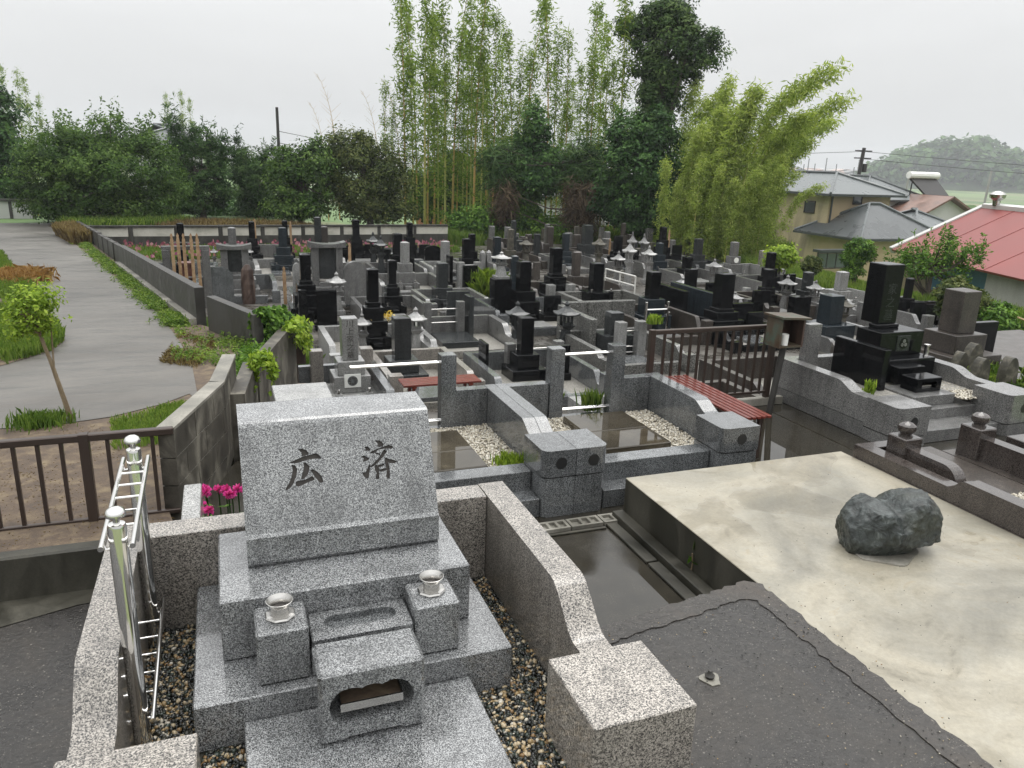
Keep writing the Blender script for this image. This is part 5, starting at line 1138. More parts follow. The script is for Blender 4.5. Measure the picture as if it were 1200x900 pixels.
def copy_tree(o, loc, rz=0, sc=1, label=None):
    r = o.copy(); col.objects.link(r); r.location = loc; r.rotation_euler = (0, 0, rz); r.scale = (sc, sc, sc)
    if label: r['label'] = label
    for ch in o.children:
        c = ch.copy(); col.objects.link(c); c.parent = r
    return r
def gz(x, y): return zp(y) if x < -1 and y < 40 else terr(x, y)
def px2(x, d):                                        # ground point below pixel column x at distance d
    q = ray(x, 250); h = math.hypot(q.x, q.y); return Vector((q.x / h * d, q.y / h * d, 0))
def pxh(d, y0, y1): return abs(y1 - y0) * d * .985 / FPX
def zpx(x, y, d): q = ray(x, y); return CZ + q.z / math.hypot(q.x, q.y) * d
def tree_px(name, label, x, d, xl, xr, yt, yb, mat, seed, blobs=None, zb=None, **k):
    """blobs given in pixels (cx, cy, rx, ry) at distance d"""
    b0 = px2(x, d); z0 = gz(b0.x, b0.y) if zb is None else zb; ex = Vector((b0.y, -b0.x, 0)).normalized()
    if blobs is None: blobs = [((xl + xr) / 2, (yt + yb) / 2, (xr - xl) / 2, (yb - yt) / 2)]
    L_ = []
    for cx, cy, rx, ry in blobs:
        c = px2(cx, d); kx = d * .985 / FPX; L_.append((c.x - b0.x, c.y - b0.y, zpx(cx, cy, d) - z0, rx * kx, rx * kx * .9, ry * kx))
    return tree(name, label, (b0.x, b0.y, z0), L_, mat, seed, **k)
tree_px('broadleaf_tree', 'large bushy green tree at the bend of the lane, left', 135, 37, 0, 0, 0, 0, 'f_tree', 1, blobs=[(130, 205, 72, 44), (80, 205, 46, 38), (170, 205, 40, 42), (62, 182, 28, 20), (142, 162, 30, 22), (108, 172, 28, 22), (165, 240, 40, 18), (100, 240, 52, 18)], ncl=520, per=120, rc_=.5, size=.125, trunk=.2, shoots=300, slen=.75, limbs=24)
tree_px('pine_tree', 'ragged pine with upright tips, left of the utility pole', 238, 40, 0, 0, 0, 0, 'f_pine', 2, blobs=[(232, 205, 24, 34), (214, 160, 9, 26), (238, 172, 11, 22), (258, 180, 12, 20), (206, 212, 14, 18), (262, 212, 16, 22), (233, 236, 24, 14)], ncl=190, per=130, rc_=.36, size=.2, aspect=.22, droop=-.5, trunk=.16, shell=.3, shoots=130, slen=.8, limbs=24)
tree_px('pine_tree', 'smaller ragged pine below the utility pole at left', 302, 41, 0, 0, 0, 0, 'f_pine', 3, blobs=[(300, 212, 20, 26), (284, 190, 9, 20), (318, 190, 8, 18), (302, 238, 22, 14)], ncl=140, per=130, rc_=.36, size=.2, aspect=.2, droop=-.5, trunk=.14, shell=.3, shoots=70, slen=.7, limbs=20)
tree_px('broadleaf_tree', 'light green leafy tree between the pine and the olive tree', 352, 37, 0, 0, 0, 0, 'f_tree', 4, blobs=[(354, 218, 30, 30), (342, 196, 16, 18), (368, 188, 18, 20), (350, 242, 32, 12)], ncl=230, per=80, rc_=.5, size=.16, trunk=.14, shoots=60, slen=.4, limbs=20)
tree_px('broadleaf_tree', 'olive green rounded tree left of the bamboo grove', 435, 38, 0, 0, 0, 0, 'f_olive', 5, blobs=[(428, 212, 42, 38), (410, 174, 26, 18), (452, 205, 26, 30), (398, 205, 22, 26), (440, 244, 40, 13)], ncl=330, per=80, rc_=.55, size=.15, trunk=.18, shoots=60, slen=.3, limbs=20)
tree_px('broadleaf_tree', 'dark tree at the left edge of the picture', -2, 46, 0, 0, 0, 0, 'f_dark', 6, blobs=[(-4, 165, 30, 50), (8, 130, 20, 22), (10, 200, 22, 30)], ncl=260, per=80, rc_=.6, size=.2, trunk=.2)
tree_px('broadleaf_tree', 'dark green shrub behind the big bushy tree', 190, 44, 0, 0, 0, 0, 'f_dark', 7, blobs=[(180, 235, 40, 20), (280, 244, 60, 12)], ncl=170, per=60, rc_=.5, size=.2, trunk=.1)
# evergreens in the grove
tree_px('evergreen_tree', 'dark conical evergreen among the bamboo', 618, 37, 0, 0, 0, 0, 'f_dark', 8, blobs=[(620, 205, 28, 30), (626, 150, 11, 22), (612, 182, 20, 22), (638, 192, 18, 24), (598, 210, 16, 20), (618, 262, 18, 14)], ncl=200, per=110, rc_=.5, size=.17, trunk=.14, shell=.5, shoots=40, slen=.5)
tree_px('evergreen_tree', 'dense dark evergreen below the tall tree', 742, 35, 0, 0, 0, 0, 'f_dark', 9, blobs=[(745, 210, 40, 54), (735, 165, 26, 28), (762, 175, 24, 34), (722, 228, 24, 30), (768, 230, 22, 34), (750, 252, 34, 20)], ncl=320, per=120, rc_=.52, size=.17, trunk=.2, shell=.55, shoots=40, slen=.4)
tree_px('tall_tree', 'tall broad crowned tree rising above the bamboo', 760, 39, 0, 0, 0, 0, 'f_camphor', 10, blobs=[(765, 52, 32, 32), (735, 32, 20, 16), (765, 14, 24, 14), (800, 55, 22, 18), (815, 66, 14, 10), (752, 80, 22, 14), (782, 84, 18, 12), (764, 108, 20, 14), (758, 126, 24, 14)], ncl=230, per=150, rc_=.5, size=.16, trunk=.32, shell=.6, limbs=18)
for k, (x, blb, lab) in enumerate(((505, [(505, 235, 22, 20), (490, 220, 12, 18)], 'leafy dark shrub behind the left bamboo culms'), (560, [(560, 225, 20, 30), (545, 245, 20, 14)], 'dark leafy tree filling the grove left of the conical evergreen'), (668, [(668, 215, 14, 30), (690, 205, 12, 30)], 'dark leafy tree filling the grove right of the conical evergreen'), (585, [(585, 200, 22, 34), (575, 235, 26, 22)], 'mid green leafy tree deep in the grove behind the palms'), (530, [(528, 205, 26, 24), (520, 232, 26, 16)], 'leafy green thicket behind the orange culms'))):
    tree_px('grove_tree', lab, x, 47, 0, 0, 0, 0, 'f_dark' if k == 1 else 'f_bam' if k == 2 else 'f_tree', 90 + k, blobs=blb, ncl=170, per=70, rc_=.7, size=.2, trunk=.15, shell=.35, droop=.4)
tree_px('palm_thicket', 'brown dead palm skirts with dark fronds left of the dense evergreen', 690, 36, 0, 0, 0, 0, 'f_dead', 12, blobs=[(690, 240, 15, 26), (674, 235, 12, 24), (590, 235, 9, 24)], ncl=130, per=55, rc_=.5, size=.5, aspect=.06, droop=1.2, trunk=.14, cat='palm')
tree_px('palm_tree', 'dark fan palm crown above the brown palm skirts', 684, 36.5, 0, 0, 0, 0, 'f_pine', 13, blobs=[(684, 190, 22, 24), (668, 205, 14, 18), (585, 195, 16, 22)], ncl=120, per=50, rc_=.5, size=.5, aspect=.07, droop=.4, trunk=.14, cat='palm')
for k, (x, yc, rx, ry, lab) in enumerate(((560, 258, 34, 14, 'green undergrowth under the left bamboo culms'), (655, 268, 36, 14, 'green undergrowth below the conical evergreen'), (605, 250, 20, 20, 'leafy bush at the foot of the palms'))):
    tree_px('bush', lab, x, 37, 0, 0, 0, 0, 'f_mid', 20 + k, blobs=[(x, yc, rx, ry)], ncl=140, per=45, rc_=.45, size=.15, trunk=0, cat='bush')
# bamboo: built once per variant, then copied
def bamboo(name, label, seed, H, mat, cmat, nsp, arch, dense, group, bare=False, r0=.07, z_lo=.35, lat=.62):
    t = thing(name, (0, 0, 0), label, 'bamboo', group); rr = np.random.default_rng(seed)
    n = 14; s = np.linspace(0, 1, n); X = arch * H * s ** 3; Zz = H * (s - .10 * (abs(arch) > .1) * s ** 4 - .22 * abs(arch) * s ** 5)
    m = MB(); m.tube([(x, 0, z) for x, z in zip(X, Zz)], [r0 * (1 - .93 * q) for q in s], 6); 
    if bare:
        for k in range(34):
            q = rr.uniform(.35, .98); i = q * (n - 1); x = np.interp(i, range(n), X); z = np.interp(i, range(n), Zz); a = rr.random() * 6.28; l_ = rr.uniform(.4, 1.1) * (1.2 - q)
            m.tube([(x, 0, z), (x + math.cos(a) * l_, math.sin(a) * l_, z + l_ * .9)], [.008, .003], 3)
    m.build('culm', M[cmat], t, True)
    if not bare:
        q = z_lo + (1 - z_lo) * rr.random(nsp) ** .8; x = np.interp(q, s, X); z = np.interp(q, s, Zz); a = rr.random(nsp) * 6.28; ln = (lat - .55 * lat * q) * rr.uniform(.3, 1, nsp) * (H / 11)
        e = np.stack([x + np.cos(a) * ln, np.sin(a) * ln, z + ln * .35], 1); st = np.stack([x, np.zeros(nsp), z], 1)
        k = np.repeat(np.arange(nsp), dense); f = rr.random(len(k)) ** .5
        P_ = st[k] + (e - st)[k] * f[:, None] + rr.normal(0, .14, (len(k), 3)) - np.array([0, 0, 1]) * (f * f * .35)[:, None] * (1 + .5 * rr.random(len(k)))[:, None]
        var = np.clip(.3 + .5 * rr.random(nsp), 0, 1)
        V_, F_, v = leaves(P_, .25, .24, .5, .2, seed + 5, var[k] + .25 * (q[k] - .5)); npmesh('foliage', V_, F_, v, M[mat], t)
    return t
GA = 'tall slender bamboo with yellowish culm in the grove behind the graves'; gA = 'bamboo culms in the grove'
BV = [bamboo('bamboo', GA, 30 + i, 12.5 + (i % 3) * .7, 'f_bam', ('culm', 'culm_g')[i % 2], 95, (.02, -.03, .05, -.02, .08)[i], 15, gA, z_lo=(.24, .12, .36, .18, .3)[i]) for i in range(5)]
GY = 'arching bright yellow green bamboo plume at the right end of the grove'; gY = 'arching young bamboo'
BY = [bamboo('young_bamboo', GY, 50 + i, 8.6 + i * .5, 'f_bamy', 'culm_g', 115, (.08, .16, .24, .34)[i], 24, gY, r0=.04, z_lo=.1, lat=1.15) for i in range(4)]
rr = random.Random(3); first = set()
def put(var, i, x, d, rz, sc):
    p = px2(x, d); p.z = gz(p.x, p.y) - .1; o = var[i]
    if (id(var), i) in first: copy_tree(o, p, rz, sc)
    else: first.add((id(var), i)); o.location = p; o.rotation_euler = (0, 0, rz); o.scale = (sc, sc, sc)
xs_ = [476, 484, 490, 497, 503, 508, 512, 518, 523, 529, 535, 540, 545, 549, 553, 558, 563, 567, 572, 578, 585, 590, 597, 604, 611, 619, 628, 637, 645, 652, 659, 666, 673, 681, 689, 697, 705, 713, 722, 730]
for k, x in enumerate(xs_): put(BV, k % 5, x + rr.uniform(-2, 2), rr.uniform(38, 46), rr.uniform(0, 6.28), rr.choice((.66, .78, .86, .94, 1.03)) * rr.uniform(.95, 1.04) * (1 if x < 600 else .94))
put(BV, 0, 452, 42, 1, .62); put(BV, 3, 460, 43, 3, .6)
for k in range(34):
    x = 788 + k * 3.4 + rr.uniform(-4, 4); put(BY, (k % 2) + (2 if x > 850 else 0), x, rr.uniform(33, 41), -HEAD + rr.uniform(-.55, .45), rr.uniform(.62, .94) * (1 - .15 * max(0, (x - 860) / 40)))
for k in range(12): put(BY, k % 4, 780 + k * 12 + rr.uniform(-4, 4), 31.5 + rr.random(), -HEAD + rr.uniform(-1.5, 1.5), rr.uniform(.36, .55))
BB = bamboo('bare_bamboo', 'leafless bamboo stem with fine twigs above the olive tree', 70, 8.5, None, 'culm', 0, -.12, 0, 'leafless bamboo stems', bare=True, r0=.035)
BB.location = px2(398, 44) + Vector((0, 0, -1)); BB.rotation_euler = (0, 0, -HEAD)
for x, d, sc in ((446, 44, .9), (470, 45, 1.0), (385, 43, .8)): copy_tree(BB, px2(x, d) + Vector((0, 0, -1)), -HEAD + rr.uniform(-.3, .3), sc)
GP_ = 'pale feathery bamboo top rising behind the left trees'; 
for x, d, sc in ((26, 62, .62), (38, 60, .6), (50, 62, .58), (60, 62, .5), (205, 66, .56), (222, 66, .58), (233, 66, .54), (-3, 55, .9)):
    o = copy_tree(BV[1], px2(x, d) + Vector((0, 0, -1)), rr.uniform(0, 6), sc, GP_); o['group'] = 'bamboo tops behind the left trees'
# right side shrubs
tree_px('plum_tree', 'spreading plum tree with twiggy crown before the red roofed building', 1104, 23.5, 0, 0, 0, 0, 'f_mid', 80, blobs=[(1105, 312, 40, 16), (1100, 298, 26, 12), (1126, 296, 20, 12), (1080, 312, 22, 12), (1142, 306, 14, 9), (1072, 324, 16, 9), (1130, 326, 18, 9)], zb=-1.3, ncl=105, per=28, rc_=.22, size=.1, aspect=.4, droop=-.3, trunk=.09, limbs=30, shell=.3, shoots=70, slen=.4)
tree_px('clipped_bush', 'round clipped dark bush in the bright grass by the cream house', 960, 24, 0, 0, 0, 0, 'f_olive', 81, blobs=[(960, 311.5, 9, 8.5)], zb=-1.35, ncl=200, per=40, rc_=.06, size=.06, shell=.9, trunk=.04, limbs=0, cat='bush')
tree_px('shrub', 'tiered green shrub in front of the cream house', 1013, 27, 0, 0, 0, 0, 'f_mid', 82, blobs=[(1015, 291, 13, 8), (1008, 303, 10, 8), (1020, 300, 9, 8), (1010, 318, 9, 9)], zb=-1.4, ncl=160, per=40, rc_=.14, size=.09, trunk=.06, cat='shrub')
tree_px('shrub', 'light green leafy shrub left of the cream house', 922, 25, 0, 0, 0, 0, 'f_lime', 83, blobs=[(922, 301, 13, 9), (915, 307, 8, 6)], zb=-1.35, ncl=120, per=35, rc_=.2, size=.13, trunk=.05, cat='shrub')
tree_px('hedge_bush', 'yellowing rounded hedge below the plum tree at right', 1145, 18, 0, 0, 0, 0, 'f_olive', 84, blobs=[(1140, 347, 17, 14), (1160, 358, 16, 14), (1150, 365, 20, 12)], zb=-1.2, ncl=260, per=45, rc_=.1, size=.07, trunk=.05, limbs=0, shell=.75, cat='hedge')
tree_px('shrub', 'low green bush beside the grey building wall at right', 1188, 18, 0, 0, 0, 0, 'f_mid', 85, blobs=[(1188, 370, 18, 10), (1170, 378, 14, 8), (1195, 382, 16, 8)], zb=-1.2, ncl=200, per=40, rc_=.14, size=.09, trunk=.04, cat='shrub')
tree_px('young_tree', 'young sapling with light green crown beside the lane', 50, 7.38, 0, 0, 0, 0, 'f_lime', 86, blobs=[(18, 362, 24, 24), (34, 345, 14, 12), (6, 385, 16, 12), (46, 352, 7, 9), (36, 385, 8, 8)], zb=zp(7.2), ncl=150, per=14, rc_=.08, size=.042, aspect=.45, trunk=.022, bark='bark_lt', limbs=26, shell=.2, droop=.0)
# grass and weeds
def grass(name, label, pts, h, seed, mat='f_grass', wd=.012, cat='grass', var=None, lean=.5):
    r = np.random.default_rng(seed); P_ = np.array(pts); n = len(P_); hh = h * (.5 + r.random(n)); a = r.random(n) * 6.28
    d = np.stack([np.cos(a), np.sin(a), np.zeros(n)], 1); u = np.stack([-np.sin(a), np.cos(a), np.zeros(n)], 1) * wd
    le = lean * r.random(n)[:, None]; m1 = P_ + d * hh[:, None] * le * .35 + np.array([0, 0, 1]) * hh[:, None] * .6; t = P_ + d * hh[:, None] * le + np.array([0, 0, 1]) * hh[:, None] * (1 - .4 * le)
    V_ = np.stack([P_ - u, P_ + u, m1 + u * .8, t, m1 - u * .8], 1).reshape(-1, 3); F_ = np.arange(5 * n).reshape(n, 5)
    v = r.random(n) if var is None else np.clip(var + r.normal(0, .15, n), 0, 1)
    o = npmesh(name, V_, F_, np.repeat(v, 5), M[mat]); tag(o, label, cat, kind='stuff'); return o
def scatter(poly, n, seed, zf, clump=0):
    r = np.random.default_rng(seed); a = np.array(poly); lo, hi = a.min(0), a.max(0); out = []; k = 0
    xs, ys = a[:, 0], a[:, 1]
    while len(out) < n and k < 60:
        q = lo + (hi - lo) * r.random((n * 2, 2)); ins = np.zeros(len(q), bool); j = len(a) - 1
        for i in range(len(a)):
            c = ((ys[i] > q[:, 1]) != (ys[j] > q[:, 1])) & (q[:, 0] < (xs[j] - xs[i]) * (q[:, 1] - ys[i]) / (ys[j] - ys[i] + 1e-12) + xs[i]); ins ^= c; j = i
        if clump: ins &= (np.sin(q[:, 0] * clump) * np.sin(q[:, 1] * clump * .8 + 1) + .6 * np.sin(q[:, 0] * clump * 2.3 + q[:, 1] * clump * 1.7)) > r.normal(-.1, .5, len(q))
        out += [tuple(p) for p in q[ins]]; k += 1
    return [(x, y, zf(x, y)) for x, y in out[:n]]
zl = lambda x, y: zp(y)
isl = [tuple(atp(x, y)[:2]) for x, y in ((-60, 300), (0, 296), (20, 322), (45, 342), (62, 375), (76, 400), (60, 412), (0, 430), (-60, 440))]
grass('lane_island_grass', 'bright green grass island in the lane at left', scatter(isl, 42000, 1, zl, 2.2), .13, 1, var=.6, wd=.007)
sheet('grass_island', [(x, y, zp(y) + .012) for x, y in isl], M['soil'])
grass('dry_reed_clump', 'orange brown dried fern clump at the edge of the lane', [(p.x + random.gauss(0, .2), p.y + random.gauss(0, .4), zp(p.y)) for p in [atp(22, 330)] for _ in range(2600)], .2, 2, 'f_fern', wd=.007, lean=1.)
near = [tuple(atp(x, y)[:2]) for x, y in ((-20, 512), (60, 505), (130, 495), (200, 478), (222, 466), (235, 470))] + [(-.15, 5.9), (-.45, 5.1), (-2.8, 5.1)]
grass('dry_grass_litter', 'straw coloured dry grass litter on the soil behind the railing', scatter([(-3.5, 4.7), (-.4, 4.7), (-.45, 5.2), (-.15, 6.1), (-.25, 7.2), (-3.5, 6.9)], 12000, 3, lambda x, y: zp(y) - .01, 3.), .016, 3, 'f_dry', wd=.0016, lean=3.4, var=.5)
grass('roadside_grass', 'short green grass along the near edge of the lane', scatter([(-.9, 6.35), (-.16, 6.4), (-.1, 7.3), (-.45, 7.6), (-1.0, 7.15)], 5200, 4, zl, 4.), .05, 4, var=.65, wd=.006)
grass('roadside_grass', 'small weed tuft at the foot of the sapling', [(p.x + random.gauss(0, .1), p.y + random.gauss(0, .08), zp(p.y)) for p in [atp(48, 497)] for _ in range(900)], .09, 5, var=.45, wd=.005)
def weeds(label, pts, h, size, seed, mat='f_grass', var=.5):
    r = np.random.default_rng(seed); P_ = np.repeat(np.array(pts), 9, 0); n = len(P_); hh = np.repeat(h * (.35 + r.random(len(pts))), 9)
    P_ = P_ + r.normal(0, 1, (n, 3)) * np.array([.03, .03, 0]) * (h / .15); P_[:, 2] += hh * r.random(n)
    V_, F_, v = leaves(P_, size, .38, .1, .35, seed, np.repeat(np.clip(var + r.normal(0, .2, len(pts)), 0, 1), 9))
    o = npmesh('wall_weeds', V_, F_, v, M[mat]); tag(o, label, 'weeds', kind='stuff')
wl = []
for k in range(4200):
    t = random.random() ** 1.6; x, y = WA(t); s = abs(random.gauss(.0, .12)) + .25
    if math.sin(y * 2.3) + math.sin(y * 5.1 + 1) > random.gauss(-.9, .7): wl.append((x - s, y - s * .22, zp(y)))
weeds('green weeds growing along the foot of the lane wall', wl, .09, .045, 6)
weeds('tangled green and straw weeds before the opening in the lane wall', scatter([(-.6, 9.4), (-.05, 9.0), (.4, 9.8), (-.2, 11.3), (-.7, 11.7)], 320, 7, zl, 3.), .09, .04, 7, var=.6)
weeds('dark green weeds between the two concrete wall stubs', scatter([(.0, 7.2), (.12, 7.6), (.28, 8.2), (.6, 9.7), (.2, 9.6), (-.1, 8.2)], 450, 8, zl), .16, .05, 8, 'f_mid', .6)
grass('dry_weeds', 'straw coloured dry weeds at the edge of the lane', scatter([(-.75, 9.4), (-.35, 9.0), (-.1, 10.3), (-.6, 11.4)], 1500, 71, zl, 3.), .05, 71, 'f_dry', wd=.003, lean=1.)
grass('verge_grass', 'green verge at the corner of the lane beside the big tree', scatter([(-4.9, 31.6), (-6.0, 35), (-3.8, 38), (-1, 36), (-3, 32.2)], 9000, 9, lambda x, y: gz(x, y)), .35, 9, wd=.03)
grass('verge_grass', 'straw coloured dry grass outside the far wall corner', scatter([(-5.2, 30), (-4.9, 31.6), (-3.6, 26), (-4.1, 26)], 6000, 10, zl), .35, 10, 'f_dry', wd=.025)
grass('verge_grass', 'tan dry grass strip behind the far wall', scatter([(-4, 32.6), (9, 33.2), (9, 36), (-4, 36)], 14000, 11, lambda x, y: terr(x, y)), .3, 11, 'f_dry', wd=.02)
lim = lambda x, y: max(terr(x, y), -1.32)
grass('grove_floor_weeds', 'bright green weeds below the bamboo grove', scatter([(9.5, 32.5), (14, 32.8), (19.3, 31), (20.5, 27), (24, 28), (22, 36), (12, 38), (9.5, 36)], 32000, 12, lim, .6), .55, 12, wd=.04, var=.55)
grass('bank_grass', 'bright green long grass bank below the cream house', scatter([(17.8, 20), (17.5, 14.5), (17.5, 11), (20.5, 12), (22, 20), (24, 27), (19.5, 28)], 42000, 13, lambda x, y: terr(x, y)), .36, 13, wd=.022, var=.7)
grass('bank_grass', 'green weeds around the plum tree at right', scatter([(15.5, 11.5), (18.5, 12.5), (19, 16), (17, 15)], 7000, 14, lambda x, y: G), .45, 14, wd=.03, var=.6)
grass('plot_weeds', 'small green tuft among the white gravel beside the wet lid', [(p.x + random.gauss(0, .05), p.y + random.gauss(0, .05), .2) for p in [at(598, 537, .25)] for _ in range(500)] + [(p.x + random.gauss(0, .03), p.y + random.gauss(0, .03), .2) for p in [at(602, 510, .25)] for _ in range(120)], .07, 15, 'f_lime', wd=.005)
grass('plot_weeds', 'green tuft of grass at the steel rail behind the white gravel', [(p.x + random.gauss(0, .045), p.y + random.gauss(0, .03), .2) for p in [at(692, 480, .2)] for _ in range(300)] + [(p.x + random.gauss(0, .015), p.y + random.gauss(0, .02), .2) for p in [at(652, 480, .2)] for _ in range(100)], .16, 16, wd=.005, lean=.35)
grass('plot_weeds', 'flower bed of weeds and mauve blooms before the far wall', scatter([(-3.9, 28.5), (-1.6, 28.5), (9, 29.8), (9, 31.5), (-4.2, 31.2)], 15000, 17, lambda x, y: G), .2, 17, wd=.02, var=.55)
grass('mauve_flowers', 'mauve and red flowers in the bed before the far wall', scatter([(-3.9, 27.5), (-1.6, 27.5), (9, 29.8), (9, 31.3), (-4.2, 31)], 700, 18, lambda x, y: G + .1 + .25 * random.random(), 1.1), .1, 18, 'f_mauve', wd=.06, cat='flowers')
grass('plot_weeds', 'leafy green weeds around the carved standing stone', scatter([(-.1, 12.6), (1.3, 12.6), (1.2, 15.5), (-.6, 16)], 9000, 19, lambda x, y: G), .4, 19, wd=.025, var=.55)
grass('plot_weeds', 'bamboo grass among the mossy stones at right', scatter([(7.5, 5.4), (8.6, 4.8), (10.5, 6.2), (9.5, 8), (8, 7.2)], 2000, 20, lambda x, y: -.25, 2.), .22, 20, 'f_grass', wd=.01, lean=1.5)
grass('plot_weeds', 'slender green shrub beside the white lantern', [(p.x + random.gauss(0, .16), p.y + random.gauss(0, .16), G + random.random() * .5) for p in [at(573, 345, G + .1)] for _ in range(1500)], .3, 21, 'f_lime', wd=.008, lean=.8)
grass('plot_weeds', 'small green sprig before the black side panel of the right tomb', [(p.x + random.gauss(0, .02), p.y + random.gauss(0, .02), .3 + random.random() * .08) for p in [at(1018, 460, .32)] for _ in range(140)], .07, 22, 'f_lime', wd=.009)
grass('plot_weeds', 'green weed on top of the granite post by the brown fence', [(p.x + random.gauss(0, .06), p.y + random.gauss(0, .04), G + .75) for p in [at(767, 379, G + .75)] for _ in range(250)], .14, 23, 'f_lime', wd=.02)
q = at(808, 678, .0)
sp_ = thing('seedling', (q.x, q.y, .02), 'spindly seedling growing from the drain beside the slab', 'plant'); MB().tube([(q.x, q.y, 0), (q.x + .01, q.y, .1), (q.x, q.y, .17)], .005, 5).build('stem', M['bark_lt'], sp_)
V_, F_, v = leaves(np.array([(.0, 0, .09), (-.01, 0, .1), (.01, 0, .14), (0, 0, .16)]), .07, .5, 0, .3, 4); npmesh('leaves', V_, F_, v, M['f_mid'], sp_)
def ivy(label, a, b, th, drop, n, seed, mat, hump=.06, size=.065):
    rg = np.random.default_rng(seed); a = np.array(a); b = np.array(b); t = rg.random(n); k = rg.integers(0, 9, n); c0 = rg.random(9); dl = drop * (.35 + .65 * rg.random(9))
    tt = np.clip(c0[k] + rg.normal(0, .14, n), 0, 1); P_ = a + (b - a) * tt[:, None]; d = (b - a)[:2] / np.linalg.norm((b - a)[:2]); nv_ = np.array([-d[1], d[0], 0]); side = rg.choice((-1, 1), n, p=(.65, .35)); f = rg.random(n) ** 1.3
    P_ = P_ + nv_ * (side * th * (.5 + .25 * rg.random(n)) * np.minimum(1, f * 6))[:, None] + nv_ * th * .5; P_[:, 2] += hump * rg.random(n) * (1 - f) - f * dl[k] + .01
    nr = nv_ * side[:, None] * np.minimum(1, f * 5)[:, None] + np.array([0, 0, .5]) + rg.normal(0, .35, (n, 3)); nr /= np.linalg.norm(nr, axis=1)[:, None]
    V_, F_, v = leaves(P_, size, .85, .6, .2, seed, None, nr); c = P_.mean(0); o = npmesh('ivy', V_ - c, F_, v, M[mat]); o.location = c; tag(o, label, 'ivy')
ivy('dark green ivy draped over the end of the dark wall panel', (.47, 9.86, .44), (.78, 10.4, .34), .18, .6, 3600, 1, 'f_mid', .1)
ivy('yellowing ivy trailing over the retaining wall top', (.88, 10.55, .22), (.68, 9.9, .24), .16, .4, 1500, 2, 'f_lime', .1)
ivy('lime green ivy tuft on the short wall stub', (.235, 7.5, .47), (.2, 7.2, .48), .14, .24, 1100, 3, 'f_lime', .13, .055)
fv = []
for x, y in ((443, 374), (456, 374), (435, 378)):
    p = at(x, y, G + .55); fv += [(p.x + random.gauss(0, .05), p.y + random.gauss(0, .04), p.z + random.gauss(.06, .05)) for _ in range(60)]
V_, F_, v = leaves(np.array(fv), .06, .7, 0, 0, 9); tag(npmesh('grave_flowers', V_, F_, v, M['petal']), 'yellow flowers in the vases of the tall black gravestone', 'flowers', kind='stuff')

# ------------------------------------------------------------------ houses and distance
def hip(par, x0, x1, y0, y1, z, h, ov, mat, ridge='x', th=.12, name='roof', inset=None):
    x0 -= ov; x1 += ov; y0 -= ov; y1 += ov; L_ = (y1 - y0) / 2 if ridge == 'x' else (x1 - x0) / 2; L_ = L_ if inset is None else inset
    if ridge == 'x': a, b = (x0 + L_, (y0 + y1) / 2), (x1 - L_, (y0 + y1) / 2)
    else: a, b = ((x0 + x1) / 2, y0 + L_), ((x0 + x1) / 2, y1 - L_)
    vs = [(x0, y0, z), (x1, y0, z), (x1, y1, z), (x0, y1, z), (x0, y0, z + th), (x1, y0, z + th), (x1, y1, z + th), (x0, y1, z + th), (*a, z + th + h), (*b, z + th + h)]
    top_ = [(4, 5, 9, 8), (5, 6, 9), (6, 7, 8, 9), (7, 4, 8)] if ridge == 'x' else [(4, 5, 8), (5, 6, 9, 8), (6, 7, 9), (7, 4, 8, 9)]
    r = MB().add(vs, [(3, 2, 1, 0), (0, 1, 5, 4), (1, 2, 6, 5), (2, 3, 7, 6), (3, 0, 4, 7)] + top_).build(name, mat, par)
    rid = MB(); rid.tube([(*a, z + th + h + .03), (*b, z + th + h + .03)], .1, 6); rid.build('ridge_cap', M['tile_dk'], r)
    ends = ((x0, y0), (x1, y0), (x1, y1), (x0, y1)); tips = (a, b, b, a) if ridge == 'x' else (a, a, b, b)
    for e, t in zip(ends, tips): MB().tube([(*e, z + th + .03), (*t, z + th + h + .04)], .08, 6).build('hip_cap', M['tile'], r)
    g = MB()
    g.box(x0 - .06, x1 + .06, y0 - .1, y0 - .005, z - .02, z + .1).box(x0 - .1, x0 - .005, y0, y1, z - .02, z + .1); g.build('gutter', M['gutter'], r)
    return r
def window(par, x0, x1, y, z0, z1, face='y', panes=2):
    d = .06
    if face == 'y':
        f = MB().box(x0 - d, x1 + d, y - .06, y + .02, z1, z1 + d).box(x0 - d, x1 + d, y - .08, y + .02, z0 - d, z0).box(x0 - d, x0, y - .06, y + .02, z0, z1).box(x1, x1 + d, y - .06, y + .02, z0, z1)
        w_ = f.build('window', M['frame'], par)
        for k in range(panes): a = x0 + (x1 - x0) * k / panes; b = x0 + (x1 - x0) * (k + 1) / panes; B(a + .02, b - .02, y - .03, y - .01, z0 + .01, z1 - .01).build('pane', M['glass'], w_)
        for k in range(1, panes): a = x0 + (x1 - x0) * k / panes; B(a - .025, a + .025, y - .05, y - .005, z0, z1).build('mullion', M['frame'], w_)
    else:
        f = MB().box(y - .06, y + .02, x0 - d, x1 + d, z1, z1 + d).box(y - .08, y + .02, x0 - d, x1 + d, z0 - d, z0).box(y - .06, y + .02, x0 - d, x0, z0, z1).box(y - .06, y + .02, x1, x1 + d, z0, z1)
        w_ = f.build('window', M['frame'], par); B(y - .03, y - .01, x0 + .01, x1 - .01, z0 + .01, z1 - .01).build('pane', M['glass'], w_)
    return w_
c = atd(968, 270, 46); hx, hy = c.x, c.y
h1 = thing('cream_house', (hx + 2, hy + 2, -5.5), 'cream rendered house with two storeys and grey slate hip roofs right of the bamboo', 'house')
B(hx, hx + 4.6, hy, hy + 8.5, -5.6, 1.02).build('upper_wall', M['cream'], h1); B(hx - .02, hx - .004, hy + .05, hy + 8.4, -5.6, 1.0).build('stained_side', M['cream_dirty'], h1)
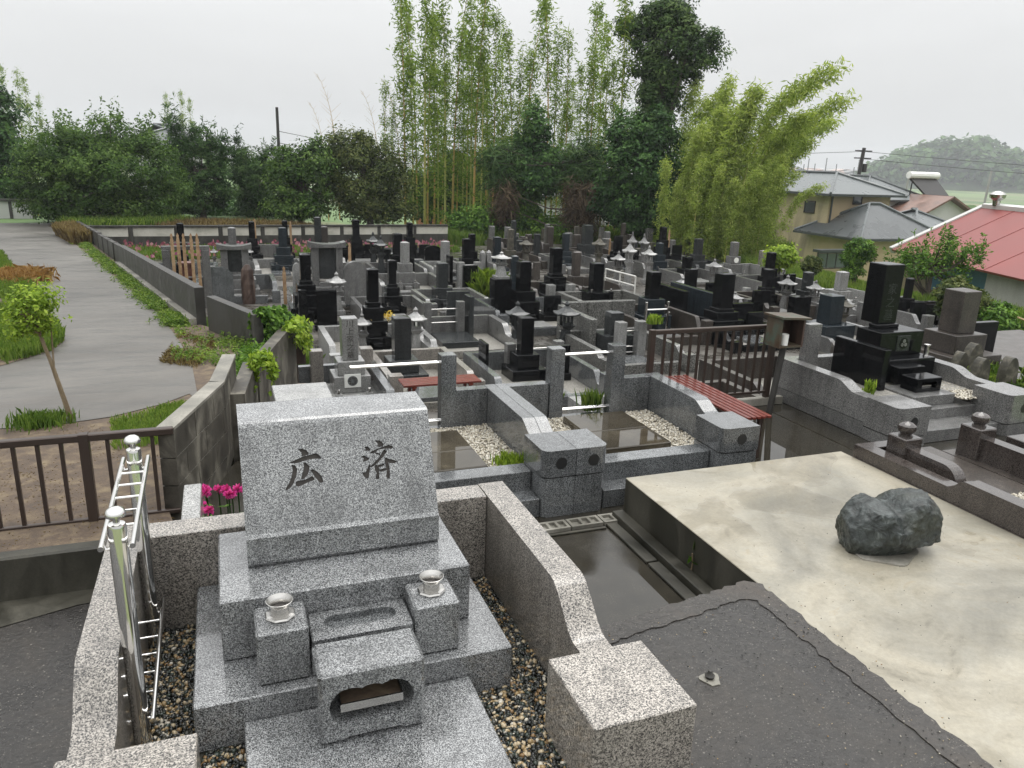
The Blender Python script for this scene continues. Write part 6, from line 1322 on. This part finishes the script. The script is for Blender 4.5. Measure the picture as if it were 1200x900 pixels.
hip(h1, hx, hx + 4.6, hy, hy + 8.5, 1.03, 1.15, .55, M['tile'], 'y', inset=2.85)
B(hx - .4, hx + 5.2, hy - 3.2, hy - .01, -5.6, -1.25).build('lower_wall', M['cream'], h1)
hip(h1, hx - .4, hx + 5.2, hy - 3.2, hy + 1.2, -1.24, 1.75, .5, M['tile_dk'], 'x', name='lower_roof', inset=2.9)
def onpl(px_, py_, y=None, x=None):
    d = ray(px_, py_); t = y / d.y if y is not None else x / d.x; return CAM + d * t
a, b = onpl(1001, 229, y=hy), onpl(1008.5, 238.5, y=hy); window(h1, a.x, b.x, hy, b.z, a.z, 'y', 1)
a, b = onpl(945, 236, x=hx), onpl(954, 249, x=hx); window(h1, b.y, a.y, hx - .02, b.z, a.z, 'x')
a, b = onpl(959, 296, y=hy - 3.2), onpl(999, 313, y=hy - 3.2); window(h1, a.x, b.x, hy - 3.2, b.z, a.z - .05, 'y', 4); B(a.x - .4, b.x + .4, hy - 3.75, hy - 3.201, a.z + .06, a.z + .2).build('window_hood', M['gutter'], h1)
MB().tube([(hx + .1, hy - .06, 1.0), (hx + .1, hy - .06, -1.3)], .06, 6).build('downpipe', M['gutter'], h1)
B(hx - 1.2, hx - .03, hy + 4.5, hy + 7.5, -1.6, -1.5).build('balcony_floor', M['frame'], h1); B(hx - 1.2, hx - 1.14, hy + 4.5, hy + 7.5, -1.49, -.6).build('balcony_rail', M['frame'], h1)
B(hx + 5.25, hx + 9.5, hy - 2.4, hy + 3, -5.6, -1.3).build('wing_wall', M['cream'], h1); hip(h1, hx + 4.5, hx + 9.5, hy - 2.4, hy + 3., -1.35, 1.5, .5, M['tile'], 'x', name='wing_roof')
c = atd(1050, 240, 62); h2 = thing('grey_roofed_house', (c.x, c.y, -5.5), 'house with pale upper wall and bluish grey hip roof behind the cream house', 'house')
B(c.x - 3.2, c.x + 2.6, c.y, c.y + 8, -6.5, zpx(1050, 238, 66) ).build('wall', M['whitewall'], h2); hip(h2, c.x - 3.2, c.x + 2.6, c.y, c.y + 8, zpx(1050, 238, 66) + .01, 1.7, .6, M['tile'], 'y'); window(h2, c.x + .5, c.x + 1.4, c.y, -1.5, -.4, 'y', 1)
c = atd(1105, 262, 60); h3 = thing('brown_roofed_house', (c.x, c.y, -7), 'white gabled house with brown tile roof and solar water heater', 'house')
ez = zpx(1105, 268, 63); MB().prism([(c.x - 4.2, -8), (c.x - 4.2, ez), (c.x, ez + 1.9), (c.x + 4.2, ez), (c.x + 4.2, -8)], 'y', c.y, c.y + 9).build('wall', M['whitewall'], h3)
for s in (-1, 1):
    MB().prism([(c.x - s * .02, ez + 1.95), (c.x - s * .02, ez + 2.1), (c.x + s * 4.8, ez - .15), (c.x + s * 4.8, ez - .3)], 'y', c.y - .6, c.y + 9.5).build('roof_slope', M['tile_br'], h3)
B(c.x - .6, c.x + 1.6, c.y - 2, c.y - .01, -8, ez - .9).build('porch', M['tile_br'], h3)
sh = thing('solar_heater', (c.x + .8, c.y + 2.5, ez + 1.6), 'solar water heater panel standing on the brown roofed house', 'solar heater')
MB().add([(c.x + .2, c.y + 2, ez + 1.9), (c.x + 2.6, c.y + 2, ez + 1.9), (c.x + 2.2, c.y + 3.4, ez + 3.4), (c.x - .6, c.y + 3.4, ez + 3.4), (c.x + .2, c.y + 2.1, ez + 1.8), (c.x + 2.6, c.y + 2.1, ez + 1.8), (c.x + 2.2, c.y + 3.5, ez + 3.3), (c.x - .6, c.y + 3.5, ez + 3.3)], [(0, 1, 2, 3), (7, 6, 5, 4), (0, 4, 5, 1), (1, 5, 6, 2), (2, 6, 7, 3), (3, 7, 4, 0)]).build('collector', M['frame'], sh)
MB().tube([(c.x - .7, c.y + 3.4, ez + 3.55), (c.x + 2.4, c.y + 3.4, ez + 3.55)], .28, 10).build('tank', M['cup'], sh)
for x in (-.3, 2.): MB().tube([(c.x + x, c.y + 3.3, ez + 3.4), (c.x + x + .2, c.y + 3.6, ez + .8)], .05, 5).build('strut', M['frame'], sh)
# red roofed building
e0 = at(1045, 292, -.45); e1 = at(1215, 331, -.45); ev = (e1 - e0); ev.z = 0; ev.normalize(); nv = Vector((-ev.y, ev.x, 0)); nv = nv if nv.x > 0 else -nv
h4 = thing('red_roofed_building', (e0.x, e0.y, -3.6), 'building with faded red sheet metal roof and grey wall at the right edge', 'building')
A_, B_ = e0, e0 + ev * 20; rz_ = 1.35
best = min((abs(((A_ + nv * s + Vector((0, 0, rz_ + .45)) - CAM).dot(RX) / (A_ + nv * s + Vector((0, 0, rz_ + .45)) - CAM).dot(fw)) * FPX + 600 - 1158), s) for s in np.arange(2, 14, .05)); wd = best[1]
C1, D1 = A_ + nv * wd, B_ + nv * wd; up1 = Vector((0, 0, rz_ + .45))
def quadslab(par, name, q, th, mat):
    n = (q[1] - q[0]).cross(q[3] - q[0]).normalized() * th; vs = list(q) + [p - n for p in q]
    return MB().add([tuple(v) for v in vs], [(0, 1, 2, 3), (7, 6, 5, 4), (0, 4, 5, 1), (1, 5, 6, 2), (2, 6, 7, 3), (3, 7, 4, 0)]).build(name, mat, par)
npan = 10
for k in range(npan):
    a, b = A_.lerp(B_, k / npan), A_.lerp(B_, (k + 1) / npan); c_, d__ = C1.lerp(D1, k / npan) + up1, C1.lerp(D1, (k + 1) / npan) + up1
    quadslab(h4, 'roof_sheet', [a, b, d__, c_], .08, M['redroof'])
for k in range(11):
    a, c_ = A_.lerp(B_, k / 10), C1.lerp(D1, k / 10) + up1; MB().tube([a + zz * .01, c_ + zz * .01], .009, 4).build('roof_seam', M['redroof'], h4)
E2, F2 = C1 + nv * wd, D1 + nv * wd; quadslab(h4, 'rear_roof', [C1 + up1 - Vector((0, 0, .02)), D1 + up1 - Vector((0, 0, .02)), F2, E2], .08, M['redroof'])
quadslab(h4, 'verge_trim', [A_ - ev * .25 + Vector((0, 0, .06)), A_ + ev * .02 + Vector((0, 0, .06)), C1 + ev * .02 + up1 + Vector((0, 0, .06)), C1 - ev * .25 + up1 + Vector((0, 0, .06))], .25, M['whitewall'])
quadslab(h4, 'ridge_trim', [C1 + up1 - nv * .25 + Vector((0, 0, .03)), D1 + up1 - nv * .25 + Vector((0, 0, .03)), D1 + up1 + nv * .2 + Vector((0, 0, .08)), C1 + up1 + nv * .2 + Vector((0, 0, .08))], .15, M['whitewall'])
def wallq(a, b, z0, z1, mat, nm): quadslab(h4, nm, [Vector((a.x, a.y, z0)), Vector((b.x, b.y, z0)), Vector((b.x, b.y, z1)), Vector((a.x, a.y, z1))], .15, mat)
wi = nv * .5; best = min((abs(((A_ + wi + ev * s + Vector((0, 0, -.8)) - CAM).dot(RX) / (A_ + wi + ev * s + Vector((0, 0, -.8)) - CAM).dot(fw)) * FPX + 600 - 1152), s) for s in np.arange(0, 12, .05)); sp_x = best[1]
wallq(A_ + wi + ev * sp_x, B_ + wi, -4, -.46, M['greywall'], 'front_wall'); wallq(A_ + wi * 3 + ev * .3, A_ + wi * 3 + ev * sp_x, -4, -.46, M['bluesheet'], 'blue_sheet_wall'); wallq(A_ + wi + ev * .3, C1 + ev * .3, -4, -.35, M['cream_dirty'], 'end_wall')
p = C1 + up1 + ev * .8 - nv * .2; MB().lathe([(.12, p.z), (.14, p.z + .2), (.26, p.z + .3), (.28, p.z + .42), (.18, p.z + .52), (0, p.z + .55)], p.x, p.y, 14).build('roof_ventilator', M['steel_dull'], h4, True)
# house at far left, wall and gate
p = px2(-4, 48); h5 = thing('brown_house', (p.x - 2, p.y, -.9), 'brown timber house corner at the left edge', 'house')
zt = zpx(0, 203, 48); B(p.x - 6, p.x + .6, p.y, p.y + 6, -1, zt).build('wall', M['darkwood'], h5); MB().prism([(p.x - 6, zt), (p.x + 1.3, zt), (p.x + 1.3, zt + .15), (p.x - 2, zt + .9), (p.x - 6, zt + .9)], 'y', p.y - .8, p.y + 6.5).build('roof', M['tile'], h5)
B(p.x - .6, p.x - .2, p.y - .05, p.y - .001, -.8, zt - .5).build('door', M['boxmetal'], h5)
p = px2(0, 40); lw = thing('garden_wall', (p.x, p.y, -.8), 'low white garden wall with dark coping at far left', 'wall'); q = px2(43, 40)
for k in range(3): x0 = p.x - 1.2 + k * (q.x - p.x + 1.2) / 3; x1 = x0 + (q.x - p.x + 1.2) / 3 - .12; B(x0, x1, p.y, p.y + .12, -1, zpx(20, 236, 40)).build('wall_panel', M['whitewall'], lw); B(x1, x1 + .12, p.y - .03, p.y + .15, -1, zpx(20, 236, 40)).build('pier', M['block'], lw)
B(p.x - 1.2, q.x, p.y - .08, p.y + .2, zpx(20, 236, 40) + .002, zpx(20, 236, 40) + .1).build('coping', M['block'], lw)
p, q = px2(45, 41.5), px2(82, 41.5); gt = thing('lane_gate', ((p.x + q.x) / 2, p.y, -.8), 'black and yellow barred gate at the end of the lane', 'gate'); B(p.x, q.x, p.y - .03, p.y + .03, -.25, -.19).build('top_rail', M['frame'], gt); B(p.x, q.x, p.y - .03, p.y + .03, -.95, -.89).build('bottom_rail', M['frame'], gt)
for k in range(11): x = p.x + (q.x - p.x) * k / 10; B(x - .02, x + .02, p.y - .02, p.y + .02, -.89, -.25).build('bar', M['frame'] if k % 2 else M['petal'], gt)
p = px2(195, 58); h6 = thing('temple_roof_house', (p.x, p.y, -1), 'grey tiled roof house hidden behind the pines', 'house'); zt = zpx(195, 172, 58); B(p.x - 2, p.x + 2.5, p.y, p.y + 6, -1.5, zt).build('wall', M['whitewall'], h6); hip(h6, p.x - 2, p.x + 2.5, p.y, p.y + 6, zt + .01, 1.3, .6, M['tile_dk'], 'x')
p = px2(520, 58); h7 = thing('orange_house', (p.x, p.y, -5), 'house with orange wall and pale tiled roof glimpsed through the bamboo', 'house'); M['orange'] = pbr('orange_wall', (.42, .14, .06), .7)
zt = zpx(520, 228, 58); B(p.x - .5, p.x + 3, p.y, p.y + 6, -6, zt).build('wall', M['orange'], h7); hip(h7, p.x - 2, p.x + 6, p.y, p.y + 6, zt + .01, 1.6, .6, M['tile'], 'x')
p = px2(640, 64); h8 = thing('white_house', (p.x, p.y, -6), 'white house glimpsed behind the bamboo and conical evergreen', 'house'); zt = zpx(640, 232, 64); B(p.x - 4, p.x + 7, p.y, p.y + 6, -7, zt).build('wall', M['whitewall'], h8); hip(h8, p.x - 4, p.x + 7, p.y, p.y + 6, zt + .01, 1.7, .6, M['tile'], 'x')
# poles and wires
def pole(label, x, yt, d, r, mat, lean=0, arms=True, z0=-8):
    p = px2(x, d); zt = zpx(x, yt, d); t = thing('utility_pole', (p.x, p.y, z0), label, 'utility pole'); MB().tube([(p.x - lean, p.y, z0), (p.x, p.y, zt)], [r * 1.3, r], 8).build('pole', mat, t)
    if arms:
        for k, z in enumerate((zt - .3, zt - .9)): B(p.x - .9, p.x + .9, p.y - .05, p.y + .05, z, z + .1).build('crossarm', mat, t)
        MB().lathe([(.22, zt - 2), (.22, zt - 1.3)], p.x + .35, p.y, 8).build('transformer', mat, t)
    return Vector((p.x, p.y, zt))
w1 = pole('dark utility pole with crossarms behind the cream house roof', 1001, 173, 75, .15, M['frame'], .8)
w2 = pole('dark utility pole above the pines at left', 330.5, 126, 60, .1, M['frame'], 0, False, -2)
pole('slender grey lamp pole left of the solar heater', 1058, 198, 110, .12, M['greywall'], .4, False); pole('slender grey lamp pole right of the solar heater', 1152, 200, 110, .12, M['greywall'], .3, False)
def wire(label, a, b, sag, n=16):
    o = MB().tube([tuple(Vector(a).lerp(Vector(b), i / n) - Vector((0, 0, sag * 4 * (i / n) * (1 - i / n)))) for i in range(n + 1)], .022, 4).build('power_line', M['frame']); tag(o, label, 'wire')
wire('power line running right from the pole behind the cream house', w1 - zz * .3, w1 + Vector((60, -40, -.5)), 1.2); wire('lower power line running right from the pole behind the cream house', w1 - zz * .9, w1 + Vector((60, -40, -1.4)), 1.2)
wire('power line running left from the pole behind the cream house', w1 - zz * .3, w1 + Vector((-70, 60, -.3)), 1.5)
wire('power line right of the pole above the pines', w2 - zz * 1.6, w2 + Vector((40, 30, -4)), .8); wire('lower power line right of the pole above the pines', w2 - zz * 2.4, w2 + Vector((40, 30, -5)), .8)
# far wooded hill, tree line and town
def hillside():
    r = np.random.default_rng(5); P_ = []; F_ = []; va = []
    bm = bmesh.new(); bmesh.ops.create_icosphere(bm, subdivisions=2, radius=1); bm.verts.index_update(); bv = np.array([v.co[:] for v in bm.verts]); bf = np.array([[v.index for v in f.verts] for f in bm.faces]); bm.free()
    def prof(x): return np.interp(x, [1000, 1025, 1050, 1080, 1110, 1130, 1150, 1180, 1230, 1300], [205, 192, 176, 166, 166, 160, 172, 182, 184, 188])
    C_ = []
    for k in range(1300):
        x = r.uniform(1010, 1320); d = r.uniform(760, 900); t = r.random() ** .7; yb = 216 + (x - 1000) * .03; y = yb + (prof(x) + 7 - yb) * t * (1 if d > 820 else .75)
        p = px2(x, d); C_.append((p.x, p.y, zpx(x, y, d), r.uniform(6, 14)))
    C_ = np.array(C_); per = 46; k = np.repeat(np.arange(len(C_)), per); g = r.normal(0, 1, (len(k), 3)); g /= np.linalg.norm(g, axis=1)[:, None]
    P2 = C_[k, :3] + g * C_[k, 3:4] * np.array([1, 1, .9]) * (.7 + .4 * r.random((len(k), 1))); nr = g + np.array([0, 0, .5]); nr /= np.linalg.norm(nr, axis=1)[:, None]
    V2, F2_, v2 = leaves(P2, 5.5, .8, .1, .2, 3, np.clip(r.normal(.45, .25, len(C_)), 0, 1)[k] + .2 * g[:, 2], nr)
    o = npmesh('hill_woods', V2, F2_, v2, M['f_dark']); tag(o, 'hazy wooded hill rising beyond the fields at right', 'woods', kind='stuff')
    P_ = []; F_ = []; va = []
    for k in range(150):
        x = r.uniform(1130, 1330) if k % 3 else r.uniform(1030, 1180); d = r.uniform(125, 150) if k % 3 else r.uniform(190, 240); p = px2(x, d); s = r.uniform(.8, 2.)
        q = bv * (1 + .4 * (r.random((len(bv), 1)) - .5)) * s * np.array([1.3, 1.3, .8]); F_.append(bf + len(P_) * len(bv)); P_.append(q + np.array([p.x, p.y, terr(p.x, p.y) + s * .4])); va.append(np.full(len(bv), np.clip(r.normal(.35, .2), 0, 1)))
    o = npmesh('field_hedges', np.concatenate(P_), np.concatenate(F_), np.concatenate(va), M['f_mid']); tag(o, 'low hedges across the green fields at right', 'hedge', kind='stuff')
    ml = [(px2(x, 300 + 20 * math.sin(x)).x, px2(x, 300).y, 0) for x in (1010, 1320)]
    m = MB(); vs = []
    for x in range(990, 1360, 10):
        for d, yo in ((740, 0), (830, 1.), (930, .2)):
            p = px2(x, d); zb = terr(p.x, p.y) - 1; zt_ = zpx(x, float(np.interp(x, [1000, 1025, 1050, 1080, 1110, 1130, 1150, 1180, 1230, 1300], [208, 197, 182, 172, 172, 166, 178, 188, 190, 194])), 830) ; vs.append((p.x, p.y, zb + max(0, zt_ - zb - 2) * yo))
    n = len(vs) // 3; m.add(vs, [(i * 3 + j, (i + 1) * 3 + j, (i + 1) * 3 + j + 1, i * 3 + j + 1) for i in range(n - 1) for j in range(2)]); struct(m.build('hill', M['f_mid_g'], smooth=True))
    m = MB()
    for k in range(260):
        x = r.uniform(905, 1030) if k < 200 else r.uniform(380, 900); d = r.uniform(800, 1400); p = px2(x, d); z = terr(p.x, p.y) - 1; a, b, h = r.uniform(6, 18), r.uniform(6, 16), r.uniform(6, 14); m.box(p.x - a, p.x + a, p.y - b, p.y + b, z, z + h)
        m.prism([(p.x - a - .4, z + h), (p.x, z + h + 2), (p.x + a + .4, z + h)], 'y', p.y - b, p.y + b)
    o = m.build('distant_town', M['town']); tag(o, 'distant town roofs fading into the rain haze', 'town', kind='stuff')
    m = MB()
    for k in range(7): x = r.uniform(925, 1000); p = px2(x, 750); m.tube([(p.x, p.y, -14), (p.x, p.y, r.uniform(6, 14))], .4, 4)
    o = m.build('distant_masts', M['frame']); tag(o, 'thin masts standing in the distant hazy town', 'mast', kind='stuff')
M['f_mid_g'] = pbr('hill_floor', (.03, .05, .018), .9, 0, .3, .1)
m_, n_2, l_, p_2, _ = newmat('town_walls'); vo = n_2.new('ShaderNodeTexVoronoi'); vo.inputs['Scale'].default_value = .05; l_.new(pos(n_2), vo.inputs['Vector']); sx_ = n_2.new('ShaderNodeSeparateXYZ'); l_.new(vo.outputs['Color'], sx_.inputs[0]); l_.new(ramp(n_2, l_, sx_.outputs[0], [(.1, (.2, .2, .2)), (.4, (.5, .48, .45)), (.6, (.3, .15, .1)), (.8, (.6, .6, .6))]), p_2.inputs['Base Color']); M['town'] = m_
hillside()
# rain haze
hzm = bpy.data.materials.new('rain_haze'); hzm.use_nodes = True; nn = hzm.node_tree.nodes; nn.clear(); ho = nn.new('ShaderNodeOutputMaterial'); vol = nn.new('ShaderNodeVolumePrincipled')
vol.inputs['Color'].default_value = (.93, .96, .98, 1); vol.inputs['Density'].default_value = HAZE = .0005; vol.inputs['Anisotropy'].default_value = 0.
hzm.node_tree.links.new(vol.outputs[0], ho.inputs['Volume'])
o = B(-420, 1650, -70, 1650, -26, 60).build('haze', hzm); tag(o, 'pale rain haze filling the air over the whole place', 'haze', kind='stuff')
